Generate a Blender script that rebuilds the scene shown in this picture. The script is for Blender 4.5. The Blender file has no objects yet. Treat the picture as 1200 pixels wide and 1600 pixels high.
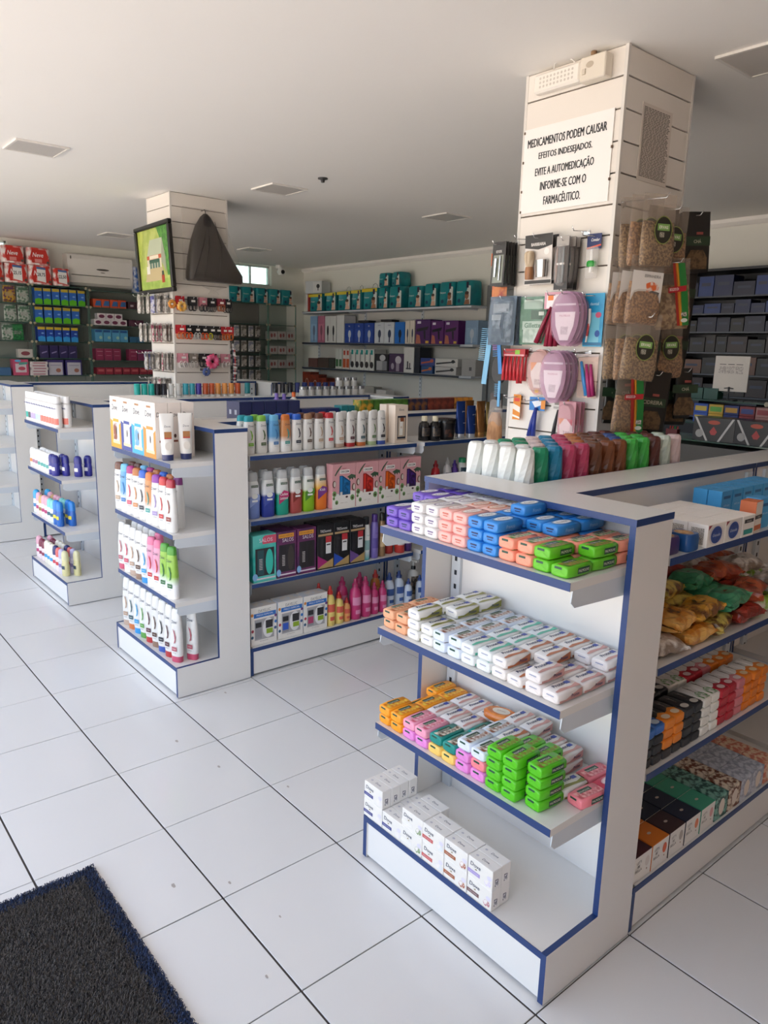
import bpy, math, random
from mathutils import Vector, Matrix
random.seed(7)
SC = bpy.context.scene
COL = SC.collection
R = math.radians

# ------------------------------------------------------------------ camera, world, sun, exposure
CAM_POS = Vector((0.9889, -0.9589, 1.7245))
YAW, PITCH, ROLL, FPX = R(139.91086), R(-12.23768), R(1.46562), 1162.58
def make_camera():
    cy, sy, cp, sp = math.cos(YAW), math.sin(YAW), math.cos(PITCH), math.sin(PITCH)
    f = Vector((cy * cp, sy * cp, sp)); r = Vector((sy, -cy, 0)); u = r.cross(f)
    c, s = math.cos(ROLL), math.sin(ROLL)
    r2, u2 = c * r + s * u, -s * r + c * u
    m = Matrix((r2, u2, -f)).transposed().to_4x4(); m.translation = CAM_POS
    cd = bpy.data.cameras.new('camera'); cd.sensor_fit = 'AUTO'; cd.sensor_width = 36.0
    cd.lens = FPX / 1600 * 36.0; cd.clip_start = 0.02; cd.clip_end = 200
    o = bpy.data.objects.new('camera', cd); o.matrix_world = m; COL.objects.link(o); SC.camera = o
make_camera()
w = bpy.data.worlds.new('world'); SC.world = w; w.use_nodes = True
nt = w.node_tree; bg = nt.nodes['Background']
sky = nt.nodes.new('ShaderNodeTexSky'); sky.sky_type = 'NISHITA'; sky.sun_disc = False
sky.sun_elevation = R(52); sky.sun_rotation = R(0); sky.air_density = 1.0; sky.dust_density = 3.0; sky.ozone_density = 1.0
hs = nt.nodes.new('ShaderNodeHueSaturation'); hs.inputs['Saturation'].default_value = 0.6     # hazy bright sky
nt.links.new(sky.outputs[0], hs.inputs['Color']); nt.links.new(hs.outputs[0], bg.inputs[0]); bg.inputs[1].default_value = 0.25
sd = bpy.data.lights.new('sun', 'SUN'); sd.energy = 7.0; sd.angle = R(0.6); sd.color = (1.0, 0.955, 0.89)
so = bpy.data.objects.new('sun', sd); COL.objects.link(so)
so.rotation_euler = (R(-24), R(10), 0)      # from behind the shop, so that it lights the street and not the room
pd = bpy.data.lights.new('shopfront_portal', 'AREA'); pd.shape = 'RECTANGLE'; pd.size = 8.4; pd.size_y = 2.75
pd.cycles.is_portal = True
po = bpy.data.objects.new('shopfront_portal', pd); COL.objects.link(po)
po.location = (-3.2, -1.52, 1.4); po.rotation_euler = (R(90), 0, 0)
vs = SC.view_settings; vs.view_transform = 'Standard'; vs.look = 'None'; vs.gamma = 1.0; vs.use_curve_mapping = False
vs.exposure = 1.80
cyc = SC.cycles; cyc.max_bounces = 10; cyc.diffuse_bounces = 6; cyc.glossy_bounces = 3; cyc.transmission_bounces = 4
cyc.transparent_max_bounces = 12; cyc.caustics_reflective = False; cyc.caustics_refractive = False
cyc.use_denoising = True; cyc.sample_clamp_indirect = 6.0

# ------------------------------------------------------------------ materials
def lin(h):
    h = h.lstrip('#'); out = []
    for i in (0, 2, 4):
        c = int(h[i:i + 2], 16) / 255
        out.append(c / 12.92 if c <= 0.04045 else ((c + 0.055) / 1.055) ** 2.4)
    return (*out, 1.0)
MATS = {}
def mat(h, rough=0.45, metal=0.0, var=0.06, scale=18.0, bump=0.0, bscale=60.0, coat=0.0, spec=0.5, name=None, h2=None, detail=3.0, stretch=None, emit=0.0):
    """procedural principled material: base colour h, mottled by a noise towards a darker tone (or towards h2)"""
    key = (h, rough, metal, var, scale, bump, bscale, coat, spec, h2, stretch, emit)
    if key in MATS: return MATS[key]
    m = bpy.data.materials.new(name or 'surface_' + h.strip('#')); m.use_nodes = True
    n = m.node_tree.nodes; l = m.node_tree.links; b = n['Principled BSDF']
    b.inputs['Roughness'].default_value = rough; b.inputs['Metallic'].default_value = metal
    b.inputs['Coat Weight'].default_value = coat; b.inputs['Coat Roughness'].default_value = 0.1
    b.inputs['Specular IOR Level'].default_value = spec
    c = lin(h)
    if var > 0 or h2:
        tc = n.new('ShaderNodeTexCoord'); no = n.new('ShaderNodeTexNoise'); mx = n.new('ShaderNodeMix'); mx.data_type = 'RGBA'
        no.inputs['Scale'].default_value = scale; no.inputs['Detail'].default_value = detail
        src = tc.outputs['Object']
        if stretch:
            mp = n.new('ShaderNodeMapping'); mp.inputs['Scale'].default_value = stretch; l.new(src, mp.inputs[0]); src = mp.outputs[0]
        l.new(src, no.inputs['Vector'])
        d = lin(h2) if h2 else tuple(x * (1 - var) for x in c[:3]) + (1,)
        mx.inputs[6].default_value = c; mx.inputs[7].default_value = d
        if h2:
            rp = n.new('ShaderNodeValToRGB'); rp.color_ramp.elements[0].position = 0.42; rp.color_ramp.elements[1].position = 0.58
            l.new(no.outputs['Fac'], rp.inputs[0]); l.new(rp.outputs[0], mx.inputs[0])
        else: l.new(no.outputs['Fac'], mx.inputs[0])
        l.new(mx.outputs[2], b.inputs['Base Color'])
    else: b.inputs['Base Color'].default_value = c
    if bump > 0:
        tc = n.new('ShaderNodeTexCoord'); no = n.new('ShaderNodeTexNoise'); bp = n.new('ShaderNodeBump')
        no.inputs['Scale'].default_value = bscale; no.inputs['Detail'].default_value = 2
        bp.inputs['Strength'].default_value = bump; bp.inputs['Distance'].default_value = 0.004
        l.new(tc.outputs['Object'], no.inputs['Vector']); l.new(no.outputs['Fac'], bp.inputs['Height']); l.new(bp.outputs[0], b.inputs['Normal'])
    MATS[key] = m
    return m
def film(h='#e8e4de', opac=0.3, rough=0.12, name='clear_film', bump=0.3):
    """thin clear plastic: mostly transparent, glossy"""
    key = ('film', h, opac, rough, bump)
    if key in MATS: return MATS[key]
    m = bpy.data.materials.new(name); m.use_nodes = True
    n = m.node_tree.nodes; l = m.node_tree.links; b = n['Principled BSDF']; out = n['Material Output']
    b.inputs['Base Color'].default_value = lin(h); b.inputs['Roughness'].default_value = rough
    tr = n.new('ShaderNodeBsdfTransparent'); ms = n.new('ShaderNodeMixShader'); ms.inputs[0].default_value = opac
    no = n.new('ShaderNodeTexNoise'); bp = n.new('ShaderNodeBump'); tc = n.new('ShaderNodeTexCoord')
    no.inputs['Scale'].default_value = 35; bp.inputs['Strength'].default_value = bump; bp.inputs['Distance'].default_value = 0.01
    l.new(tc.outputs['Object'], no.inputs['Vector']); l.new(no.outputs['Fac'], bp.inputs['Height']); l.new(bp.outputs[0], b.inputs['Normal'])
    l.new(tr.outputs[0], ms.inputs[1]); l.new(b.outputs[0], ms.inputs[2]); l.new(ms.outputs[0], out.inputs[0])
    MATS[key] = m
    return m
def glass_mat():
    if 'glass' in MATS: return MATS['glass']
    m = bpy.data.materials.new('shelf_glass'); m.use_nodes = True
    n = m.node_tree.nodes; l = m.node_tree.links; b = n['Principled BSDF']; out = n['Material Output']
    b.inputs['Base Color'].default_value = lin('#b9d6cc'); b.inputs['Roughness'].default_value = 0.03
    tr = n.new('ShaderNodeBsdfTransparent'); tr.inputs[0].default_value = lin('#dfeee8'); ms = n.new('ShaderNodeMixShader')
    fr = n.new('ShaderNodeFresnel'); fr.inputs[0].default_value = 1.45
    l.new(fr.outputs[0], ms.inputs[0]); l.new(tr.outputs[0], ms.inputs[1]); l.new(b.outputs[0], ms.inputs[2]); l.new(ms.outputs[0], out.inputs[0])
    MATS['glass'] = m
    return m
WHITE = mat('#e2e0dd', 0.32, var=0.03, scale=3, name='white_laminate')
BLUE = mat('#1d3a70', 0.4, var=0.05, name='blue_edge_band')
STEEL = mat('#cfd6dd', 0.4, metal=0.0, var=0.04, name='grey_painted_steel')
SLOT = mat('#1c222c', 0.6, var=0, name='slot_shadow')
CHROME = mat('#d8d8d8', 0.18, metal=1.0, var=0.02, name='chrome_wire')
PAPER = mat('#e5e2dc', 0.6, var=0.02, name='white_card')
INK = mat('#24262b', 0.55, var=0, name='black_ink')
def C(h, r=0.4, **k): return mat(h, r, **k)

# ------------------------------------------------------------------ mesh builder
TXT = {}
def text_mesh(s, bold=0.0):
    k = (s, bold)
    if k not in TXT:
        cu = bpy.data.curves.new('t', 'FONT'); cu.body = s; cu.size = 1; cu.offset = bold; cu.resolution_u = 2; cu.fill_mode = 'FRONT'
        o = bpy.data.objects.new('t', cu); COL.objects.link(o)
        dg = bpy.context.evaluated_depsgraph_get(); me = bpy.data.meshes.new_from_object(o.evaluated_get(dg))
        v = [tuple(p.co) for p in me.vertices]; f = [tuple(p.vertices) for p in me.polygons]
        bpy.data.objects.remove(o); bpy.data.meshes.remove(me); bpy.data.curves.remove(cu)
        xs = [p[0] for p in v] or [0, 1]; ys = [p[1] for p in v] or [0, 1]
        TXT[k] = (v, f, min(xs), max(xs), min(ys), max(ys))
    return TXT[k]
class MB:
    def __init__(s): s.v = []; s.f = []; s.m = []; s.sm = []; s.mats = []
    def mi(s, m):
        if m not in s.mats: s.mats.append(m)
        return s.mats.index(m)
    def face(s, idx, m, smooth=False): s.f.append(tuple(idx)); s.m.append(s.mi(m)); s.sm.append(smooth)
    def poly(s, pts, m):
        b = len(s.v); s.v += [tuple(p) for p in pts]; s.face(range(b, b + len(pts)), m); return s
    def box(s, x0, x1, y0, y1, z0, z1, m, ch=0.0, **fm):
        """box; fm maps a side (xn xp yn yp zn zp) to another material; ch cuts the edges"""
        if x0 > x1: x0, x1 = x1, x0
        if y0 > y1: y0, y1 = y1, y0
        if z0 > z1: z0, z1 = z1, z0
        if ch <= 0:
            b = len(s.v)
            s.v += [(x, y, z) for z in (z0, z1) for y in (y0, y1) for x in (x0, x1)]
            for k, q in (('zn', (0, 2, 3, 1)), ('zp', (4, 5, 7, 6)), ('yn', (0, 1, 5, 4)), ('yp', (2, 6, 7, 3)), ('xn', (0, 4, 6, 2)), ('xp', (1, 3, 7, 5))):
                s.face([b + i for i in q], fm.get(k, m))
            return s
        b = len(s.v); X = (x0, x1); Y = (y0, y1); Z = (z0, z1); ix = {}
        for i in (0, 1):
            for j in (0, 1):
                for k in (0, 1):
                    sx, sy, sz = (1 - 2 * i) * ch, (1 - 2 * j) * ch, (1 - 2 * k) * ch
                    ix[i, j, k, 0] = len(s.v); s.v.append((X[i], Y[j] + sy, Z[k] + sz))
                    ix[i, j, k, 1] = len(s.v); s.v.append((X[i] + sx, Y[j], Z[k] + sz))
                    ix[i, j, k, 2] = len(s.v); s.v.append((X[i] + sx, Y[j] + sy, Z[k]))
        def q(l, mm): s.face(l, mm)
        q([ix[0, 0, 0, 0], ix[0, 0, 1, 0], ix[0, 1, 1, 0], ix[0, 1, 0, 0]], fm.get('xn', m))
        q([ix[1, 0, 0, 0], ix[1, 1, 0, 0], ix[1, 1, 1, 0], ix[1, 0, 1, 0]], fm.get('xp', m))
        q([ix[0, 0, 0, 1], ix[1, 0, 0, 1], ix[1, 0, 1, 1], ix[0, 0, 1, 1]], fm.get('yn', m))
        q([ix[0, 1, 0, 1], ix[0, 1, 1, 1], ix[1, 1, 1, 1], ix[1, 1, 0, 1]], fm.get('yp', m))
        q([ix[0, 0, 0, 2], ix[0, 1, 0, 2], ix[1, 1, 0, 2], ix[1, 0, 0, 2]], fm.get('zn', m))
        q([ix[0, 0, 1, 2], ix[1, 0, 1, 2], ix[1, 1, 1, 2], ix[0, 1, 1, 2]], fm.get('zp', m))
        for a in (0, 1):
            for c in (0, 1):
                e = lambda l, flip: q(l if not flip else l[::-1], m)
                e([ix[0, a, c, 1], ix[0, a, c, 2], ix[1, a, c, 2], ix[1, a, c, 1]], (a == 0) == (c == 0))
                e([ix[a, 0, c, 0], ix[a, 0, c, 2], ix[a, 1, c, 2], ix[a, 1, c, 0]], (a == 0) != (c == 0))
                e([ix[a, c, 0, 0], ix[a, c, 0, 1], ix[a, c, 1, 1], ix[a, c, 1, 0]], (a == 0) == (c == 0))
        for i in (0, 1):
            for j in (0, 1):
                for k in (0, 1):
                    t = [ix[i, j, k, 0], ix[i, j, k, 1], ix[i, j, k, 2]]
                    q(t if (i + j + k) % 2 else t[::-1], m)
        return s
    def loft(s, rings, m, n=16, axis='z', smooth=True, caps=(True, True), phase=0.0):
        """rings of (along, c1, c2, r1, r2, exponent[, material of the band that starts here[, twist]])"""
        def pt(rg, k):
            a = 2 * math.pi * (k + phase) / n; ca, sa = math.cos(a), math.sin(a); e = 2.0 / rg[5]
            u = rg[3] * math.copysign(abs(ca) ** e, ca); w_ = rg[4] * math.copysign(abs(sa) ** e, sa)
            if len(rg) > 7 and rg[7]:
                t = rg[7]; u, w_ = u * math.cos(t) - w_ * math.sin(t), u * math.sin(t) + w_ * math.cos(t)
            u += rg[1]; w_ += rg[2]
            return {'z': (u, w_, rg[0]), 'y': (u, rg[0], w_), 'x': (rg[0], u, w_)}[axis]
        flip = axis == 'y'
        rows = []
        prev = None
        for i, rg in enumerate(rings):
            rows.append(list(range(len(s.v), len(s.v) + n))); s.v += [pt(rg, k) for k in range(n)]
        cur = m
        for i in range(len(rings) - 1):
            if len(rings[i]) > 6 and rings[i][6] is not None: cur = rings[i][6]
            for k in range(n):
                q = [rows[i][k], rows[i][(k + 1) % n], rows[i + 1][(k + 1) % n], rows[i + 1][k]]
                s.face(q[::-1] if flip else q, cur, smooth)
        first = rings[0][6] if len(rings[0]) > 6 and rings[0][6] is not None else m
        for end, mm in ((0, first), (-1, cur)):
            if caps[0 if end == 0 else 1]:
                b = len(s.v); s.v += [s.v[i] for i in rows[end]]; q = list(range(b, b + n))
                s.face(q[::-1] if (end == 0) != flip else q, mm)
        return s
    def tube(s, pts, r, m, n=8):
        P = [Vector(p) for p in pts]; rows = []
        for i, p in enumerate(P):
            t = (P[min(i + 1, len(P) - 1)] - P[max(i - 1, 0)]).normalized()
            a = Vector((0, 0, 1)) if abs(t.z) < 0.9 else Vector((1, 0, 0))
            x = t.cross(a).normalized(); y = t.cross(x)
            rr = r[i] if isinstance(r, (list, tuple)) else r
            rows.append(list(range(len(s.v), len(s.v) + n)))
            s.v += [tuple(p + x * rr * math.cos(2 * math.pi * k / n) + y * rr * math.sin(2 * math.pi * k / n)) for k in range(n)]
        for i in range(len(P) - 1):
            for k in range(n): s.face([rows[i][k], rows[i + 1][k], rows[i + 1][(k + 1) % n], rows[i][(k + 1) % n]], m, True)
        s.face(rows[0], m); s.face(rows[-1][::-1], m)
        return s
    def prism(s, pts, axis, a, b, mc, ms=None):
        """outline pts extruded along axis from a to b; mc: the two ends, ms: the rim"""
        ms = ms or mc; n = len(pts)
        f = {'x': lambda p, t: (t, p[0], p[1]), 'y': lambda p, t: (p[0], t, p[1]), 'z': lambda p, t: (p[0], p[1], t)}[axis]
        base = len(s.v); s.v += [f(p, a) for p in pts] + [f(p, b) for p in pts]
        fl = axis == 'y'
        c0 = list(range(base, base + n)); c1 = list(range(base + n, base + 2 * n))
        s.face(c0 if fl else c0[::-1], mc); s.face(c1[::-1] if fl else c1, mc)
        for i in range(n):
            j = (i + 1) % n; q = [c0[i], c0[j], c1[j], c1[i]]
            s.face(q[::-1] if fl else q, ms)
        return s
    def disc(s, c, ux, uy, m, n=20):
        c, ux, uy = Vector(c), Vector(ux), Vector(uy)
        return s.poly([c + ux * math.cos(2 * math.pi * k / n) + uy * math.sin(2 * math.pi * k / n) for k in range(n)], m)
    def text(s, t, c, wd, ht, m, ux=(1, 0, 0), uy=(0, 0, 1), bold=0.0, slant=0.0, keep=True):
        """lettering centred on c, at most wd wide and ht high, in the plane of ux, uy"""
        v, f, x0, x1, y0, y1 = text_mesh(t, bold)
        sy = ht / max(y1 - y0, 1e-6); sx = wd / max(x1 - x0, 1e-6)
        if keep: sx = min(sx, sy)
        c, ux, uy = Vector(c), Vector(ux), Vector(uy); b = len(s.v); cx, cyy = (x0 + x1) / 2, (y0 + y1) / 2
        s.v += [tuple(c + ux * ((p[0] - cx) * sx + slant * (p[1] - cyy) * sy) + uy * ((p[1] - cyy) * sy)) for p in v]
        k = s.mi(m)
        for q in f: s.f.append(tuple(b + i for i in q)); s.m.append(k); s.sm.append(False)
        return s
    def patch(s, pts, c, ux, uy, m):
        """flat print: 2-D outline pts in the plane of ux, uy at c"""
        c, ux, uy = Vector(c), Vector(ux), Vector(uy)
        return s.poly([c + ux * p[0] + uy * p[1] for p in pts], m)
    def mesh(s, name):
        me = bpy.data.meshes.new(name); me.from_pydata(s.v, [], s.f)
        for m in s.mats: me.materials.append(m)
        me.polygons.foreach_set('material_index', s.m); me.polygons.foreach_set('use_smooth', s.sm); me.update()
        return me
def ob(name, data, parent=None, loc=None, rz=0.0, kind=None, label=None, cat=None, group=None):
    if isinstance(data, MB): data = data.mesh(name)
    o = bpy.data.objects.new(name, data); COL.objects.link(o)
    if parent is not None: o.parent = parent
    if loc is not None: o.location = loc
    if rz: o.rotation_euler = (0, 0, rz)
    if kind: o['kind'] = kind
    if label: o['label'] = label
    if cat: o['category'] = cat
    if group: o['group'] = group
    return o
class Proto:
    """a thing built once: parts are (name, mesh, index of the part it hangs under or None for the root)"""
    def __init__(s, name, root): s.name = name; s.root = root.mesh(name) if isinstance(root, MB) else root; s.parts = []
    def add(s, name, mb, under=None, label=None):
        s.parts.append((name, mb.mesh(name) if isinstance(mb, MB) else mb, under, label)); return len(s.parts) - 1
    def put(s, loc, rz=0.0, label=None, cat=None, group=None, sc=None, rx=0.0, ry=0.0):
        r = ob(s.name, s.root, None, loc, 0, None, label, cat, group); r.rotation_euler = (rx, ry, rz)
        if sc: r.scale = sc if isinstance(sc, (tuple, list)) else (sc, sc, sc)
        made = []
        for nm, me, un, lb in s.parts: made.append(ob(nm, me, r if un is None else made[un], label=lb))
        return r
ORD = 'zeroth first second third fourth fifth sixth seventh eighth ninth tenth eleventh twelfth thirteenth fourteenth fifteenth sixteenth seventeenth eighteenth nineteenth twentieth'.split()
ROW = ['front', 'middle', 'back', 'rearmost']
LAY = ['bottom', 'second', 'third', 'fourth', 'top']
FX = R(90)      # faces the +x aisle instead of the shop front

# ------------------------------------------------------------------ room
T, TV, H = 0.45, 0.44857, 2.9
XL, XR, YB, YF = -8.9, 2.3, 5.65, -1.5
TILE = mat('#e3e3e3', 0.16, var=0.035, scale=2.2, bump=0.05, bscale=2.5, name='glazed_tile')
PAINT = mat('#f6f3ee', 0.8, var=0.03, scale=1.5, bump=0.08, bscale=30, name='ceiling_paint')
WALLP = mat('#e9e9e1', 0.75, var=0.04, scale=2, bump=0.06, bscale=40, name='wall_paint')
GROUT = mat('#4a4440', 0.9, var=0.15, scale=30, name='grout')
fl = ob('floor', MB().box(XL - .1, XR + .1, YF - .1, YB + .1, -0.12, -0.004, GROUT), kind='structure')
tm = MB().box(0.002, T - 0.002, 0.0035, TV - 0.0035, -0.004, 0.0, TILE, ch=0.0007).mesh('tile')
SUN0 = (0.6, 0.2)
cells = []
for i in range(math.floor(XL / T), math.ceil(XR / T)):
    for j in range(math.floor(YF / TV), math.ceil(YB / TV)):
        x, y = (i + .5) * T, (j + .5) * TV
        d = Vector((x, y, 0)) - CAM_POS
        fx = d.x * math.cos(YAW) + d.y * math.sin(YAW); sx = d.x * math.sin(YAW) - d.y * math.cos(YAW)
        inview = fx > 0.2 and abs(sx) < fx * 0.62 + 0.5
        hid = any(a < x - .2 and x + .2 < b and c < y - .2 and y + .2 < e for a, b, c, e in ((-.8, 0, .9, 3.3), (-3.1, -2.27, .9, 3.3), (-4.8, -3.97, .9, 3.3), (-6.8, -5.97, .9, 3.3)))
        cells.append(((0 if inview and not hid else 1), fx, i, j))
cells.sort()
rest = MB()
for n_, (v_, fx, i, j) in enumerate(cells):
    if n_ < 290 and v_ == 0:
        t = ob('tile', tm, fl, (i * T, j * TV, random.uniform(-.0005, 0)))
        t.rotation_euler = (random.uniform(-.0012, .0012), random.uniform(-.0012, .0012), 0)
    else: rest.box(i * T + .0015, (i + 1) * T - .0015, j * TV + .0025, (j + 1) * TV - .0025, -.004, -.0003, TILE)
ob('tile', rest, fl, kind='stuff')
ob('ceiling', MB().box(XL - .2, XR + .2, YF - .3, YB + .2, H, H + .12, PAINT), kind='structure')
ob('wall_back', MB().box(XL - .2, XR + .2, YB, YB + .15, -.1, H, WALLP), kind='structure')
ob('wall_right', MB().box(XR, XR + .15, YF - .2, YB, -.1, H, mat('#dcc4b2', .75, var=.05, scale=2)), kind='structure')
WY = ((.2, 1.5, 2.76, 2.87), (4.45, 5.08, 2.615, 2.89))
wl = MB()
wl.box(XL - .15, XL, YF - .2, YB, -.1, 2.615, WALLP)
ys = [YF - .2, .2, 1.5, 4.45, 5.08, YB]
wl.box(XL - .15, XL, ys[0], ys[1], 2.615, H, WALLP); wl.box(XL - .15, XL, ys[2], ys[3], 2.615, H, WALLP); wl.box(XL - .15, XL, ys[4], ys[5], 2.615, H, WALLP)
wl.box(XL - .15, XL, .2, 1.5, 2.615, 2.76, WALLP); wl.box(XL - .15, XL, .2, 1.5, 2.87, H, WALLP); wl.box(XL - .15, XL, 4.45, 5.08, 2.89, H, WALLP)
ob('wall_left', wl, kind='structure')
for n_, (a, b, c, e) in enumerate(WY):
    wn = ob('window_%d' % (n_ + 1), MB().box(XL - .09, XL - .083, a + .012, b - .012, c + .012, e - .012, glass_mat()), kind='structure')
    fm = MB(); al = mat('#d9dcd9', .35, var=.03)
    for q in ((a, b, c, c + .02), (a, b, e - .02, e), (a, a + .02, c, e), (b - .02, b, c, e), ((a + b) / 2 - .01, (a + b) / 2 + .01, c, e)):
        fm.box(XL - .105, XL - .065, q[0], q[1], q[2], q[3], al)
    ob('window_frame', fm, wn)
fw = MB()
fw.box(XL - .15, -7.4, YF - .15, YF, -.1, H, WALLP); fw.box(1.0, XR + .15, YF - .15, YF, -.1, H, WALLP); fw.box(-7.4, 1.0, YF - .15, YF, 2.75, H, WALLP)
ob('wall_front', fw, kind='structure')
ob('trim_1', MB().prism([(YB, 2.9), (YB - .045, 2.9), (YB - .04, 2.87), (YB - .012, 2.845), (YB, 2.84)], 'x', XL, XR, PAINT), kind='structure')
ob('ground', MB().box(-40, 30, -45, YF - .1, -.4, -.13, mat('#b6aca1', .9, var=.15, scale=.6)), kind='structure')
# grey door in the back wall
d = ob('door_1', MB().box(-5.0, -4.22, YB - .03, YB - .002, 0, 2.42, mat('#8d8f8e', .5, var=.05), ch=.004), kind='structure')
df = MB(); dm = mat('#77797a', .5, var=.05)
df.box(-5.06, -5.0, YB - .06, YB, 0, 2.48, dm); df.box(-4.22, -4.16, YB - .06, YB, 0, 2.48, dm); df.box(-5.0, -4.22, YB - .06, YB, 2.42, 2.48, dm)
ob('door_frame', df, d)
ob('door_handle', MB().tube([(-4.92, YB - .03, 1.02), (-4.92, YB - .08, 1.02), (-4.82, YB - .08, 1.02)], .009, CHROME), d)

# ------------------------------------------------------------------ ceiling fittings
def lamp(x, y, s, label):
    r = ob('ceiling_light', MB().box(-s / 2 + .012, s / 2 - .012, -s / 2 + .012, s / 2 - .012, -.006, .002, mat('#cfcac4', .35, var=.02, name='opal_diffuser')), None, (x, y, H - .002), label=label, cat='ceiling light', group='square light panels, switched off')
    f = MB(); fm = mat('#e6e2dc', .4, var=.02)
    for q in ((-s / 2, s / 2, -s / 2, -s / 2 + .014), (-s / 2, s / 2, s / 2 - .014, s / 2), (-s / 2, -s / 2 + .014, -s / 2 + .014, s / 2 - .014), (s / 2 - .014, s / 2, -s / 2 + .014, s / 2 - .014)):
        f.box(*q, -.009, .0015, fm)
    ob('frame', f, r)
lamp(-4.24, .55, .31, 'square ceiling light panel over the far end aisle, near the photo\'s upper corner')
lamp(-4.16, 2.26, .31, 'square ceiling light panel just behind the pillar with the hanging black bag')
lamp(-4.06, 3.93, .31, 'square ceiling light panel halfway to the diaper shelves')
lamp(-.55, 2.28, .31, 'square ceiling light panel beside the pillar with the printed notice')
lamp(-7.6, 2.3, .31, 'square ceiling light panel in front of the air conditioner')
lamp(-7.45, 3.95, .31, 'square ceiling light panel deep in the shop near the small window')
sp = MB().loft([(0, 0, 0, .035, .035, 2), (-.008, 0, 0, .035, .035, 2), (-.012, 0, 0, .016, .016, 2), (-.03, 0, 0, .012, .012, 2)], mat('#3a3a3a', .4), n=14)
ob('sprinkler', sp, None, (-3.62, 2.28, H), label='small dark sprinkler in the ceiling beside the middle light panel', cat='sprinkler')
ob('sprinkler', sp, None, (-3.86, 5.1, H), label='small dark sprinkler in the ceiling close to the back wall', cat='sprinkler')
cam_r = ob('security_camera', MB().loft([(0, 0, 0, .05, .05, 2), (-.03, 0, 0, .052, .052, 2), (-.05, 0, 0, .045, .045, 2)], mat('#e4e4e0', .4), n=18), None, (-8.72, 5.1, H), label='small white dome camera on the ceiling beside the window', cat='security camera')
ob('housing', MB().loft([(-.03, .04, 0, .03, .03, 2), (-.1, .05, 0, .055, .055, 2.4), (-.14, .06, 0, .04, .04, 2)], mat('#e4e4e0', .4), n=16), cam_r)
ob('lens', MB().loft([(.1, 0, -.1, .03, .03, 2), (.115, 0, -.1, .025, .025, 2)], mat('#101214', .2), n=14, axis='x'), cam_r)

# ------------------------------------------------------------------ shelving
def upright(z0, z1, mbx=None):
    """perforated steel strip seen from -y, slots every 5 cm"""
    m = mbx or MB(); m.box(-.02, .02, -.012, 0, z0, z1, STEEL)
    z = z0 + .06
    while z < z1 - .03:
        m.box(-.0055, .0055, -.0128, -.011, z, z + .017, SLOT); z += .05
    return m
def bracket(d, side):
    """steel shelf arm, runs back (+y) from the shelf front at y=0 to y=d"""
    return MB().prism([(0, 0), (-.004, -.03), (.012, -.046), (d, -.06), (d, 0)], 'x', -.0015, .0015, STEEL)
def shelf_board(x0, x1, d, name, parent, loc, ends=True):
    s = ob(name, MB().box(x0, x1, 0, d, -.022, 0, WHITE, yn=BLUE), parent, loc)
    ob('edge_band', MB().box(x0, x1, -.0015, 0, -.022, .0, BLUE), s)
    for x in (x0 + .002, x1 - .002):
        b = ob('bracket', bracket(d, 1), s, (x, .012, -.0222))
    return s
def endcap(xr, hh, wd, label, zs, rz=0, cy=.685, kick=True):
    """T-end of a gondola: two L-shaped side panels, back panel, plinth, three shelves"""
    h2 = wd / 2
    root = ob('gondola_endcap', None, None, (xr - h2, cy, 0), rz, label=label, cat='shop shelving', group='white gondola end units')
    L = [(-.205, .004), (.205, .004), (.205, hh - .018), (.027, hh - .018), (.027, .16), (-.205, .16)]
    for x in (-h2, h2 - .018): ob('side_panel', MB().prism(L, 'x', x, x + .018, WHITE, BLUE), root)
    ob('back_panel', MB().box(-h2 + .018, h2 - .018, .16, .178, .01, hh - .02, WHITE), root)
    tb = ob('top_board', MB().box(-h2, h2, .026, .207, hh - .018, hh, WHITE), root)
    e = MB(); e.box(-h2, h2, .0245, .026, hh - .018, hh + .0005, BLUE); e.box(h2, h2 + .0015, .0245, .207, hh - .018, hh + .0005, BLUE); e.box(-h2 - .0015, -h2, .0245, .207, hh - .018, hh + .0005, BLUE)
    ob('edge_band', e, tb)
    bs = ob('base_shelf', MB().box(-h2 + .018, h2 - .018, -.203, .16, .14, .16, WHITE), root)
    ob('edge_band', MB().box(-h2 + .018, h2 - .018, -.2055, -.203, .14, .1605, BLUE), bs)
    ob('kick_panel', MB().box(-h2 + .018, h2 - .018, -.2, -.185, .012, .14, WHITE), root)
    for x in (-h2 + .042, h2 - .042): ob('upright', upright(.16, hh - .03), root, (x, .16, 0))
    for z in zs: shelf_board(-h2 + .035, h2 - .03, .345, 'shelf', root, (0, -.19, z))
    return root
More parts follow.
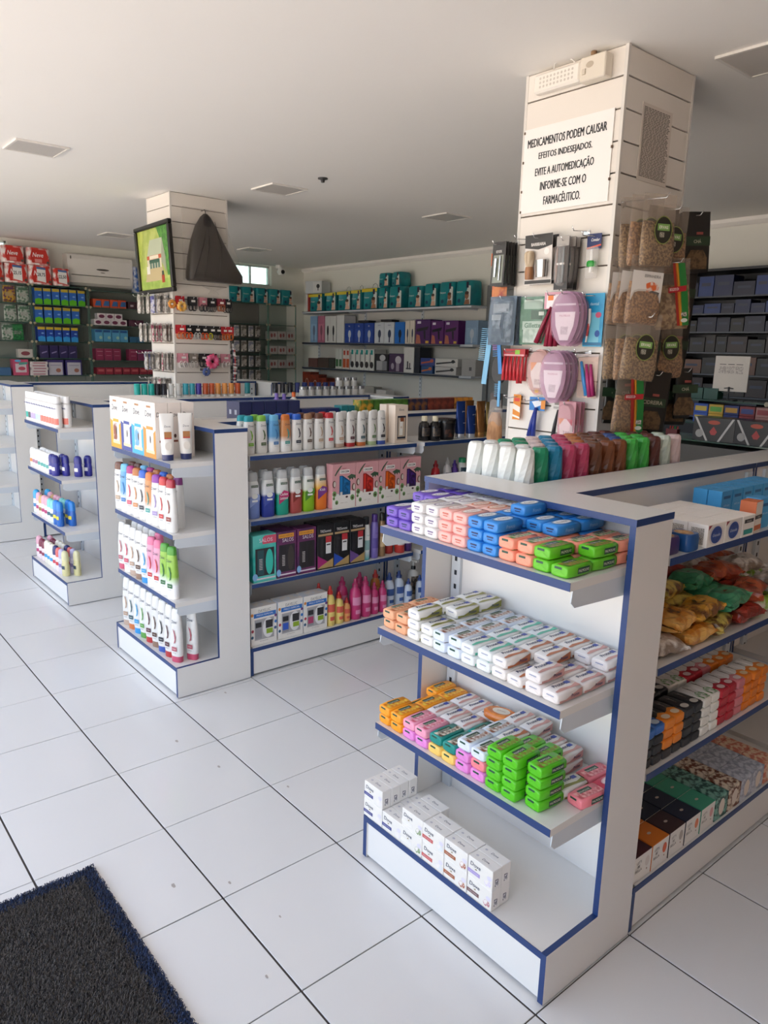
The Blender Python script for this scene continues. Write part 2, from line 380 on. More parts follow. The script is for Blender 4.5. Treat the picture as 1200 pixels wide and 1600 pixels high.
def bay(xr, y0, ln, hh, label, zs, both=True):
    """one straight bay of a gondola run, shelves on +x and on -x"""
    root = ob('gondola_bay', None, None, (xr - .41, y0, 0), label=label, cat='shop shelving', group='white gondola bays')
    for sx in (1, -1):
        a = ob('back_panel', MB().box(min(sx * .07, sx * .086), max(sx * .07, sx * .086), .002, ln - .002, .01, hh - .02, WHITE), root)
    jb = MB()
    for sx in (1, -1):
        for y in (.004, ln - .014): jb.box(sx * .086, sx * .0885, y, y + .01, .16, hh - .02, BLUE)
    ob('joint_strip', jb, root, kind='stuff')
    tb = ob('top_board', MB().box(-.09, .09, 0, ln, hh - .018, hh, WHITE), root)
    e = MB(); e.box(.09, .0915, 0, ln, hh - .019, hh + .0004, BLUE); e.box(-.0915, -.09, 0, ln, hh - .019, hh + .0004, BLUE)
    ob('edge_band', e, tb)
    for sx in (1, -1):
        rz = FX if sx > 0 else -FX
        xo = .405 if sx > 0 else .385
        bs = ob('base_shelf', MB().box(sx * .087, sx * xo, .018, ln - .018, .14, .16, WHITE), root)
        ob('edge_band', MB().box(sx * xo, sx * (xo + .0025), 0, ln, .14, .1605, BLUE), bs)
        ob('kick_panel', MB().box(sx * (xo - .018), sx * (xo - .003), .018, ln - .018, .012, .14, WHITE), root)
        for y in (0, ln - .018): ob('base_side', MB().box(sx * .087, sx * (xo + .0005), y, y + .018, .004, .14, WHITE, xp=BLUE if sx > 0 else WHITE, xn=BLUE if sx < 0 else WHITE), root)
        for y in (.09, ln - .06): ob('upright', upright(.16, hh - .03), root, (sx * .087, y, 0), rz)
        for z in (zs if sx > 0 else zs[:1]):
            s = shelf_board(-ln / 2 + .015, ln / 2 - .045, .315, 'shelf', root, (sx * (xo - .004), ln / 2, z)); s.rotation_euler = (0, 0, rz)
    return root
ZE1, ZE2, ZE3 = (1.188, .852, .517), (1.178, .832, .488), (1.18, .845, .5)
ZR = (1.188, .864, .532); ZR2 = (1.188, .85, .513)
endcap(-.003, 1.322, .785, 'white end unit with blue edges carrying the wrapped soap bars', ZE1)
bay(0, .894, 1.19, 1.322, 'white shelving bay with soaps and sweets right of the soap end unit', ZR)
bay(0, 2.09, 1.19, 1.322, 'white shelving bay second from the soap end unit', ZR)
endcap(-2.277, 1.332, .81, 'white end unit with blue edges carrying white bottles and hair care cartons', ZE2)
bay(-2.277, .894, 1.19, 1.332, 'white shelving bay of shampoos, hair kits and pink bottles', ZR2)
bay(-2.277, 2.09, 1.19, 1.332, 'white shelving bay with blue and gold tubes, half behind the notice pillar', ZR2)
endcap(-3.965, 1.332, .83, 'white end unit with blue edges carrying roll-on deodorants', ZE3)
bay(-3.965, .894, 1.19, 1.332, 'white shelving bay behind the deodorant end unit', ZR2[:1])
bay(-3.965, 2.09, 1.19, 1.332, 'white shelving bay behind the pillar with the picture', ZR2[:1])
endcap(-5.968, 1.36, .83, 'empty white end unit at the photo\'s border', (1.18, .845, .5))
bay(-5.968, .894, 1.19, 1.36, 'white shelving bay in front of the glass wall shelves', ZR2[:1])
bay(-5.968, 2.09, 1.19, 1.36, 'white shelving bay hidden mostly behind the picture pillar', ZR2[:1])
endcap(-2.277, 1.332, .81, 'far end unit of the shampoo run, top board only in view', (1.18,), R(180), 3.49)
endcap(-3.965, 1.332, .83, 'far end unit with its top board below the silver jars', (1.18,), R(180), 3.49)
endcap(-5.968, 1.36, .83, 'far end unit with its top board behind the row of blue caps', (1.18,), R(180), 3.49)

# ------------------------------------------------------------------ slatwall pillars
CLAD = mat('#e6e0d8', .5, var=.03, scale=4, name='slat_cladding'); CORE = mat('#6b5f54', .8, var=.1)
def column(x0, x1, y0, y1, ztop, nm):
    root = ob('column', MB().box(x0 + .012, x1 - .012, y0 + .012, y1 - .012, 0, H, CORE), kind='structure')
    zs = [H - .001]; z = ztop
    while z > .02: zs.append(z); z -= .1172
    zs.append(.0)
    for a, b in zip(zs, zs[1:]):
        ob('slat_panel', MB().box(x0 + .012, x1 - .012, y0, y0 + .012, b + .003, a - .003, CLAD, ch=.0012), root)
        ob('slat_panel', MB().box(x1 - .012, x1, y0 + .012, y1 - .012, b + .003, a - .003, CLAD, ch=.0012), root)
        ob('slat_panel', MB().box(x0, x0 + .012, y0 + .012, y1 - .012, b + .003, a - .003, CLAD), root)
    tr = mat('#dcd8d2', .35, var=.02)
    for x, y in ((x0, y0), (x1, y0), (x1, y1), (x0, y1)):
        sx = 1 if x == x0 else -1; sy = 1 if y == y0 else -1
        ob('corner_trim', MB().box(x - sx * .0015, x + sx * .013, y - sy * .0015, y + sy * .013, 0, H - .001, tr), root)
    return root
CX0, CX1, CY0, CY1 = -1.36, -.86, 1.765, 2.265
DX0, DX1, DY0, DY1 = -5.32, -4.87, 1.70, 2.2
column(CX0, CX1, CY0, CY1, 2.79, 'near'); column(DX0, DX1, DY0, DY1, 2.795, 'far')
# notice
n = ob('notice_sign', MB().box(-.225, .225, -.004, 0, -.172, .172, mat('#f1efec', .35, var=.015)), None, (-1.122, CY0 - .002, 2.507), label='white notice board with five lines of black capitals on the pillar', cat='sign')
for k, s in enumerate(('MEDICAMENTOS PODEM CAUSAR', 'EFEITOS INDESEJADOS.', 'EVITE A AUTOMEDICAÇÃO', 'INFORME-SE COM O', 'FARMACÊUTICO.')):
    tx = MB(); hh = .046 if 'Ç' in s else (.043 if 'Ê' in s else .034)
    z = .112 - k * .0605 - (.0 if 'Ç' in s else 0) + (.004 if 'Ê' in s else 0); wds = (.4, .272, .3, .236, .19)[k]
    for q in (-.0012, 0, .0012): tx.text(s, (-.004 + q, -.0045 - (q + .0012) * .2, z), wds, hh, INK, keep=False)
    ob('lettering', tx, n)
sc_ = MB(); scm = mat('#5c4634', .6)
for x, z in ((-.228, .16), (-.228, .04), (-.228, -.08), (-.228, -.165), (.222, .03), (.222, -.09)):
    sc_.box(x, x + .007, -.006, 0, z - .005, z + .005, scm)
ob('mounting_clip', sc_, n, kind='stuff')
p = ob('posted_notice', MB().box(0, .002, -.112, .112, -.145, .145, mat('#d9d0c6', .5, var=.03)), None, (CX1 + .001, 2.002, 2.575), label='paper sheet of dense small print taped to the pillar side', cat='notice')
sm = MB(); gm = mat('#6b655e', .6)
for k in range(46):
    z = .13 - k * .0057; x1 = .1 - random.choice((0, .002, .006, .012, .05 if k % 9 == 8 else 0))
    y = -.1
    while y < x1 - .01:
        wl_ = random.uniform(.012, .03); sm.box(.002, .0023, y, min(y + wl_, x1), z - .0016, z + .0016, gm); y += wl_ + .004
ob('small_print', sm, p, kind='stuff')
# emergency light and junction box
e = ob('emergency_light', MB().box(-.117, .117, -.042, 0, -.037, .037, mat('#ece7df', .4, var=.02), ch=.008), None, (-1.168, CY0 - .002, 2.838), label='white emergency light with rows of small LEDs at the pillar top', cat='emergency light')
led = MB(); lm = mat('#cfc9c0', .25)
for a in range(10):
    for b in range(3): led.disc((-.08 + a * .018, -.0425, -.016 + b * .016), (.0055, 0, 0), (0, 0, .0055), lm, 8)
ob('led_array', led, e, kind='stuff')
ob('cable', MB().tube([(-.03, -.02, .036), (-.02, -.03, .06), (.02, -.03, .075), (.06, -.02, .06), (.085, -.02, .035)], .0025, mat('#e9e6e0', .4)), e)
j = ob('junction_box', MB().box(-.06, .06, -.05, 0, -.044, .044, mat('#ded6c8', .45, var=.03), ch=.004), None, (-.985, CY0 - .002, 2.834), label='cream junction box beside the emergency light', cat='junction box')
ob('knockout', MB().disc((-.012, -.0505, .012), (.018, 0, 0), (0, 0, .012), mat('#b9ad9b', .6)).box(-.045, -.03, -.056, -.05, -.02, .0, mat('#cfc5b5', .5)), j)
ob('conduit', MB().tube([(-.015, -.025, .043), (-.015, -.025, .064)], .012, mat('#9c7c5c', .5)), j)

# ------------------------------------------------------------------ door mat
mb = MB(); mm = mat('#45413c', .95, h2='#353437', scale=60, bump=.8, bscale=220, name='coil_mat'); mb2 = mat('#232b3c', .95, var=.3, scale=80, bump=.8, bscale=220)
MX0, MX1, MY0, MY1 = -1.297, .02, -1.2, -.274
dm_root = ob('doormat', MB().box(MX0 + .004, MX1, MY0, MY1 - .004, 0, .007, mm, ch=.001), None, (0, 0, 0), label='dark grey coil doormat with a navy border on the white tiles', cat='doormat')
bd = MB(); bd.box(MX0 + .004, MX1, MY1 - .05, MY1 - .004, .0071, .0075, mb2); bd.box(MX0 + .004, MX0 + .05, MY0, MY1 - .05, .0071, .0075, mb2)
ob('border', bd, dm_root, label='navy blue border of the doormat')
pf = MB(); fms = [mat(c, .9, var=.2, scale=300) for c in ('#625d58', '#4e4a47', '#3e3b3c')]; fb = [mat(c, .9, var=.2, scale=300) for c in ('#34476e', '#28344f', '#3a3f52')]
for k in range(30000):
    x = random.uniform(MX0, -.42); y = random.uniform(MY1 - .5, MY1)
    a = random.uniform(0, 6.283); l_ = random.uniform(.006, .013); hgt = random.uniform(.004, .009); r_ = .0011
    edge = min(x - MX0, MY1 - y) < random.uniform(.03, .055)
    dx, dy = math.cos(a), math.sin(a); px, py = -dy * r_, dx * r_
    b = len(pf.v); z0 = random.uniform(.006, .009)
    for t, z in ((-.5, z0), (0, z0 + hgt), (.5, z0)):
        cx, cy = x + dx * l_ * t, y + dy * l_ * t
        pf.v += [(cx - px, cy - py, z), (cx + px, cy + py, z)]
    mm_ = random.choice(fb if edge else fms)
    pf.face((b, b + 2, b + 3, b + 1), mm_); pf.face((b + 2, b + 4, b + 5, b + 3), mm_)
ob('coil_pile', pf, dm_root, kind='stuff')

sf = MB(); sfm = mat('#b9b2ad', .6, var=.3, scale=90)
for x, y, r_ in ((.16, 1.52, .02), (-.95, .05, .008), (-1.05, -.1, .012), (-.72, .1, .006), (-1.6, .35, .01), (-1.9, .3, .012), (-2.2, .7, .01), (-.55, -.05, .007), (-1.3, .5, .008)):
    sf.patch([(r_ * (1 + .4 * math.sin(3 * k)) * math.cos(.7854 * k), r_ * .5 * (1 + .3 * math.cos(2 * k)) * math.sin(.7854 * k)) for k in range(8)], (x, y, .0008), (1, 0, 0), (0, 1, 0), sfm)
ob('scuff_marks', sf, fl, kind='stuff')

# ------------------------------------------------------------------ product builders (origin at the base, front towards -y)
def gradmat(stops, z0, z1, rough=.3, name='tinted_plastic'):
    """colour runs up the object between heights z0 and z1 (a two-tone filled bottle)"""
    key = ('grad', tuple(stops), z0, z1, rough)
    if key in MATS: return MATS[key]
    m = bpy.data.materials.new(name); m.use_nodes = True
    n = m.node_tree.nodes; l = m.node_tree.links; b = n['Principled BSDF']; b.inputs['Roughness'].default_value = rough
    tc = n.new('ShaderNodeTexCoord'); sx = n.new('ShaderNodeSeparateXYZ'); mr = n.new('ShaderNodeMapRange'); cr = n.new('ShaderNodeValToRGB')
    mr.inputs[1].default_value = z0; mr.inputs[2].default_value = z1
    e = cr.color_ramp.elements
    e[0].position, e[0].color = stops[0][0], lin(stops[0][1]); e[1].position, e[1].color = stops[-1][0], lin(stops[-1][1])
    for p, h in stops[1:-1]:
        q = e.new(p); q.color = lin(h)
    l.new(tc.outputs['Object'], sx.inputs[0]); l.new(sx.outputs[2], mr.inputs[0]); l.new(mr.outputs[0], cr.inputs[0]); l.new(cr.outputs[0], b.inputs['Base Color'])
    MATS[key] = m
    return m
YX, ZU = (0, 1, 0), (0, 0, 1)
NX = (-1, 0, 0)
def ell(rx, ry, n=18, cx=0, cy=0): return [(cx + rx * math.cos(6.28318 * k / n), cy + ry * math.sin(6.28318 * k / n)) for k in range(n)]
def rect(a, b, cx=0, cy=0): return [(cx - a, cy - b), (cx + a, cy - b), (cx + a, cy + b), (cx - a, cy + b)]
SL, SW, SH = .1, .0555, .0325
SOAPS = {}
def soap(key, body, style, a=None, b=None, text=None, tcol='#20305e', end=None):
    """wrapped bar: pinched ends, printed top, printed long side"""
    bm = C(body, .35, bump=.25, bscale=45, var=.05); zc = SH / 2
    fm_ = C(a, .35, bump=.25, bscale=45, var=.05) if style == 'wing' else bm
    m = MB(); m.loft([(-.05, 0, zc, .0225, .0112, 3.2, fm_), (-.0482, 0, zc, .0266, .0152, 4.4), (-.014, 0, zc, .0277, .0162, 6, bm), (.02, 0, zc, .0277, .0162, 6), (.0482, 0, zc, .0266, .0152, 4.4), (.05, 0, zc, .0225, .0112, 3.2)], bm, n=20, axis='y')
    P = Proto('soap_bar', m)
    crease_shade = mat(a if style == 'wing' else body, .4, var=.3, scale=5); f = MB(); f.patch([(-.021, -.0098), (.021, -.0098), (.003, .0015), (-.003, .0015)], (0, -.0503, zc), (1, 0, 0), ZU, fm_)
    for sx in (-1, 1): f.patch([(sx * .0215, -.0105), (sx * .0222, -.0098), (sx * .003, .0023), (sx * .0022, .0016)], (0, -.0506, zc), (1, 0, 0), ZU, crease_shade)  # crease lines: fold shade painted as a darker wrapper tone
    P.add('end_fold', f)
    d = MB(); zt = SH + .0002; zs_ = zc; xs = .0279
    top = lambda pts, m_, dz=0: d.patch(pts, (0, 0, zt + dz), YX, NX, m_)
    side = lambda pts, m_, dx=0: d.patch(pts, (xs + dx, 0, zs_), YX, ZU, m_)
    tc = C(tcol, .5, var=0)
    if style == 'oval':
        top(ell(.038, .019), C(tcol, .4, var=0)); top(ell(.0365, .0178), C(a, .4, var=0), .0001); top(ell(.032, .0145), C(b, .4, var=0), .0002); d.patch(rect(.012, .0022, 0, .004), (0, -.0506, zc), (1, 0, 0), ZU, C(tcol, .5, var=0)); d.patch(rect(.009, .0015, 0, -.003), (0, -.0508, zc), (1, 0, 0), ZU, C(tcol, .5, var=0))
        d.text(text or 'Francis', (0, 0, zt + .0005), .04, .011, tc, YX, NX, slant=.2)
        d.text(text or 'Francis', (xs + .0002, 0, zs_), .04, .009, C(a, .5, var=0), YX, ZU, slant=.2)
    elif style == 'protex':
        top([(-.046, -.018), (.0, -.019), (.046, -.022), (.046, -.004), (.02, -.011), (-.02, -.006), (-.046, -.012)], C(a, .4, var=.1))
        top(rect(.009, .007, .027, .009), C('#3a4fa8', .4, var=0))
        d.patch(rect(.012, .0016, 0, .004), (0, -.0506, zc), (1, 0, 0), ZU, C('#9aa0b8', .5, var=0))
        d.text('Protex', (-.01, .0 - .004, zt + .0004), .052, .013, tc, YX, NX, bold=.015, slant=.2)
        side([(-.046, -.011), (.046, -.011), (.046, .012), (.01, .004), (-.02, -.006), (-.046, -.004)], C(a, .4, var=.1))
        d.text('Protex', (xs + .0004, .018, zs_ - .001), .034, .010, tc, YX, ZU, bold=.015, slant=.2)
    elif style == 'palm':
        top([(-.046, -.02), (.046, -.02), (.046, .0), (.01, -.004), (-.046, .012)], C(b or '#d9e6c0', .4, h2=a, scale=60))
        top(rect(.024, .0075, -.004, .007), C('#1d4a38', .4, var=0), .0003)
        d.text('PALMOLIVE', (-.004, -.007, zt + .0008), .041, .007, C('#f3efe2', .5, var=0), YX, NX)
        side(rect(.024, .008, .012, .0), C('#1d4a38', .4, var=0))
        d.text('PALMOLIVE', (xs + .0004, .012, zs_), .042, .007, C('#f3efe2', .5, var=0), YX, ZU)
        d.patch(rect(.011, .003, -.004, .008), (0, -.0506, zs_), (1, 0, 0), ZU, C('#1d4a38', .4, var=0))
    elif style == 'wing':      # white or black bar: dark wing mark on top, coloured front half
        top([(-.046, -.02), (-.014, -.021), (-.002, .0), (-.014, .021), (-.046, .02)], C(a, .4, h2=b, scale=70, var=.05), .0002)
        if end: d.patch(ell(.012, .017), (0, -.03, zt + .0006), YX, NX, C(end, .4, var=0))
        d.patch([(-.012, -.004), (0, .001), (.014, .006), (.004, -.001), (.012, -.006), (0, -.003)], (0, .018, zt + .0003), YX, NX, tc)
        d.patch(rect(.022, .0016), (0, .018, zt + .0003), YX, NX, C('#8a7a70', .5, var=0))
    if end and style != 'wing': d.patch(rect(.013, .003, 0, .003), (0, -.0506, zs_), (1, 0, 0), ZU, C(end, .4, var=0))
    P.add('printed_label', d)
    SOAPS[key] = P
soap('purple', '#6f52b8', 'oval', '#c9b8e6', '#f4f1f5')
soap('white', '#e3dfdd', 'oval', '#b9a7c4', '#faf8f6', tcol='#7a6a90')
soap('pink', '#f3b3ab', 'oval', '#f6dcd4', '#fdf6f2', tcol='#c96a5c')
soap('blush', '#f6c9bd', 'oval', '#ee7f3a', '#fbe8da', tcol='#c96a2c')
soap('sky', '#2e86d4', 'oval', '#9cc6ea', '#f3f6fa')
soap('salmon', '#f49a7f', 'palm', '#5aa02c', '#f7d8c6')
soap('green', '#62bd22', 'palm', '#3c8a1c', '#b98a4c')
soap('lime', '#58c41a', 'palm', '#8a6a2a', '#6fce2c')
soap('peach', '#e8a880', 'palm', '#c86a3a', '#f0c8a0')
soap('olive', '#e6e4df', 'protex', '#8e8c3c'); soap('teal', '#e2e6e6', 'protex', '#59bfa6'); soap('brown', '#e7e2de', 'protex', '#b96b40'); soap('rose', '#e8e2e0', 'protex', '#cf9a94')
soap('ice', '#dbe4f1', 'palm', '#8a4a2c', '#e8e4e0')
soap('orange', '#f5a01c', 'palm', '#f6d04a', '#e07a10'); soap('rosy', '#f1a0bb', 'palm', '#e0607f', '#f6c6d2'); soap('mauve', '#e48ad4', 'palm', '#c870c0', '#eeb0e4')
soap('petrol', '#118a82', 'palm', '#5a3a28', '#e8e2d2'); soap('butter', '#f5cd6c', 'palm', '#e0a030', '#f8e0a0'); soap('coral', '#f08590', 'palm', '#d05060', '#f6b0b0')
soap('crimson', '#d2485e', 'oval', '#f0b0b8', '#f6dfe0', tcol='#b02040')
soap('wblack', '#23252a', 'wing', '#2c2e33', '#1a1b1f', tcol='#c9c4bb', end='#d8d4cc')
soap('worange', '#2a2b2f', 'wing', '#ee8a24', '#f0962c', tcol='#cfc9c0', end='#f2ddc0')
soap('wblue', '#26303f', 'wing', '#2f6fc4', '#2a63b4', tcol='#cfc9c0', end='#cfe0f0')
soap('wleaf', '#f0eeea', 'wing', '#f2f2ec', '#3f8f2c', tcol='#3a2c28', end=None)
soap('wred', '#efebe8', 'wing', '#c0273a', '#b02030', tcol='#3a2c28', end='#f0d0d0')
soap('wpink', '#f0ece9', 'wing', '#d9808a', '#e29aa0', tcol='#3a2c28', end='#f6e0e0')
soap('wamber', '#f1eee8', 'wing', '#ee8420', '#f09434', tcol='#3a2c28', end='#f8dcb0')
SNAME = dict(purple='purple wrapped soap bar', white='white wrapped soap bar', pink='pink wrapped soap bar', blush='pink soap bar with orange oval', sky='bright blue soap bar', salmon='salmon wrapped soap bar', green='green wrapped soap bar', lime='lime green soap bar', peach='peach wrapped soap bar', olive='white soap bar with olive swoosh', teal='white soap bar with teal swoosh', brown='white soap bar with brown swoosh', rose='white soap bar with rose swoosh', ice='pale blue soap bar', orange='orange wrapped soap bar', rosy='rose pink soap bar', mauve='mauve wrapped soap bar', petrol='petrol green soap bar', butter='butter yellow soap bar', coral='coral wrapped soap bar', crimson='crimson soap bar', wblack='black soap bar', worange='black and orange soap bar', wblue='black and blue soap bar', wleaf='white soap bar with green leaves', wred='white and red soap bar', wpink='white and pink soap bar', wamber='white and amber soap bar')
def pile(origin, rz, z, cols, pitch, shelf, side=False, step=.104):
    """cols: per column (offset, rows), rows: per row a list of soap keys from the bottom up; local x runs along the shelf, the front looks to -y"""
    c, s_ = math.cos(rz), math.sin(rz)
    for ci, (x0, rows) in enumerate(cols):
        for ri, keys in enumerate(rows):
            for li, k in enumerate(keys):
                j = random.uniform(-.0022, .0022) + (random.uniform(-.006, .006) if li == len(keys) - 1 else 0)
                lx, ly = x0 + SW / 2 + random.uniform(-.0008, .0008), SL / 2 + ri * step + j * .7 + .002
                lay = 'only layer' if len(keys) == 1 else ('top layer' if li == len(keys) - 1 else LAY[li] + ' layer')
                SOAPS[k].put((origin[0] + lx * c - ly * s_, origin[1] + lx * s_ + ly * c, z + li * (SH + .0004) + .0004), rz + random.uniform(-.025, .025),
                             f'{SNAME[k]}, {lay}, {ROW[ri]} row, {ORD[ci + 1]} column, {shelf}', 'soap', f'wrapped soaps on {shelf}')

# cartons
def carton(name, w_, d_, h_, front, side=None, top=None, deco=None, ch=.0012, back=None):
    m = MB(); side = side or front
    m.box(-w_ / 2, w_ / 2, -d_ / 2, d_ / 2, 0, h_, side, ch=ch, yn=front, zp=top or side)
    P = Proto(name, m)
    if deco:
        d = MB(); deco(d, -d_ / 2 - .0004); P.add('printed_front', d)
    return P
def FP(d, y, pts, m, dy=0): d.patch(pts, (0, y - dy, 0), (1, 0, 0), ZU, m)     # print on the front
def FT(d, y, s, x, z, w_, h_, m, dy=.0004, **k): d.text(s, (x, y - dy, z), w_, h_, m, (1, 0, 0), ZU, **k)

# bottles
def oval_bottle(name, h_, rx, ry, body, cap=None, caph=.03, capform='flip', inverted=False, deco=None, e=2.4, slim=.8, capname='cap'):
    """flattened shampoo bottle; inverted stands on its cap and narrows to a flat shoulder at the top"""
    m = MB()
    if inverted:
        m.loft([(caph, 0, 0, rx * .92, ry * .95, e), (caph + .015, 0, 0, rx, ry, e), (h_ * .55, 0, 0, rx * .97, ry * .9, e), (h_ * .85, 0, 0, rx * slim, ry * .62, e), (h_ - .012, 0, 0, rx * slim * .92, ry * .5, e), (h_ - .003, 0, 0, rx * slim * .82, ry * .42, e), (h_, 0, 0, rx * slim * .6, ry * .28, e)], body, n=20)
    else:
        hb = h_ - caph
        m.loft([(0, 0, 0, rx * .9, ry * .9, e), (.006, 0, 0, rx, ry, e), (h_ * .45, 0, 0, rx, ry, e), (hb * .86, 0, 0, rx * .9, ry * .86, e), (hb - .004, 0, 0, rx * slim, ry * .8, e), (hb, 0, 0, rx * slim * .96, ry * .76, e)], body, n=20)
    P = Proto(name, m)
    if cap:
        q = MB()
        if inverted: q.loft([(0, 0, 0, rx * .9, ry * .93, e), (caph * .7, 0, 0, rx * .93, ry * .96, e), (caph + .0005, 0, 0, rx * .9, ry * .93, e)], cap, n=20)
        elif capform == 'flip':
            hb = h_ - caph
            q.loft([(hb - .0002, 0, 0, rx * slim, ry * .8, e), (hb + caph * .6, 0, 0, rx * slim * .97, ry * .76, e), (hb + caph * .92, .001, 0, rx * slim * .84, ry * .62, e), (h_, .002, 0, rx * slim * .55, ry * .4, e)], cap, n=20)
        elif capform == 'dome':
            hb = h_ - caph
            q.loft([(hb - .0002, 0, 0, rx * .96, ry * .96, e), (hb + caph * .5, 0, 0, rx * .95, ry * .94, e), (hb + caph * .8, 0, 0, rx * .82, ry * .82, e), (hb + caph * .95, 0, 0, rx * .55, ry * .55, 2.1), (h_, 0, 0, rx * .2, ry * .2, 2)], cap, n=20)
        P.add(capname, q)
    if deco:
        d = MB(); deco(d, -ry - .0004); P.add('printed_label', d)
    return P
def round_bottle(name, h_, r_, body, cap, neck=.4, caph=.04, capr=.4, deco=None, shoulder=.12, tip=False):
    m = MB(); hb = h_ - caph
    m.loft([(0, 0, 0, r_ * .93, r_ * .93, 2), (.004, 0, 0, r_, r_, 2), (hb * (1 - shoulder) - .01, 0, 0, r_, r_, 2), (hb * (1 - shoulder * .4), 0, 0, r_ * .82, r_ * .82, 2), (hb - .006, 0, 0, r_ * neck, r_ * neck, 2), (hb, 0, 0, r_ * neck, r_ * neck, 2)], body, n=18)
    P = Proto(name, m); q = MB()
    if tip: q.loft([(hb - .0003, 0, 0, r_ * capr * 1.25, r_ * capr * 1.25, 2), (hb + caph * .35, 0, 0, r_ * capr * 1.2, r_ * capr * 1.2, 2), (hb + caph * .42, 0, 0, r_ * capr * .75, r_ * capr * .75, 2), (hb + caph * .8, 0, 0, r_ * capr * .62, r_ * capr * .62, 2), (h_, 0, 0, r_ * capr * .45, r_ * capr * .45, 2)], cap, n=14)
    else: q.loft([(hb - .0003, 0, 0, r_ * capr, r_ * capr, 2), (h_ - .003, 0, 0, r_ * capr * .97, r_ * capr * .97, 2), (h_, 0, 0, r_ * capr * .85, r_ * capr * .85, 2)], cap, n=16)
    P.add('cap', q)
    if deco:
        d = MB(); deco(d, r_); P.add('printed_label', d)
    return P
def wrap(d, r_, z0, z1, m, a0=-150, a1=-30, n=8, rr=.0005):
    """label wrapped round a round bottle between two angles (front is -90)"""
    b = len(d.v)
    for k in range(n + 1):
        a = R(a0 + (a1 - a0) * k / n)
        d.v += [((r_ + rr) * math.cos(a), (r_ + rr) * math.sin(a), z0), ((r_ + rr) * math.cos(a), (r_ + rr) * math.sin(a), z1)]
    for k in range(n): d.face((b + 2 * k, b + 2 * k + 2, b + 2 * k + 3, b + 2 * k + 1), m, True)
def tube_pack(name, h_, rx, body, cap, caph=.03, deco=None, ry=None):
    """squeeze tube standing on its cap, flat crimp on top"""
    ry = ry or rx * .8; m = MB()
    m.loft([(caph, 0, 0, rx * .8, ry * .95, 2), (caph + .01, 0, 0, rx * .86, ry, 2.1), (h_ * .6, 0, 0, rx * .95, ry * .6, 2.2), (h_ - .012, 0, 0, rx, .003, 3), (h_, 0, 0, rx, .002, 4)], body, n=20)
    P = Proto(name, m); q = MB()
    q.loft([(0, 0, 0, rx * .78, ry * .93, 2), (caph, 0, 0, rx * .82, ry * .97, 2)], cap, n=20); P.add('cap', q)
    if deco:
        d = MB(); deco(d, -ry * .8); P.add('printed_label', d)
    return P

# ------------------------------------------------------------------ soap end unit (nearest)
def cols(x0, pitch, spec): return [(x0 + i * pitch, rows) for i, rows in enumerate(spec)]
def st(k, *n): return [[k] * m for m in n]
U1 = [st('purple', 2, 3, 3), st('purple', 2, 3, 3), st('white', 3, 3, 3), st('white', 3, 3, 3), [['pink'] * 3, ['blush'] * 3, ['white'] * 3], [['pink'] * 3, ['blush'] * 3, ['white'] * 3],
      [['sky'] * 3, ['sky'] * 3, ['blush'] * 3], [['sky'] * 3, ['sky'] * 4, ['sky'] * 3], [['salmon'] * 2, ['salmon', 'salmon', 'sky'], ['sky'] * 3], [['salmon'] * 2, ['salmon', 'salmon', 'sky'], ['sky'] * 3],
      [['green'] * 2, ['salmon'] * 2, ['salmon'] * 2], [['green'], ['green'] * 2, ['salmon'] * 2]]
pile((-.748, .51), 0, ZE1[0], cols(.0, .0583, U1), .058, 'upper soap shelf')
U2 = [st('peach', 2, 2, 1), st('peach', 2, 2, 1), st('olive', 3, 3, 3), st('olive', 2, 3, 3), st('ice', 2, 2, 2), st('ice', 2, 2, 2), st('teal', 2, 2, 2), st('teal', 2, 2, 2),
      st('brown', 2, 2, 2), st('brown', 1, 2, 2), st('rose', 2, 1, 2), st('rose', 1, 1, 2)]
pile((-.750, .51), 0, ZE1[1], cols(.0, .0585, U2), .058, 'middle soap shelf')
U3 = [[['orange'] * 2, ['orange'], ['orange'] * 2], [['orange'] * 2, ['orange'] * 2, ['orange'] * 2], [['mauve', 'rosy'], ['rose'] * 2, ['rose'] * 2], [['mauve', 'rosy'], ['rose'] * 2, ['rose'] * 2],
      [['butter', 'petrol'], ['rose'] * 2, ['rose'] * 2], [['butter', 'petrol'], ['petrol'] * 2, ['rose'] * 2], [['mauve', 'mauve', 'ice'], ['coral', 'ice', 'ice'], ['rose'] * 3], [['mauve', 'coral', 'ice'], ['coral', 'brown', 'brown'], ['rose'] * 3],
      [['lime'] * 4, ['lime'] * 3, ['rose'] * 2], [['lime'] * 4, ['lime'] * 3, ['rose'] * 2]]
pile((-.752, .505), 0, ZE1[2], cols(.0, .0593, U3), .059, 'lower soap shelf')
pile((-.15, .525), R(-4), ZE1[2], cols(.0, .06, [[['lime'] * 4, ['olive'] * 1, ['coral'] * 1], [[], ['coral'] * 1, ['crimson']]]), .06, 'lower soap corner')
# orange glycerin soap in its oval pack, lying on the pile
gp = Proto('glycerin_soap', MB().loft([(0, 0, 0, .03, .05, 2.2), (.006, 0, 0, .036, .058, 2.3), (.02, 0, 0, .036, .058, 2.3), (.027, 0, 0, .028, .048, 2.2)], C('#d9843c', .25, h2='#c46a28', scale=40), n=22))
q = MB(); q.patch(ell(.03, .02), (0, 0, .0275), YX, NX, C('#e9e0d2', .5)); q.text('Johnson', (0, 0, .028), .04, .008, C('#7a4a2a'), YX, NX); gp.add('printed_label', q)
gp.put((-.43, .745, ZE1[2] + 2 * SH + .003), R(-75), 'orange oval glycerin soap lying on top of the wrapped bars', 'soap', None)
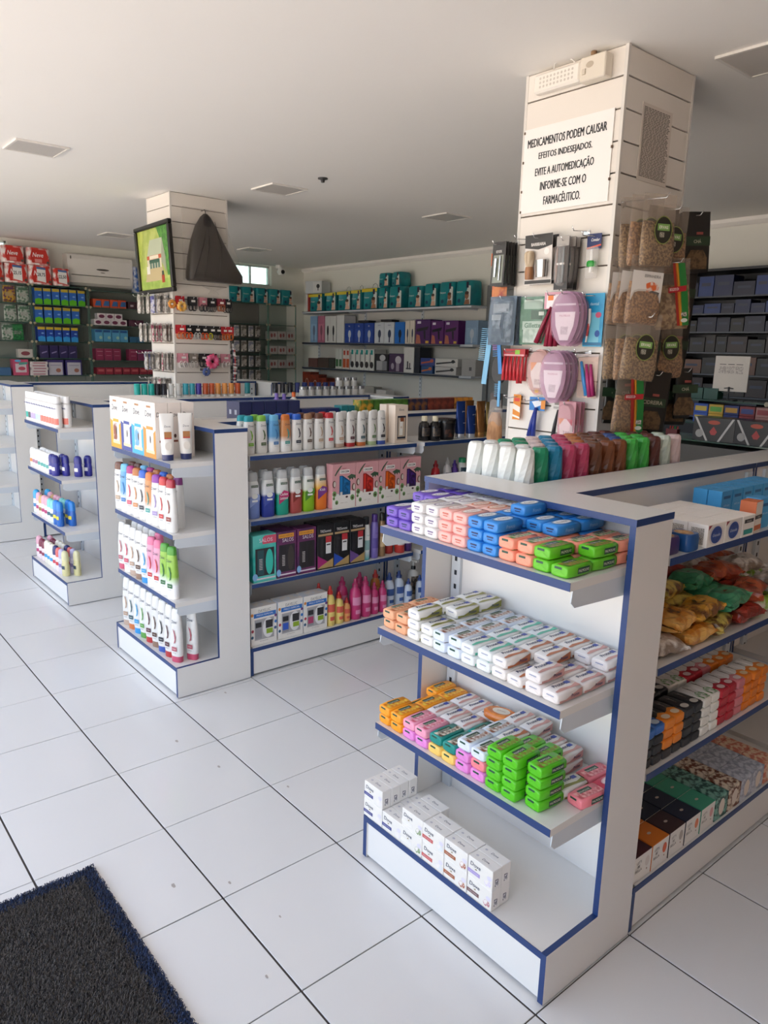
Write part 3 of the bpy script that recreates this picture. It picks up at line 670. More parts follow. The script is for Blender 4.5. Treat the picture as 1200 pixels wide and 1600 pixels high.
# Dove cartons on the plinth
def dove_deco(band, spot):
    def f(d, y):
        FT(d, y, 'Dove', -.018, .046, .044, .013, C('#2a3358'), slant=.12, bold=.004); FP(d, y, ell(.004, .002, 10, -.016, .034), C('#8a7a4a'), .0003)
        FP(d, y, rect(.024, .006, -.024, .02), C(band), .0002); FT(d, y, 'beauty cream bar', -.024, .02, .04, .0045, C('#e8e6f0'), dy=.0005)
        FP(d, y, ell(.013, .011, 14, .03, .018), C(spot, .4, h2='#e9e4e0', scale=120), .0002); FP(d, y, ell(.009, .007, 12, .036, .036), C('#dcd8ea'), .0002)
    return f
DV = {}
for k, b_, s_ in (('violet', '#4a4f8c', '#e6e2f0'), ('green', '#eeecea', '#6f8f54'), ('red', '#c9605c', '#d9e0f0'), ('brown', '#a8623c', '#a5583a'), ('lilac', '#a99ad0', '#d6cde6'), ('rosewood', '#7a5a58', '#b06a74')):
    DV[k] = carton('soap_carton', .096, .0385, .065, PAPER, mat('#eeebe8', .55, var=.03), None, dove_deco(b_, s_)); bq = MB(); bq.box(.0481, .0484, -.008, .006, .012, .034, C('#4a4a5a', .5, h2='#e9e7ea', scale=300)); DV[k].add('barcode', bq); tq = MB(); tq.text('Dove', (.004, 0, .0653), .036, .0085, C('#3a4060'), (1, 0, 0), (0, 1, 0), slant=.12); tq.disc((-.03, 0, .0653), (.005, 0, 0), (0, .004, 0), C('#c9c7d0'), 12); DV[k].add('printed_top', tq)
lay_ = [(-.742, [['violet'] * 2] * 4), (-.645, [['violet']] * 4), (-.547, [['green'] * 2, ['green'] * 2, ['green'] * 2]), (-.449, [['red'] * 2] * 2), (-.351, [['brown'] * 2] * 2), (-.253, [['rosewood', 'lilac']] * 2)]
for ci, (x, rows) in enumerate(lay_):
    for ri, ks in enumerate(rows):
        for li, k in enumerate(ks):
            DV[k].put((x + random.uniform(-.001, .001), .502 + .0395 * ri + random.uniform(-.0006, .0006), .1606 + li * .0653), random.uniform(-.01, .01),
                      f'small white soap carton with {k} band, {"top" if li else "bottom"} layer, {ORD[ri + 1]} row, {ORD[ci + 1]} column on the plinth', 'soap box', 'white soap cartons on the plinth')

# ------------------------------------------------------------------ bay right of the soaps (faces +x)
def OB(x): return (x, 0)
blk = [['wblue'] * 3, ['wblack'] * 3]
def two(k): return [k, k]
S3 = [two(['wblack', 'wblack', 'wblack', 'wblue'])] * 2 + [two(['wblack', 'worange', 'worange', 'worange'])] * 2 + [two(['wblack'] * 4)] * 2 + [two(['wleaf'] * 4)] * 2 + [two(['wred'] * 4)] * 2 + [two(['wpink'] * 4)] + [two(['wamber'] * 4)] * 3
pile((-.02, .898), FX, ZR[1 + 1], cols(.0, .0577, S3), .058, 'side bay', step=.12)
def bath_deco(spot):
    def f(d, y):
        for i, s in enumerate(("LET'S", 'BE', 'BELLA')): FT(d, y, s, -.022, .068 - i * .014, .036, .009, C('#3a3432'))
        FP(d, y, ell(.012, .018, 14, .024, .055), C(spot, .4), .0003); FP(d, y, ell(.003, .003, 8, .024, .028), C('#8a5a3a'), .0003)
    return f
BB = [('maroon', '#4a1f28', '#d8cfc8'), ('orange', '#d9761f', '#d8623a'), ('dark brown', '#3a2224', '#b0a8a0'), ('navy', '#1c2338', '#e07a4a'), ('jade', '#3f9c7c', '#d9a0a0')]
for ci, (nm, h, s_) in enumerate(BB):
    P = carton('soap_carton', .096, .088, .09, PAPER, mat(h, .4, var=.05), mat(h, .4, var=.05), bath_deco(s_))
    Pn = carton('soap_carton', .096, .088, .09, PAPER, mat('#1c2338', .4, var=.05), mat('#1c2338', .4, var=.05), bath_deco(s_)) if nm == 'dark brown' else P
    em = MB(); em.patch(ell(.009, .005, 12), (0, 0, .0903), (1, 0, 0), (0, 1, 0), C('#c9b8ac', .5)); P.add('emblem', em)
    if Pn is not P: Pn.add('emblem', P.parts[-1][1])
    for ri in range(3):
        pp = P if (ri == 0 or nm != 'dark brown') else Pn
        pp.put((-.056 - ri * .0895, .952 + ci * .1, .1606 + (0 if not (nm == 'navy' and ri) else 0)), FX + random.uniform(-.01, .01), f'{nm if pp is P else "navy"} topped gift soap carton, {ROW[ri] if ri < 3 else "rearmost"} row, bottom shelf, {ORD[ci + 1]} column from the end panel', 'soap box', 'gift soap cartons on the bottom shelf of the right bay')
PT = [('teal leaf patterned', '#7fb3a4', '#1f4a42'), ('brown honeycomb patterned', '#e2d3be', '#6a3418'), ('pale blue floral', '#c9cdd6', '#9aa0b0'), ('pale blue floral', '#c9cdd6', '#9aa0b0'), ('red floral', '#c9705a', '#e6c9a8')]
def oval_deco(d, y): FP(d, y, ell(.02, .032, 18, 0, .045), C('#e6d9cc', .5), .0003)
for ci, (nm, a, b) in enumerate(PT):
    P = carton('soap_carton', .088, .09, .088, mat(a, .45, h2=b, scale=55), None, None, oval_deco)
    for ri in range(3):
        P.put((-.057 - ri * .092, 1.452 + ci * .092 + (.004 if ci else 0), .1606), FX + random.uniform(-.01, .01), f'{nm} soap carton, {ROW[ri]} row, bottom shelf, {ORD[ci + 1]} column past the jade ones', 'soap box', 'gift soap cartons on the bottom shelf of the right bay')
# top shelf: small tins, white cartons with a blue disc, blue and orange cartons
def tin(h_, nm, loc):
    P = Proto('soap_pack', MB().loft([(0, 0, 0, .03, .034, 5), (.004, 0, 0, .033, .037, 5), (.04, 0, 0, .033, .037, 5), (.05, 0, 0, .03, .034, 5)], C(h_, .3), n=20))
    d = MB(); d.patch(ell(.024, .028), (0, 0, .0503), (1, 0, 0), (0, 1, 0), C('#c9a67a', .5, h2='#a87c4c', scale=60)); P.add('printed_label', d, label='wood grain oval on the lid')
    P.put(loc, FX, nm, 'soap', None)
tin('#3c2466', 'purple soap pack with wood grain oval beside the white end panel', (-.06, .955, ZR[0] + .0004)); tin('#174f8f', 'blue soap pack with wood grain oval in front of white cartons', (-.045, 1.035, ZR[0] + .0004))
def disc_deco(d, y):
    FP(d, y, ell(.043, .03, 24, 0, .034), C('#d9d4d6'), .0001); FP(d, y, ell(.033, .026, 24, 0, .034), C('#31519a', .4, h2='#2a4284', scale=80), .0003); FT(d, y, 'Granado', 0, .034, .05, .009, C('#dfe4f0'), dy=.0006, slant=.2)
    FP(d, y, [(-.05, .066), (-.03, .066), (-.05, .052)], C('#8f3038'), .0004)
    d.box(-.0529, -.0526, -.02, .02, .008, .056, C('#cfc8c0', .5, h2='#7a746c', scale=400))
P1 = carton('soap_carton', .104, .062, .068, PAPER, mat('#ebe6e0', .5, var=.03), None, disc_deco)
for ci in range(2):
    for ri in range(4):
        P1.put((-.036 - .0635 * ri, 1.15 + .106 * ci, ZR[0] + .0004), FX + random.uniform(-.01, .01), f'white soap carton with blue disc, {ROW[ri]} row, {ORD[ci + 1]} column on the right bay top shelf', 'soap box', 'white disc cartons on the top shelf')
def plain_deco(c, t):
    def f(d, y): FP(d, y, rect(.03, .006, 0, .05), C('#3a3a3e'), .0002); FT(d, y, t, 0, .05, .05, .006, C('#efe9e0'), dy=.0005); FP(d, y, rect(.03, .008, 0, .016), C(c), .0002)
    return f
P2 = carton('soap_carton', .082, .062, .067, PAPER, mat('#ebe6e0', .5, var=.03), None, plain_deco('#2f8f8a', 'Granado'))
for ri in range(4): P2.put((-.036 - .0635 * ri, 1.355, ZR[0] + .0004), FX, f'white soap carton with teal stripe, {ROW[ri]} row beside the blue disc cartons', 'soap box', 'white disc cartons on the top shelf')
P3 = carton('medicine_carton', .058, .05, .1, mat('#e2dcd4', .5), mat('#c96a3c', .45, var=.05), None, plain_deco('#c96a3c', 'Asepxia'))
P3.put((-.04, 1.44, ZR[0] + .0004), FX + R(5), 'orange sided white carton standing in front of the blue cartons', 'box', None)
P4 = carton('soap_carton', .072, .05, .1, mat('#4aa6dd', .4, var=.04), mat('#3f98d0', .4, var=.04), None, lambda d, y: (FP(d, y, rect(.024, .005, 0, .078), C('#1f5f9a'), .0002), FT(d, y, 'soft care', 0, .05, .05, .008, C('#cfe6f5'))))
for ci in range(6):
    for ri in range(2): P4.put((-.19 - .052 * ri, 1.535 + .0775 * ci, ZR[0] + .0004), FX, f'sky blue upright carton, {ROW[ri]} row, {ORD[ci + 1]} from the white cartons', 'box', 'sky blue cartons on the top shelf')
P4.put((-.055, 1.52, ZR[0] + .0004), FX, 'sky blue upright carton at the shelf edge past the orange one', 'box', 'sky blue cartons on the top shelf')

# crumpled sweet bags on the second shelf
def bag(key, h, h2, n_=16):
    m = MB(); L_ = .085; bm = mat(h, .28, h2=h2, scale=28, bump=.7, bscale=38, name='printed_foil')
    rg = []
    for t in (-1, -.93, -.86, -.62, -.3, 0, .3, .62, .86, .93, 1):
        a = abs(t); hh = .0015 if a > .9 else .026 * (1 - a ** 3) ** .6 + .002; ww = .052 if a > .9 else .05 - .006 * (1 - a)
        rg.append((t * L_, random.uniform(-.003, .003), .026 + random.uniform(-.003, .003), ww * random.uniform(.9, 1.03), hh, 2.6, None, random.uniform(-.1, .1)))
    m.loft(rg, bm, n=n_, axis='x', smooth=False, caps=(False, False))
    m.v = [(x + random.uniform(-.003, .003), y + random.uniform(-.003, .003), max(.001, z + random.uniform(-.0035, .0035))) for x, y, z in m.v]; P = Proto('sweets_bag', m)
    d = MB(); d.patch(ell(.03, .018), (0, 0, .053), (1, 0, 0), (0, 1, 0), C('#5a3a24', .4, h2=h, scale=50)); P.add('printed_label', d)
    return P
BG = dict(yellow=bag('y', '#d9a03c', '#7a4a22'), orange=bag('o', '#c9822e', '#e2b060'), green=bag('g', '#4f9f74', '#3a8560'), lemon=bag('l', '#ddc765', '#6a4424'), red=bag('r', '#a8392c', '#7c2a20'), rust=bag('u', '#b85a34', '#8f3a28'), lime=bag('i', '#8fb83a', '#e9e4dc'), white=bag('w', '#d8d2cb', '#8a7a6c'))
cnt = {}
plan = [(['white', 'yellow', 'orange'], ['orange', 'yellow', 'rust'], ['yellow', 'orange', 'red']), (['orange', 'yellow', 'rust'], ['yellow', 'lemon', 'red'], ['orange', 'lemon', 'rust']),
        (['lemon', 'lemon', 'red'], ['green', 'green', 'rust'], ['lemon', 'green', 'red']), (['red', 'green', 'lime'], ['rust', 'red', 'white'], ['red', 'rust', 'white']), (['lime', 'lime', 'white'], ['white', 'lime', 'lime'], ['lime', 'white', 'rust'])]
for li in range(3):
    for yi, tri in enumerate(plan):
        for xi, k in enumerate(tri[li]):
            if li == 2 and xi == 0: continue
            cnt[k] = cnt.get(k, 0) + 1; a = 90 + (random.uniform(-8, 8) if xi == 2 else random.uniform(-20, 20))
            y = 1.0 + yi * .168 + (.084 if li == 1 else 0) + random.uniform(-.012, .012)
            BG[k].put((-.07 - xi * .0885 - (.006 if li else 0) + random.uniform(-.003, .003), y, ZR[1] + .003 + li * .056 + (.004 if li else 0)), R(a), f'{k} crumpled sweets bag, {ORD[cnt[k]]} of the {k} ones from the end panel', 'bag', 'sweets bags heaped on the second shelf', sc=1.06, rx=R(random.uniform(-5, 5)) if li else 0, ry=R(random.uniform(-5, 5)) if li else 0)

# ------------------------------------------------------------------ twisted plastic bottles on the far side of the soap run
def twist_bottle(h, lab):
    m = MB(); bm = C(h, .35, var=.04); rg = [(0, 0, 0, .031, .031, 2), (.006, 0, 0, .0345, .0345, 2), (.075, 0, 0, .035, .035, 2)]
    for i in range(1, 8): rg.append((.075 + .021 * i, 0, 0, .035 - .0008 * i, .035 - .0008 * i, 2, None, i * .15))
    rg += [(.2325, 0, 0, .0265, .0265, 2, None, 1.08), (.2375, 0, 0, .021, .021, 2, None, 1.1)]
    m.loft(rg, bm, n=10, smooth=False); P = Proto('twist_bottle', m); d = MB()
    d.box(-.014, .014, -.0353, -.033, .015, .072, C(lab, .4)); d.text('LISO', (0, -.0357, .06), .024, .008, C('#e8e6e2'), (1, 0, 0), ZU, bold=.02); d.text('shampoo', (0, -.0357, .04), .024, .004, C('#d8d4d0'), (1, 0, 0), ZU)
    P.add('printed_label', d); return P
TB = {k: twist_bottle(h, l) for k, h, l in (('white', '#e6e8e4', '#5c5a58'), ('green', '#178a62', '#14604a'), ('teal', '#1a7fa6', '#155a86'), ('blush', '#dcc4c0', '#8a7a78'), ('pink', '#b83e62', '#7e2444'), ('amber', '#b9703c', '#7a4a2c'), ('brown', '#6a3f2a', '#3f2618'), ('chestnut', '#7c4526', '#4a2816'), ('lime', '#3fae46', '#2a7a34'), ('maroon', '#5a2a24', '#3a1c1a'), ('mint', '#c9d4c6', '#5c6058'), ('rosewhite', '#d9c0bf', '#4a4446'), ('navy', '#2c4a86', '#1c2f5a'))}
tb_cols = [(.905, ['white'] * 4), (.978, ['green', 'white', 'white', 'white']), (1.052, ['teal', 'blush', 'green', 'green']), (1.128, ['pink', 'teal', 'blush', 'green']), (1.204, ['pink', 'pink', 'teal', 'blush']), (1.28, ['brown', 'amber', 'pink', 'teal']), (1.36, ['chestnut', 'brown', 'amber', 'pink']), (1.436, ['chestnut', 'brown', 'brown', 'amber']), (1.512, ['lime', 'navy', 'brown', 'brown']), (1.59, ['lime', 'lime', 'navy', 'maroon']), (1.668, ['maroon', 'lime', 'lime', 'maroon']), (1.745, ['mint', 'maroon', 'maroon', 'maroon']), (1.822, ['rosewhite', 'mint', 'maroon', 'white'])]
tb_cols[0] = (.906, ['white'] * 4)
for ci, (y, ks) in enumerate(tb_cols):
    for ri, k in enumerate(ks):
        TB[k].put((-.556 - ri * .0725, y + .03, ZR[0] + .0004), FX + R(18) + random.uniform(-.2, .2), f'{k} twisted plastic bottle, {ORD[ci + 1]} file from the end panel, {ORD[ri + 1]} in from the run top', 'bottle', 'twisted bottles behind the soap run')

# ------------------------------------------------------------------ hair care run (second gondola), shelves facing +x
MILK = C('#dddcd9', .3, var=.02)
def dove_bottle(cap, accent, tint=None, inverted=False, line2=None):
    def deco(d, y):
        z0 = .0 if not inverted else .012
        FT(d, y, 'Dove', 0, .145 if not inverted else .15, .03, .011, C('#2c3350'), slant=.12, dy=.001 if not inverted else -.004)
        FP(d, y, [(-.006, .125), (.004, .118), (.012, .095), (.008, .075), (-.002, .07), (.004, .085), (.002, .105)], C(accent, .4), .0012)
        FP(d, y, rect(.015, .008, 0, .05), C(accent, .4), .0012); FT(d, y, 'shampoo', 0, .05, .026, .005, C('#f0eeea'), dy=.0016)
        FT(d, y, 'nutrition', 0, .036, .024, .004, C('#5a5a64'), dy=.0014)
    body = MILK if not tint else gradmat([(0, '#f1f0ee'), (.3, '#eceff0'), (.5, tint), (1, tint)], .0, .17)
    return oval_bottle('shampoo_bottle', .196, .0325, .0205, body, C(cap, .3, var=.02), .03 if not inverted else .022, 'flip', inverted, deco)
DB = dict(teal=dove_bottle('#1f8f9c', '#7fb83a'), leaf=dove_bottle('#7fb84a', '#3f5a34'), sky=dove_bottle('#6fb6dc', '#3a7ab8', '#5f9fd0'), amber=dove_bottle('#cf7434', '#4aa09a', '#c98a58'), blue=dove_bottle('#2f62c4', '#2c3242'), tan=dove_bottle('#9a7458', '#5a4438'), brown=dove_bottle('#6e4638', '#b8a088'), red=dove_bottle('#c2333a', '#c2333a'),
          magenta=dove_bottle('#a8327c', '#c9506a'), copper=dove_bottle('#b9713c', '#c98a58'), violet=dove_bottle('#8a3aa0', '#a090c0'), wine=dove_bottle('#a82c3c', '#8a3a34'), plum=dove_bottle('#7a2a70', '#3a2a24'),
          rosetint=dove_bottle('#e0769a', '#c2333a', '#d99ab4'), limetint=dove_bottle('#4f9a34', '#2f6a3a', '#8fbc4a'),
          i_tan=dove_bottle('#b8a090', '#b89a84', None, True), i_red=dove_bottle('#b03034', '#5a3038', None, True), i_orange=dove_bottle('#c9703a', '#3a5a64', None, True), i_green=dove_bottle('#a8bc90', '#6a8a5a', None, True), i_blue=dove_bottle('#3a56a8', '#2a2c34', None, True), i_white=dove_bottle('#e6e4e0', '#c9506a', None, True), i_pink=dove_bottle('#c2506c', '#b0606c', None, True), i_leaf=dove_bottle('#5a9a44', '#5a9a44', None, True), i_sky=dove_bottle('#2f8fd0', '#3a9ad0', None, True), i_brown=dove_bottle('#8f7260', '#5a4034', None, True))
r1 = ['teal', 'leaf', 'sky', 'amber', 'blue', 'tan', 'brown', 'red', 'i_tan', 'i_red', 'i_orange', 'i_green', 'i_blue']
r1b = ['teal', 'leaf', 'sky', 'blue', 'blue', 'brown', 'brown', 'red', 'i_tan', 'i_red', 'i_orange', 'i_green', 'i_blue']
ys = [.947, 1.02, 1.095, 1.165, 1.236, 1.306, 1.38, 1.449, 1.52, 1.597, 1.674, 1.754, 1.822]
def dn(k): return ('white upside-down bottle with %s cap' % k[2:]) if k.startswith('i_') else {'sky': 'clear blue shampoo bottle', 'amber': 'clear amber shampoo bottle', 'rosetint': 'clear pink shampoo bottle', 'limetint': 'clear green shampoo bottle'}.get(k, 'white shampoo bottle with %s cap' % k)
for i, (y, k, kb) in enumerate(zip(ys, r1, r1b)):
    DB[k].put((-2.362, y, ZR2[0] + .0004), FX + random.uniform(-.06, .06), f'{dn(k)}, front row, {ORD[i + 1]} along the shampoo shelf', 'bottle', 'bottles on the top shelf of the shampoo run')
    DB[kb].put((-2.412, y - .012, ZR2[0] + .0004), FX + random.uniform(-.06, .06), f'{dn(kb)}, second row, {ORD[i + 1]} along the shampoo shelf', 'bottle', 'bottles on the top shelf of the shampoo run')
# Dove gift carton with a window
CREAM = mat('#e8d8c8', .45, var=.03)
def win_kit(w_, d_, h_, base, win, body, swirl):
    def deco(d, y):
        FT(d, y, 'Dove', 0, h_ * .88, w_ * .42, h_ * .055, C('#3a3a44'), slant=.12)
        FP(d, y, rect(w_ * .33, h_ * .3, w_ * .02, h_ * .42), C('#20283c'), .0002); FP(d, y, rect(w_ * .28, h_ * .25, w_ * .02, h_ * .42), C(win), .0005)
        FP(d, y, rect(w_ * .13, h_ * .2, -w_ * .02, h_ * .41), C(body, .3), .0009); FP(d, y, rect(w_ * .14, h_ * .05, w_ * .04, h_ * .62), C(swirl), .0011)
        FP(d, y, ell(w_ * .07, w_ * .07, 14, -w_ * .01, h_ * .42), C('#d8c8b8'), .0013)
        FP(d, y, rect(w_ * .35, h_ * .012, 0, h_ * .1), C('#b89a80'), .0003)
    return carton('gift_carton', w_, d_, h_, base, None, None, deco)
k1 = win_kit(.1, .062, .225, CREAM, '#c9b8a4', '#eceae6', '#8a4a2c')
k1.put((-2.365, 1.955, ZR2[0] + .0004), FX, 'beige gift carton with window standing past the white bottles, front', 'box', None)
k1.put((-2.43, 1.94, ZR2[0] + .0004), FX, 'beige gift carton behind another beside the white bottles', 'box', None)

# second shelf: six big bottles, four pink hair kits
def palm_bottle(c1, c2, acc, word=None):
    def deco(d, y):
        FP(d, y, rect(.02, .006, 0, .172), C('#1d4a38'), .0006); FT(d, y, 'PALMOLIVE', 0, .172, .034, .006, C('#f0efe6'), dy=.001)
        FP(d, y, [(-.03, .06), (.03, .1), (.03, .125), (.0, .135), (-.03, .11)], C(acc, .4), .0004)
        if word:
            for i, s in enumerate(word): FT(d, y, s, 0, .115 - i * .022, .046, .015, C('#f3eef0'), dy=.001, slant=.25, bold=.01)
        else: FP(d, y, ell(.018, .014, 14, 0, .12), C('#e6e8e4', .4), .0008); FP(d, y, rect(.016, .005, 0, .095), C('#e6e8ea'), .0009)
    return oval_bottle('shampoo_bottle', .243, .0375, .024, gradmat([(0, c1), (.55, c1), (.62, c2), (1, '#e3e5e2')], 0, .2), film('#e9ecec', .45, .08, 'clear_cap', .05), .045, 'flip', False, deco, slim=.74, e=2.8)
PB = [('blue grey', palm_bottle('#6f86c4', '#dfe3ea', '#8fa4d8')), ('deep blue', palm_bottle('#2a3c96', '#d6dbe4', '#3a4fa8')), ('teal and magenta', palm_bottle('#149a84', '#dde2e0', '#b82a68', ('Cachos', 'Luminosos'))), ('brick red', palm_bottle('#a84a48', '#e0dcd8', '#8f3a34')), ('lime green', palm_bottle('#86b81e', '#dfe4d4', '#4f8a2a')), ('orange and purple', palm_bottle('#e07828', '#e8b040', '#7a3a8c', ('Kids',)))]
for i, ((nm, P), y) in enumerate(zip(PB, (.96, 1.05, 1.138, 1.223, 1.305, 1.388))):
    P.put((-2.355, y, ZR2[1] + .0004), FX + random.uniform(-.05, .05), f'{nm} shampoo bottle with clear cap on the second shelf', 'bottle', 'big shampoo bottles on the second shelf')
    if i < 5: P.put((-2.415, y + .01, ZR2[1] + .0004), FX, f'{nm} shampoo bottle with clear cap, second row behind the like one', 'bottle', 'big shampoo bottles on the second shelf')
PINKC = mat('#d8a0a4', .45, var=.04)
def palm_kit(c1, c2):
    def deco(d, y):
        FP(d, y, [(-.08, 0), (.08, 0), (.08, .09), (.03, .1), (-.04, .082), (-.08, .1)], C('#ece8e2'), .0001)
        FP(d, y, rect(.034, .011, .004, .207), C('#f0ece8'), .0002); FT(d, y, 'ORIGEM', .004, .207, .056, .012, C('#3a3436'), dy=.0006, bold=.01); FT(d, y, 'natural', .0, .226, .03, .007, C('#a03a4a'), dy=.0003)
        FP(d, y, [(-.032, .075), (.045, .075), (.045, .15), (-.01, .185), (-.032, .185)], C(c2, .4), .0003)
        FP(d, y, rect(.008, .05, -.019, .13), C(c1, .3), .0006); FP(d, y, [(-.004, .08), (.04, .08), (.04, .145), (-.004, .172)], C(c1, .3, h2=c2, scale=40), .0006); FP(d, y, rect(.008, .009, -.019, .084), C('#d9d8d4'), .0008)
        leaf = C('#3f5a44', .5)
        FP(d, y, [(-.066, .19), (-.05, .215), (-.025, .24), (-.012, .243), (-.02, .236), (-.045, .205), (-.06, .185)], leaf, .0003)
        FP(d, y, [(.02, .175), (.05, .19), (.08, .182), (.08, .16), (.066, .17), (.06, .155), (.05, .168), (.038, .155), (.034, .168)], leaf, .0008)
        for x, z, a in ((-.066, .085, .014), (.06, .055, .015), (-.05, .035, .011), (-.07, .06, .008)):
            FP(d, y, ell(a, a * 1.15, 14, x, z), C('#6f9a5c', .5), .0004); FP(d, y, ell(a * .45, a * .5, 10, x, z - .002), C('#4a3a24', .5), .0007)
        for x, z, a in ((-.068, .14, .016), (.068, .115, .016)):
            FP(d, y, ell(a * .8, a * 1.3, 14, x, z), C('#6a4a3c', .5), .0004); FP(d, y, ell(a * .5, a, 12, x + .003, z), C('#d9cfc4', .5), .0007)
        FP(d, y, ell(.009, .006, 10, .02, .062), C('#4a2f34'), .0004); FT(d, y, 'shampoo + creme', 0, .03, .06, .006, C('#8a7a74'), dy=.0005)
    return carton('hair_kit_carton', .164, .058, .252, PINKC, None, None, deco)
for i, (nm, c1, c2, y) in enumerate((('blue', '#1f78b8', '#14507e', 1.516), ('red', '#d6382e', '#8f1f1c', 1.683), ('orange', '#e0641f', '#9a3f14', 1.85), ('purple', '#4f2a80', '#2a1a3c', 2.017))):
    palm_kit(c1, c2).put((-2.335, y, ZR2[1] + .0004), FX, f'pink hair kit carton with {nm} tubes in its window', 'box', 'pink hair kits on the second shelf')
# third shelf
def salon(front, side, lab, accent, band, txt, tw):
    def deco(d, y):
        w2 = .058
        if band: FP(d, y, rect(.048, .011, -.004, .232), C(band), .0002); FT(d, y, 'EDICAO ESPECIAL', -.004, .232, .08, .008, C('#5a3020'), dy=.0006)
        if accent: FP(d, y, [(-.012, .205), (.062, .205), (.062, .25), (.0, .25), (-.012, .238)], C(accent), .0002)
        FT(d, y, txt, .006, .208 if not accent else .226, .07, .02, C('#e8dcea'), dy=.0006, bold=.0)
        FP(d, y, rect(.05, .075, .0, .108), C('#231f26', .3), .0003)
        FP(d, y, rect(.017, .068, -.022, .106), C(lab, .3), .0006); FP(d, y, ell(.02, .07, 20, .024, .106), C(tw, .3), .0006)
        for i in range(7): FP(d, y, rect(.009, .0022, -.022, .07 + i * .009), C('#b8b4b4'), .001)
        FP(d, y, ell(.014, .02, 12, -.052, .03), C('#7fb0dc'), .0004); FP(d, y, rect(.05, .004, .006, .018), C('#d8cfd8'), .0005)
    return carton('hair_kit_carton', .122, .085, .255, front, side, None, deco)
TEALC = mat('#23a79c', .4, h2='#5cc3b8', scale=9); PURC = mat('#4a2450', .4, h2='#6a2a5c', scale=12)
salon(TEALC, TEALC, '#1c4a50', '#cf5068', None, 'SALOS', '#2fbfae').put((-2.34, .996, ZR2[2] + .0004), FX, 'teal hair kit carton with coral label beside the end panel', 'box', None, sc=(1.14, 1, 1))
for i, y in enumerate((1.133, 1.262)):
    P = salon(PURC, PURC, '#1d191e', None, '#e09a34', 'SALOS', '#3a3230' if i == 0 else '#1f1c1e')
    P.put((-2.34, y, ZR2[2] + .0004), FX, f'purple hair kit carton with orange band, {ORD[i + 1]} of the two', 'box', 'purple hair kits'); 
    if i == 0: P.put((-2.43, y, ZR2[2] + .0004), FX, 'purple hair kit carton standing behind the first purple one', 'box', 'purple hair kits')
BLK = mat('#17161a', .3, var=.05)
def trs(c):
    def deco(d, y):
        FT(d, y, 'TRESemmé', 0, .222, .074, .015, C('#f0eeee'), dy=.0004); FP(d, y, rect(.05, .006, 0, .2), C('#b89a70'), .0002)
        FP(d, y, [(-.053, .012), (.053, .012), (.053, .02), (-.053, .085)], C(c, .4), .0002); FP(d, y, [(-.053, .008), (.053, .008), (.053, .06), (-.03, .022)], C('#c2a46c', .35, metal=.3), .0004)
        FP(d, y, rect(.018, .035, .02, .125), C('#e2e2e2', .3), .0004); FP(d, y, rect(.019, .018, .02, .172), C('#b8323a'), .0006); FP(d, y, rect(.012, .055, -.028, .13), C('#2e2c30', .2), .0004); FP(d, y, rect(.013, .004, .02, .142), C('#3a3a3c'), .0008)
    return carton('hair_kit_carton', .108, .062, .258, BLK, None, None, deco)
for i, (nm, c, y) in enumerate((('magenta', '#a0206c', 1.386), ('blue', '#1f4ab0', 1.499), ('violet', '#6a4a8c', 1.613))):
    P = trs(c)
    P.put((-2.328, y, ZR2[2] + .0004), FX, f'black hair kit carton with {nm} corner, front', 'box', 'black hair kits'); P.put((-2.393, y - .008, ZR2[2] + .0004), FX, f'black hair kit carton with {nm} corner, standing behind its twin', 'box', 'black hair kits')
def spray(body, cap, band):
    def deco(d, r): wrap(d, r, .06, .12, C(band, .35)); d.text('hair', (0, -r - .001, .15), .022, .012, C(band, .4), (1, 0, 0), ZU)
    return round_bottle('spray_can', .258, .0265, body, C(cap, .3), .8, .045, .7, deco, .1)
spray(gradmat([(0, '#4fb0b4'), (.3, '#e6ebe8'), (1, '#eceeea')], 0, .2, .25), '#1c2428', '#8fb8b8').put((-2.335, 1.702, ZR2[2] + .0004), FX, 'white and teal hair spray can with black cap', 'spray can', None)
spray(C('#7c6cb4', .3), '#4a2a7c', '#5a4a98').put((-2.335, 1.768, ZR2[2] + .0004), FX, 'lilac hair spray can with purple cap', 'spray can', None, sc=(.95, .95, 1.03))
spray(C('#9a7a58', .3, metal=.3), '#2a2420', '#c2a67c').put((-2.335, 1.826, ZR2[2] + .0004), FX, 'bronze hair spray can with dark cap', 'spray can', None, sc=(.85, .85, 1.03))
rb = round_bottle('lotion_bottle', .2, .032, C('#b83a34', .3), C('#26326c', .3), .6, .055, .62, lambda d, r: wrap(d, r, .05, .1, C('#cfc4c4')), .2)
rv = round_bottle('lotion_bottle', .19, .03, C('#4a2a6c', .3), C('#26326c', .3), .6, .055, .62, lambda d, r: wrap(d, r, .05, .1, C('#b8a8c4')), .2)
for i, y in enumerate((1.905, 1.975)): rb.put((-2.34 - .03 * (1 - i), y, ZR2[2] + .0004), FX, f'red lotion bottle with navy cap, {ORD[i + 1]} past the spray cans', 'bottle', 'red and violet bottles on the third shelf')
rv.put((-2.345, 2.04, ZR2[2] + .0004), FX, 'violet lotion bottle with navy cap past the red ones', 'bottle', 'red and violet bottles on the third shelf')
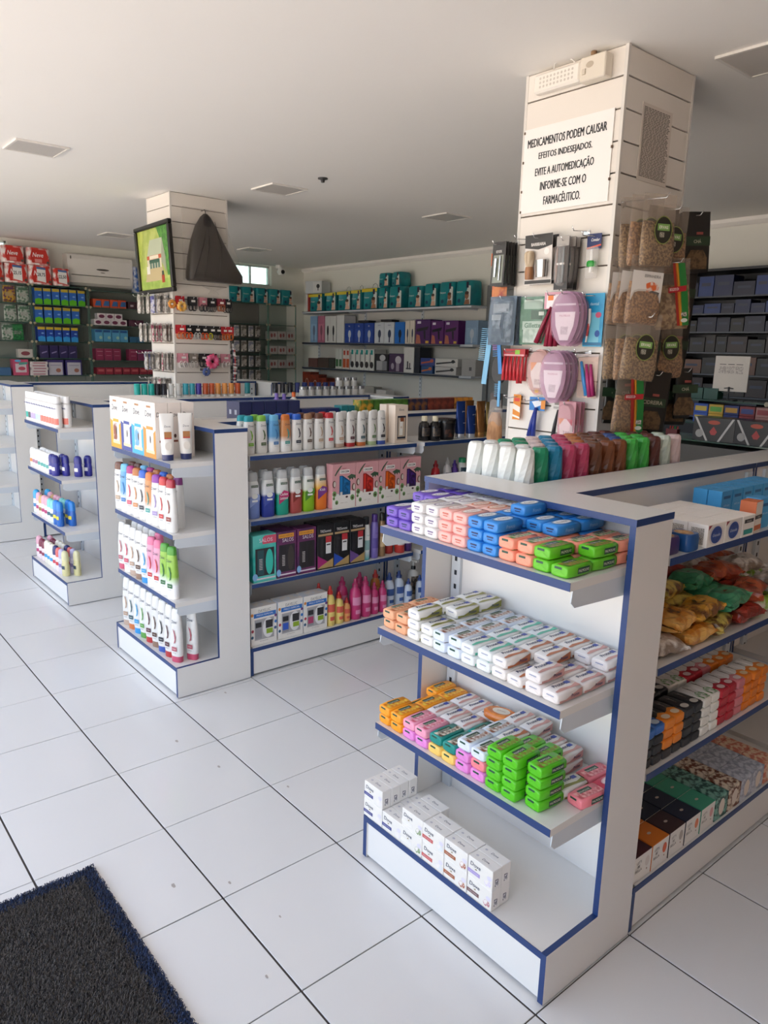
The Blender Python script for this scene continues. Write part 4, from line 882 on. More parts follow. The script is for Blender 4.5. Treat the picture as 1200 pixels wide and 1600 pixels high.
# bottom shelf
def kit_deco(bc, lc):
    def f(d, y):
        FT(d, y, 'DAYELUC', .004, .192, .075, .016, C('#3a3432'), bold=-.01); FP(d, y, rect(.068, .012, .006, .168), C('#2a6fc0'), .0003); FT(d, y, 'PREÇO ESPECIAL', .006, .168, .116, .012, C('#e6eef6'), dy=.0007)
        FP(d, y, rect(.06, .058, .002, .088), C('#a9a7a8', .3), .0002)
        FP(d, y, rect(.02, .048, -.034, .085), C('#9a9a9e', .25), .0005); FP(d, y, rect(.018, .014, -.034, .114), C('#232226'), .0008); FP(d, y, rect(.018, .02, -.034, .07), C(bc), .0008)
        FP(d, y, ell(.034, .056, 22, .026, .09), C('#e6e6e6', .2), .0005); FP(d, y, rect(.022, .022, .032, .11), C('#2a282c'), .0009); FP(d, y, rect(.02, .014, .034, .07), C(lc), .0009)
        for x, z, c in ((-.072, .175, '#d98a3c'), (.072, .15, '#6a3a78'), (.072, .115, '#2f78c8'), (.07, .08, '#3a5a8c'), (-.072, .05, '#2f5a78'), (-.07, .085, '#b03a4a')):
            FP(d, y, ell(.008, .009, 10, x, z), C(c), .0004)
        FT(d, y, 'kit tratamento', .0, .022, .08, .006, C('#8a8480'), dy=.0004)
    return f
for i, (y, bc, lc) in enumerate(((.99, '#8a8a90', '#8fae2c'), (1.16, '#2f5ac0', '#8fae2c'), (1.326, '#b0406a', '#8fae2c'))):
    carton('hair_kit_carton', .16, .085, .215, PAPER, mat('#e6dfd8', .5, h2='#d9dfe8', scale=20), None, kit_deco(bc, lc)).put((-2.345, y, .1606), FX, f'white kit carton with blue price band, {ORD[i + 1]} from the end panel on the bottom shelf', 'box', 'white kits with the blue band')
def lot(h_, r_, body, cap, lab, tip=True): return round_bottle('lotion_bottle', h_, r_, C(body, .3), C(cap, .3), .45, h_ * .2, .45, lambda d, r: (wrap(d, r, h_ * .36, h_ * .56, C(lab, .4)), wrap(d, r, h_ * .14, h_ * .24, C(lab, .4), -120, -60)), .26, tip)
Yw = lot(.235, .03, '#e8cf78', '#c22a24', '#d8604a'); Y2 = lot(.19, .029, '#e8cf78', '#c22a24', '#d8604a'); Y3 = lot(.14, .024, '#e6a060', '#b8302a', '#d8604a')
Yw.put((-2.33, 1.444, .1606), FX, 'tall yellow lotion bottle with red cap beside the white kits', 'bottle', 'yellow bottles on the bottom shelf'); Y2.put((-2.33, 1.508, .1606), FX, 'mid-height yellow lotion bottle with red cap', 'bottle', 'yellow bottles on the bottom shelf'); Y3.put((-2.33, 1.564, .1606), FX, 'small amber lotion bottle with red cap', 'bottle', 'yellow bottles on the bottom shelf')
Yw.put((-2.41, 1.42, .1606), FX, 'tall yellow lotion bottle behind the third white kit', 'bottle', 'yellow bottles on the bottom shelf')
Pk = lot(.245, .036, '#c23a72', '#a82a5c', '#d98aae'); Ps = lot(.195, .029, '#c23a72', '#a82a5c', '#d98aae')
for i, (x, y, P) in enumerate(((-2.41, 1.59, Pk), (-2.335, 1.632, Pk), (-2.335, 1.708, Pk), (-2.335, 1.776, Ps), (-2.335, 1.842, Ps), (-2.42, 1.73, Pk))):
    P.put((x, y, .1606), FX, f'{"tall" if P is Pk else "small"} pink lotion bottle, {ORD[i + 1]} pink one from the yellow bottles', 'bottle', 'pink bottles on the bottom shelf')
lot(.235, .033, '#c87a34', '#b8302a', '#e0b070').put((-2.43, 1.862, .1606), FX, 'amber lotion bottle with red cap behind the small pink ones', 'bottle', None)
Wb = lot(.22, .034, '#c9d4e4', '#26407c', '#3a5a9a'); Ws = lot(.17, .026, '#c9d4e4', '#26407c', '#3a5a9a')
for i, (x, y, P) in enumerate(((-2.37, 1.925, Wb), (-2.37, 2.005, Wb), (-2.33, 2.05, Ws))): P.put((x, y, .1606), FX, f'pale blue lotion bottle with navy cap, {ORD[i + 1]} past the pink ones', 'bottle', 'pale blue bottles on the bottom shelf')
Ws.put((-2.345, 2.16, .1606), FX, 'small pale blue lotion bottle in the second bay', 'bottle', 'pale blue bottles on the bottom shelf')
pb = round_bottle('pump_bottle', .21, .036, C('#d9d6d0', .3), C('#1e1e20', .3), .4, .02, .42, lambda d, r: (wrap(d, r, .03, .15, C('#2a2826', .4, h2='#8a7a6a', scale=40))), .15)
q = MB(); q.tube([(0, 0, .208), (0, 0, .245)], .006, C('#e8e6e2', .3)); q.box(-.012, .012, -.04, .01, .24, .255, C('#e8e6e2', .3), ch=.003); pb.add('pump', q)
pb.put((-2.42, 2.17, .1606), FX, 'pump bottle with dark printed label in the second bay', 'bottle', None)
# second bay, top shelf and below
bb = round_bottle('oil_bottle', .15, .036, C('#151417', .25), C('#ddd3b8', .4), .5, .03, .52, lambda d, r: wrap(d, r, .03, .08, C('#2c2a2c', .3, h2='#5a4a3c', scale=50)), .25)
bb.put((-2.37, 2.175, ZR2[0] + .0004), FX, 'black bottle with cream cap nearest the beige gift carton', 'bottle', 'black bottles'); bb.put((-2.335, 2.232, ZR2[0] + .0004), FX, 'black bottle with cream cap beside the black tub', 'bottle', 'black bottles')
tbm = MB(); tbm.loft([(0, 0, 0, .05, .05, 2), (.004, 0, 0, .053, .053, 2), (.105, 0, 0, .06, .06, 2)], C('#17161a', .3), n=24); tub = Proto('hair_cream_tub', tbm)
q = MB(); q.loft([(.105, 0, 0, .064, .064, 2), (.128, 0, 0, .065, .065, 2), (.131, 0, 0, .06, .06, 2)], C('#0f0f11', .25), n=24); tub.add('lid', q); q = MB(); wrap(q, .0565, .02, .075, C('#5a3424', .4, h2='#1c1a1c', scale=30), -140, -60); tub.add('printed_label', q)
tub.put((-2.355, 2.345, ZR2[0] + .0004), FX, 'black hair cream tub with lid between bottles and tubes', 'tub', None)
def tdeco(c): return lambda d, y: (FT(d, y, 'pro', 0, .17, .02, .01, C(c), dy=.0), FT(d, y, 'repair', 0, .1, .045, .008, C(c), dy=.012))
tbl = tube_pack('hair_cream_tube', .235, .039, C('#1f3f86', .22, metal=.35), C('#c8ccd4', .2, metal=.5), .03, tdeco('#c9d4e6')); tgo = tube_pack('hair_cream_tube', .232, .04, C('#9a6a3c', .22, metal=.5), C('#b8864c', .2, metal=.5), .03, tdeco('#5a3a20')); tgd = tube_pack('hair_cream_tube', .225, .04, C('#8a7a4c', .2, metal=.6), C('#b8a468', .2, metal=.5), .03, tdeco('#4a3c20'))
tbl.put((-2.35, 2.468, ZR2[0] + .0004), FX, 'tall blue metallic tube beside the black tub', 'tube', 'metallic hair tubes'); tbl.put((-2.35, 2.565, ZR2[0] + .0004), FX, 'shorter blue metallic tube between blue and bronze ones', 'tube', 'metallic hair tubes', sc=(1, 1, .87)); tgo.put((-2.35, 2.652, ZR2[0] + .0004), FX, 'bronze metallic tube', 'tube', 'metallic hair tubes') if False else tgo.put((-2.35, 2.652, ZR2[0] + .0004), FX, 'bronze metallic tube right of the blue tubes', 'tube', 'metallic hair tubes'); tgd.put((-2.35, 2.742, ZR2[0] + .0004), FX, 'olive gold metallic tube beside the hanging wood sponge', 'tube', 'metallic hair tubes'); tgo.put((-2.42, 2.62, ZR2[0] + .0004), FX, 'bronze metallic tube in the second row', 'tube', 'metallic hair tubes')
sm1 = lot(.2, .03, '#b8242c', '#8a1a22', '#2a2224'); sm1.put((-2.40, 2.315, ZR2[1] + .0004), FX, 'red lotion bottle low behind the soap end unit top', 'bottle', None)
lot(.21, .03, '#c9c6c4', '#a9a6a4', '#8a8684').put((-2.4, 2.42, ZR2[1] + .0004), FX, 'pale grey nozzle bottle between red and purple ones', 'bottle', None)
lot(.19, .028, '#5a3a90', '#4a2a80', '#8a70b8').put((-2.4, 2.485, ZR2[1] + .0004), FX, 'purple lotion bottle beside green capped ones', 'bottle', None)
gcap = round_bottle('lotion_bottle', .2, .034, C('#d3d2cc', .3), C('#1f8a58', .3), .7, .03, .72, lambda d, r: wrap(d, r, .04, .14, C('#2a4a5a', .4, h2='#1c2a3c', scale=40)), .12)
for i, y in enumerate((2.555, 2.635)): gcap.put((-2.4, y, ZR2[1] + .0004), FX, f'bottle with green cap, {ORD[i + 1]} past the purple bottle', 'bottle', 'green capped bottles')

# ------------------------------------------------------------------ end unit of the shampoo run (faces -y)
def tall_kit(band, win):
    def deco(d, y):
        FP(d, y, [(-.074, 0), (.074, 0), (.074, .14), (.04, .12), (-.074, .15)], C(band, .4), .0001)
        FT(d, y, 'Dove', -.004, .215, .075, .03, C('#3a3a50'), slant=.12, bold=.002); FP(d, y, rect(.04, .009, .006, .145), C(band, .4), .0003)
        FP(d, y, rect(.042, .05, .006, .088), C('#f0eeec'), .0004); FP(d, y, rect(.026, .046, -.006, .088), C(win, .3, h2='#f1efec', scale=14), .0008); FP(d, y, ell(.008, .02, 12, .012, .09), C('#3a2c2c'), .0011)
        FP(d, y, rect(.05, .008, .006, .03), C('#e8cfa8'), .0005); FP(d, y, rect(.026, .005, 0, .25), C('#a8764c'), .0003)
    def side(d):
        for x in (.0743,):
            d.text('Dove', (x, 0, .215), .05, .022, C('#3a3438'), YX, ZU, slant=.12)
            d.patch(ell(.007, .01, 10), (x, 0, .11), YX, ZU, C('#4a2c24')); d.patch(rect(.014, .005), (x, 0, .085), YX, ZU, C('#8a4a34'))
    P = carton('gift_carton', .148, .066, .272, PAPER, mat('#e9dfd8', .5, var=.02), mat('#efe9e4', .5), deco)
    d = MB(); side(d); P.add('printed_side', d)
    return P
for ci, (nm, b_, wn_, x) in enumerate((('yellow', '#e0a32c', '#8a4a34', -3.0), ('indigo', '#3a4a96', '#eceaf0', -2.851), ('sky blue', '#2fa8dc', '#5fa0d8', -2.702), ('ochre', '#c98a30', '#f0e8d8', -2.578))):
    P = tall_kit(b_, wn_)
    if ci == 3: x = -2.553
    for ri in range(3): P.put((x - .0, .535 + .0685 * ri, ZE2[0] + .0004), random.uniform(-.01, .01), f'tall white gift carton with {nm} lower part, {ROW[ri]} row on the end shelf', 'box', 'tall gift cartons')
ct = tube_pack('conditioner_tube', .225, .034, C('#eeece8', .3), C('#2e3768', .3), .028, lambda d, y: (FT(d, y, 'Dove', 0, .165, .028, .01, C('#3a3a50'), dy=.0, slant=.12), FP(d, y, rect(.017, .014, 0, .125), C('#b07a4c', .4), .004), FP(d, y, rect(.017, .003, 0, .108), C('#c2403a'), .005), FP(d, y, ell(.016, .02, 16, 0, .07), C('#e2dcd4'), .009)))
for i, y in enumerate((.54, .635)): ct.put((-2.432, y, ZE2[0] + .0004), R(75), f'white conditioner tube with navy cap, {"outer" if i == 0 else "inner"} one beside the gift cartons', 'tube', 'conditioner tubes')
e2 = ['brown', 'sky', 'magenta', 'copper', 'blue', 'amber', 'violet', 'red', 'wine']; e2b = ['brown', 'brown', 'sky', 'magenta', 'copper', 'blue', 'copper', 'plum']
def erow(z, keys, back, x0, pitch, nm, scz, rzz=R(20)):
    for i, k in enumerate(keys): DB[k].put((x0 + i * pitch, .525, z), rzz + random.uniform(-.08, .08), f'{dn(k)}, front row, {ORD[i + 1]} along {nm}', 'bottle', 'bottles on ' + nm, sc=(1.05, 1.05, scz))
    for i, k in enumerate(back): DB[k].put((x0 + (i + .3) * pitch, .588, z), rzz, f'{dn(k)}, second row, {ORD[i + 1]} along {nm}', 'bottle', 'bottles on ' + nm, sc=(1.05, 1.05, scz))
erow(ZE2[1] + .0004, e2, e2b, -3.04, .083, 'the second end shelf', 1.33)
erow(ZE2[2] + .0004, ['i_pink', 'i_white', 'i_tan', 'i_brown', 'i_sky', 'rosetint', 'rosetint', 'limetint', 'limetint'][:9], ['i_white', 'i_white', 'i_tan', 'i_tan', 'rosetint'], -3.04, .081, 'the third end shelf', 1.36)
erow(.1606, ['i_tan', 'i_orange', 'i_sky', 'i_leaf', 'i_red', 'i_brown', 'i_blue', 'i_red', 'i_pink'], ['i_tan', 'i_white', 'i_white', 'i_sky', 'i_white', 'i_white', 'i_blue'], -3.012, .0805, 'the bottle plinth', 1.42)
DB['i_pink'].put((-2.352, .6, .1606), R(28), 'white upside-down bottle with pink cap standing apart on the end unit plinth', 'bottle', 'bottles on the end unit plinth', sc=(1.05, 1.05, 1.42))

# ------------------------------------------------------------------ far side of the shampoo run: navy boxes, dye packs; small things on the tops
nb = carton('navy_box', .078, .09, .2, mat('#1c2a66', .4, var=.06), mat('#1a2558', .4, var=.06), mat('#1e2b60', .4), lambda d, y: d.box(.0392, .0394, -.012, .012, .13, .155, C('#b8bcc8')))
for i in range(5):
    nb.put((-2.85, 1.18 + i * .083, ZR2[0] + .015), -FX, f'navy blue box, {ORD[i + 1]} in the row behind the white bottles', 'box', 'navy boxes behind the shampoo run top', sc=(1, 1, 1.08))
    if i < 4: nb.put((-2.95, 1.2 + i * .083, ZR2[0] + .015), -FX, f'navy blue box in the outer row, {ORD[i + 1]} behind the white bottles', 'box', 'navy boxes behind the shampoo run top', sc=(1, 1, 1.05))
lowb = carton('navy_box', .09, .09, .178, mat('#1c2a66', .4, var=.06))
for i in range(3): lowb.put((-2.84, 1.605 + i * .094, ZR2[0] + .0004), -FX, f'low navy box, {ORD[i + 1]} past the taller navy row', 'box', 'navy boxes behind the shampoo run top')
tl = carton('teal_box', .05, .08, .19, mat('#1c7c84', .4, var=.06))
for i in range(2): tl.put((-2.84, 1.885 + i * .055, ZR2[0] + .0004), -FX, f'teal box past the low navy boxes, {ORD[i + 1]} one', 'box', 'teal boxes')
for nm, c, c2, y0, y1 in (('yellow and green', '#d9a032', '#4a7a2c', 2.01, 2.12), ('green', '#5a8f34', '#3f6a24', 2.125, 2.42), ('brown and navy', '#8a5a34', '#2a2a4a', 2.425, 2.6), ('red brown', '#8f3f2c', '#6a2a20', 2.605, 2.86), ('brown and gold', '#7a4a2c', '#d9902c', 2.865, 3.05)):
    n_ = max(1, round((y1 - y0) / .06)); wv = (y1 - y0) / n_ - .002
    P = carton('hair_dye_carton', wv, .08, .18, mat(c, .45, h2=c2, scale=20), None, mat(c, .45, var=.1))
    for i in range(n_): P.put((-2.84, y0 + (i + .5) * (y1 - y0) / n_, ZR2[0] + .04), -FX, f'{nm} hair dye carton, {ORD[i + 1]} of its colour behind the run top', 'box', 'hair dye cartons behind the shampoo run')
ob('riser_board', MB().box(-2.98, -2.79, 1.99, 3.07, ZR2[0] + .0005, ZR2[0] + .039, WHITE), label='low white riser board under the hair dye cartons', cat='shelf riser')
ob('riser_board', MB().box(-3.0, -2.8, 1.13, 1.56, ZR2[0] + .0005, ZR2[0] + .0148, WHITE), label='low white riser board under the navy boxes', cat='shelf riser')
def small(nm, cat, h_, r_, body, cap, caph, **k):
    return round_bottle(nm, h_, r_, C(body, .35), C(cap, .3), .8, caph, .9, None, .08)
caps = [('aqua', '#22b0a4', .047), ('black', '#22222c', .05), ('white', '#d9d7d2', .05), ('sky teal', '#3aa0b0', .045), ('violet', '#4a3aa0', .05), ('rust', '#c2562c', .05), ('apricot', '#e0954c', .05), ('deep teal', '#157f86', .05), ('navy', '#1c2c70', .04)]
CP = {n_: small('deodorant_can', 'bottle', .245, .026, '#e3e1dc', c, .085) for n_, c, _ in caps}
seq = [('aqua', 1.29), ('aqua', 1.345), ('aqua', 1.4), ('black', 1.45), ('black', 1.5), ('white', 1.56), ('white', 1.62), ('sky teal', 1.68), ('sky teal', 1.735), ('violet', 1.79), ('rust', 1.85), ('rust', 1.905), ('apricot', 1.96), ('apricot', 2.02), ('apricot', 2.08), ('rust', 2.14), ('deep teal', 2.23)]
sc_n = {}
for n_, y in seq:
    sc_n[n_] = sc_n.get(n_, 0) + 1
    CP[n_].put((-4.56, y - .04, ZR2[0] + .0004), 0, f'{ORD[sc_n[n_]]} of the spray cans with {n_} cap at the foot of the picture pillar', 'spray can', 'spray cans at the foot of the picture pillar')
for i in range(10):
    CP['black' if i < 3 else 'navy'].put((-4.56, 2.46 + i * .075, ZR2[0] - .02 + .0204), 0, f'spray can with {"black" if i < 3 else "navy"} cap, {ORD[i + 1]} of the row below the glass shelves', 'spray can', 'dark capped spray cans')
# things standing between the two runs, on the +x shelf of the third run
for i, (nm, h, hc, y, hh) in enumerate((('lilac', '#8a74c4', '#7a64b4', 2.2, .3), ('lilac', '#8a74c4', '#7a64b4', 2.27, .29), ('white', '#e2dfda', '#d8662c', 2.36, .31))):
    lot(hh, .035, h, hc, '#cfc8d8', False).put((-4.12, y, ZR2[0] - .15 + .1504), FX, f'{nm} lotion bottle standing on the third run, {ORD[i + 1]} of three', 'bottle', 'bottles on the third run', sc=(1, 1, .62))
bay_z = 1.332
jar = MB(); jar.loft([(0, 0, 0, .03, .03, 2), (.004, 0, 0, .032, .032, 2), (.05, 0, 0, .032, .032, 2)], C('#d4d2ce', .3), n=18); JR = Proto('cream_jar', jar)
q = MB(); q.loft([(.05, 0, 0, .034, .034, 2), (.075, 0, 0, .034, .034, 2)], mat('#b8b8ba', .25, metal=.7, var=.03), n=18); JR.add('lid', q)
for i in range(9): JR.put((-4.375, 2.62 + i * .078, bay_z + .001), 0, f'small white jar with silver lid, {ORD[i + 1]} on the third run top', 'jar', 'silver lidded jars on the third run top')
for i in range(3): JR.put((-4.375, 3.0 + i * .08, bay_z + .0765), 0, f'small white jar stacked on the others, {ORD[i + 1]} of the upper three', 'jar', 'silver lidded jars on the third run top')

# ------------------------------------------------------------------ deodorant end unit
def roll(h_, body, cap, acc):
    return oval_bottle('roll_on_bottle', h_, .029, .02, C(body, .3), C(cap, .3), h_ * .38, 'dome', False, lambda d, y: (FP(d, y, rect(.014, .012, 0, h_ * .34), C(acc, .4), .0004), FT(d, y, 'roll-on', 0, h_ * .5, .02, .004, C('#4a4a54'), dy=.0006)), slim=.95, e=2.3)
def aer(acc):
    return round_bottle('deodorant_can', .2, .0265, C('#eceae8', .3), C('#f0efee', .3), .9, .04, .85, lambda d, r: (wrap(d, r, .02, .06, C(acc, .4)), d.text('Rexona', (0, -r - .001, .125), .034, .012, C('#26307c'), (1, 0, 0), ZU, bold=.02, slant=.2)), .05)
AE = [('aqua', aer('#2aa89a')), ('grey', aer('#4a4e54')), ('lilac', aer('#b4a4d0')), ('ice', aer('#b8cfe0')), ('coral', aer('#e07a6c'))]
for i in range(12):
    nm, P = AE[0 if i == 0 else 1 if i == 1 else 2 if i < 4 else 3 if i < 6 else 4]
    P.put((-4.735 + i * .0585, .528, ZE3[0] + .0004), R(20), f'white deodorant can with {nm} print, front row, {ORD[i + 1]} of twelve', 'spray can', 'white deodorant cans on the third end unit')
    P.put((-4.735 + i * .0585, .588, ZE3[0] + .0004), R(20), f'white deodorant can with {nm} print, second row, {ORD[i + 1]} of twelve', 'spray can', 'white deodorant cans on the third end unit')
RO = dict(tangerine=roll(.135, '#efe9e4', '#efeeec', '#d9803c'), mauve=roll(.135, '#ece6ea', '#efeeec', '#a0708c'), white=roll(.135, '#f0efec', '#f2f1ee', '#4aa09a'), navy=roll(.14, '#2c2c88', '#25267c', '#e6e6ee'), blush=roll(.16, '#eadcdf', '#e0a8b8', '#b0306c'), azure=roll(.17, '#dfe6ea', '#2f9fd8', '#3a7ab0'), gold=roll(.15, '#e2d8c8', '#c9a468', '#8a6a3a'), aqua=roll(.16, '#dfeae8', '#7fcfc8', '#2a5a6a'), blue=roll(.17, '#1d62b8', '#1f7ed0', '#e0d040'), maroon=roll(.15, '#e8d8dc', '#7c2440', '#8a2a4c'), cream=roll(.165, '#e9e4d6', '#e6e0d0', '#3a9ad0'), indigo=roll(.17, '#e4e2ea', '#2c2f6c', '#c84050'), coral=roll(.17, '#e6dcdc', '#dd6a64', '#d04048'), lilac=roll(.175, '#d6d0e2', '#b8b2d0', '#8a80b0'), butter=roll(.175, '#d6cf9c', '#dad4a8', '#3a4a5a'))
def rrow(z, keys, x0, pitch, nm, rows=2, dx=0, ys=.056):
    for r_ in range(rows):
        for i, k in enumerate(keys):
            RO[k].put((x0 + i * pitch + r_ * dx, .53 + r_ * ys, z), R(22) + random.uniform(-.1, .1), f'{k} roll-on deodorant, {ROW[r_]} row, {ORD[i + 1]} along {nm}', 'bottle', 'roll-on deodorants on ' + nm)
rrow(ZE3[1] + .0004, ['tangerine', 'mauve', 'mauve', 'white', 'white', 'white', 'white', 'navy', 'navy'], -4.735, .064, 'the roll-on second shelf', 2, .035)
for i in range(2): RO['navy'].put((-4.105 + i * .0, .64 + i * .065, ZE3[1] + .0004), R(30), f'navy roll-on deodorant behind the front pair, {ORD[i + 1]}', 'bottle', 'roll-on deodorants on the deodorant unit second shelf')
rrow(ZE3[2] + .0004, ['azure', 'blush', 'gold', 'blush', 'blush', 'aqua', 'aqua', 'blue', 'blue'], -4.735, .067, 'the roll-on third shelf', 2, .03, .07)
rrow(.1606, ['blush', 'maroon', 'maroon', 'cream', 'cream', 'cream', 'indigo', 'coral', 'lilac', 'butter'], -4.745, .066, 'the roll-on plinth', 2, .035, .066)

# ------------------------------------------------------------------ hanging goods: origin at the hole in the header, front towards -y
CLEAR = film('#efeae6', .22, .1, 'blister_plastic', .15)
LILACF = film('#b98aa8', .5, .12, 'lilac_blister', .15)
def card(name, w_, h_, col, deco=None, th=.0016, r_=.0):
    m = MB(); m.box(-w_ / 2, w_ / 2, -th / 2, th / 2, -h_ + .012, .012, col if not isinstance(col, str) else C(col, .45))
    P = Proto(name, m)
    if deco:
        d = MB(); deco(d, -th / 2 - .0003); P.add('printed_front', d)
    return P
def blist(P, w_, h_, cz, dep, mt=None, e=3, name='blister'):
    m = MB(); m.loft([(0, 0, cz, w_ / 2, h_ / 2, e), (-dep * .7, 0, cz, w_ / 2 * .94, h_ / 2 * .96, e), (-dep, 0, cz, w_ / 2 * .8, h_ / 2 * .88, e)], mt or CLEAR, n=24, axis='y', caps=(False, True))
    P.add(name, m)
def hook(parent, x, y, z, ln, rz=0):
    h_ = ob('hook', MB().tube([(0, -.002, -.02), (0, -.002, .004), (0, -ln, -.004), (0, -ln - .012, .012)], .0024, CHROME, 6).box(-.016, .016, -.003, -.0005, -.014, .006, CHROME), parent, (x, y, z), rz)
def hang(P, x, y, z, n, dy, label, cat, group, rz=0, jit=.06, jx=.004):
    c, s_ = math.cos(rz), math.sin(rz)
    for i in range(n):
        ly = -.014 - dy * (n - 1 - i); lx = random.uniform(-jx, jx)
        o = P.put((x + lx * c - ly * s_, y + lx * s_ + ly * c, z), rz + random.uniform(-jit, jit), label if n == 1 else f'{label}, {"foremost" if i == 0 else ORD[i + 1] + " from the front"}', cat, group if n > 1 else group, rx=R(random.uniform(-3, 3)))
NC = None
for o in COL.objects:
    if o.name == 'column': NC = o
    if o.name == 'column.001': FC = o
G1 = 'packs hooked on the notice pillar'
nail = card('nail_clipper_card', .08, .19, '#3a3836', lambda d, y: (FT(d, y, 'enox', 0, -.03, .035, .012, C('#d9d6d2'), dy=.0), FP(d, y, rect(.03, .06, 0, -.105), C('#8f9488'))))
q = MB(); q.loft([(-.14, -.012, -.008, .006, .003, 3), (-.06, -.012, -.008, .009, .004, 3)], CHROME, n=10); q.loft([(-.155, .014, -.006, .004, .003, 3), (-.05, .014, -.006, .004, .003, 3)], CHROME, n=8); nail.add('nail_clipper', q, label='chrome nail clipper and file')
brush = card('shaving_kit_card', .15, .205, '#d9d2cc', lambda d, y: (FP(d, y, [(-.075, .012), (.075, .012), (.075, -.035), (.03, -.045), (0, -.05), (-.075, -.04)], C('#2a2725')), FT(d, y, 'BARBEARIA', 0, -.028, .08, .013, C('#d9d4cf'), bold=.03), FP(d, y, ell(.014, .014, 14, .045, -.06), C('#efeae6'), .0002)))
q = MB(); q.patch(rect(.073, .007, 0, -.183), (0, -.0012, 0), (1, 0, 0), ZU, C('#2a2725')); brush.add('bottom_band', q)
q = MB(); q.loft([(-.172, -.035, -.016, .018, .016, 2.2), (-.14, -.035, -.016, .02, .017, 2.2), (-.12, -.035, -.016, .017, .015, 2)], C('#a8744a', .4, h2='#8a5a34', scale=30, stretch=(1, 1, .2)), n=18); brush.add('brush_handle', q, label='wooden brush handle')
q = MB(); q.loft([(-.12, -.035, -.016, .016, .014, 2), (-.085, -.035, -.018, .024, .018, 2), (-.065, -.035, -.018, .024, .018, 2), (-.055, -.035, -.016, .016, .012, 2)], C('#cdbba0', .8, h2='#b09a80', scale=80, stretch=(1, 1, .1)), n=18); brush.add('bristle_tuft', q, label='pale bristles')
q = MB(); q.loft([(-.165, .035, -.02, .024, .018, 2.2), (-.135, .035, -.02, .025, .019, 2.2), (-.095, .035, -.02, .027, .02, 2.2)], CHROME, n=20); brush.add('chrome_bowl', q)
stick = card('brush_card', .07, .21, '#4a4442', lambda d, y: (FP(d, y, rect(.032, .02, 0, -.005), C('#a8a29c')), FP(d, y, rect(.033, .014, 0, -.18), C('#2e2c2b'))))
q = MB(); [q.loft([(-.17, x, -.008, .004, .004, 2), (-.1, x, -.008, .005, .005, 2), (-.03, x, -.008, .0035, .0035, 2)], C(c_, .35), n=8) for x, c_ in ((-.02, '#7a4a34'), (-.004, '#34302e'), (.014, '#5f6a70'))]; q.box(-.02, .02, -.012, -.006, -.1, -.092, C('#e6e2dc')); stick.add('makeup_brush', q); blist(stick, .06, .17, -.1, .018)
tooth = card('toothbrush_card', .066, .06, '#1f2c60', lambda d, y: (FP(d, y, [(-.033, -.048), (.033, -.036), (.033, -.03), (-.033, -.041)], C('#e0542c')), FT(d, y, 'Condor', .006, -.012, .04, .012, C('#e9e6e2'), slant=.2, bold=.02)))
q = MB(); q.box(-.028, .028, -.02, -.001, -.165, -.04, CLEAR, ch=.006); q.loft([(-.14, 0, -.012, .009, .009, 2), (-.05, 0, -.012, .006, .006, 2)], C('#f0efec'), n=10); tooth.add('clear_box', q)
q = MB(); q.loft([(-.118, 0, -.012, .018, .012, 2), (-.112, 0, -.012, .022, .014, 2), (-.1, 0, -.012, .022, .014, 2), (-.094, 0, -.012, .016, .011, 2)], C('#2f9a3c', .3), n=18); tooth.add('green_cap', q)
razor = card('razor_blister', .15, .215, film('#5a6878', .75, .12, 'smoked_blister', .1), lambda d, y: (FP(d, y, rect(.055, .09, 0, -.1), C('#9aa2a8', .3, h2='#3a4450', scale=22)), FP(d, y, rect(.045, .02, -.01, -.04), C('#e2e4e4')), FP(d, y, rect(.03, .012, -.03, -.08), C('#dfe2e2')), FP(d, y, rect(.04, .03, -.02, -.16), C('#2f3c50', .3))))
blist(razor, .148, .215, -.095, .022, film('#7a8898', .35, .08, 'smoked_blister', .1), 4.5)
q = MB(); q.tube([(.012, -.012, -.06), (.01, -.016, -.12), (.02, -.012, -.175)], [.006, .008, .006], C('#222c3c', .25), 8); q.box(-.012, .034, -.018, -.006, -.055, -.044, C('#c9ccd0', .25)); razor.add('razor', q)
gil = card('razor_blister', .14, .205, C('#6f8f7c', .3, h2='#3f6a52', scale=16), lambda d, y: (FP(d, y, rect(.055, .018, 0, -.11), C('#d3dbd4')), FT(d, y, 'Gillette', 0, -.11, .09, .022, C('#5a7a68'), bold=.03), FP(d, y, rect(.05, .03, 0, -.155), C('#b9c2bc', .25, h2='#e2e6e2', scale=30)), FP(d, y, rect(.05, .02, 0, -.02), C('#c2cfc6')), FP(d, y, rect(.03, .02, .02, -.065), C('#24332c')), FP(d, y, rect(.014, .008, .045, -.06), C('#f0efea'), .0004)))
blist(gil, .132, .19, -.098, .02, film('#9ab8a4', .3, .08, 'green_blister', .1), 4)
rz_ = card('razor_card', .105, .07, '#d8a0ae', lambda d, y: (FP(d, y, rect(.04, .028, 0, -.026), C('#efe4e6')), FP(d, y, rect(.014, .01, -.02, -.012), C('#e07a2c'), .0003), FT(d, y, 'Bic', .012, -.03, .05, .014, C('#6a4a5a'), dy=.0006)))
def handles(P, pts, c_, r1, nm='handle'):
    for a, b in pts:
        q = MB(); q.tube([a, tuple((Vector(a) + Vector(b)) / 2 + Vector((0, -.003, 0))), b], [r1 * .6, r1, r1 * 1.25], C(c_, .35), 8); P.add(nm, q)
handles(rz_, [((-.01, -.008, -.05), (-.075, -.01, -.2)), ((0, -.01, -.06), (-.02, -.01, -.215)), ((.015, -.012, -.06), (.005, -.014, -.215)), ((.03, -.01, -.06), (.03, -.01, -.21))], '#8f1f3a', .009)
oval = card('insole_blister', .004, .004, '#caa0b8')
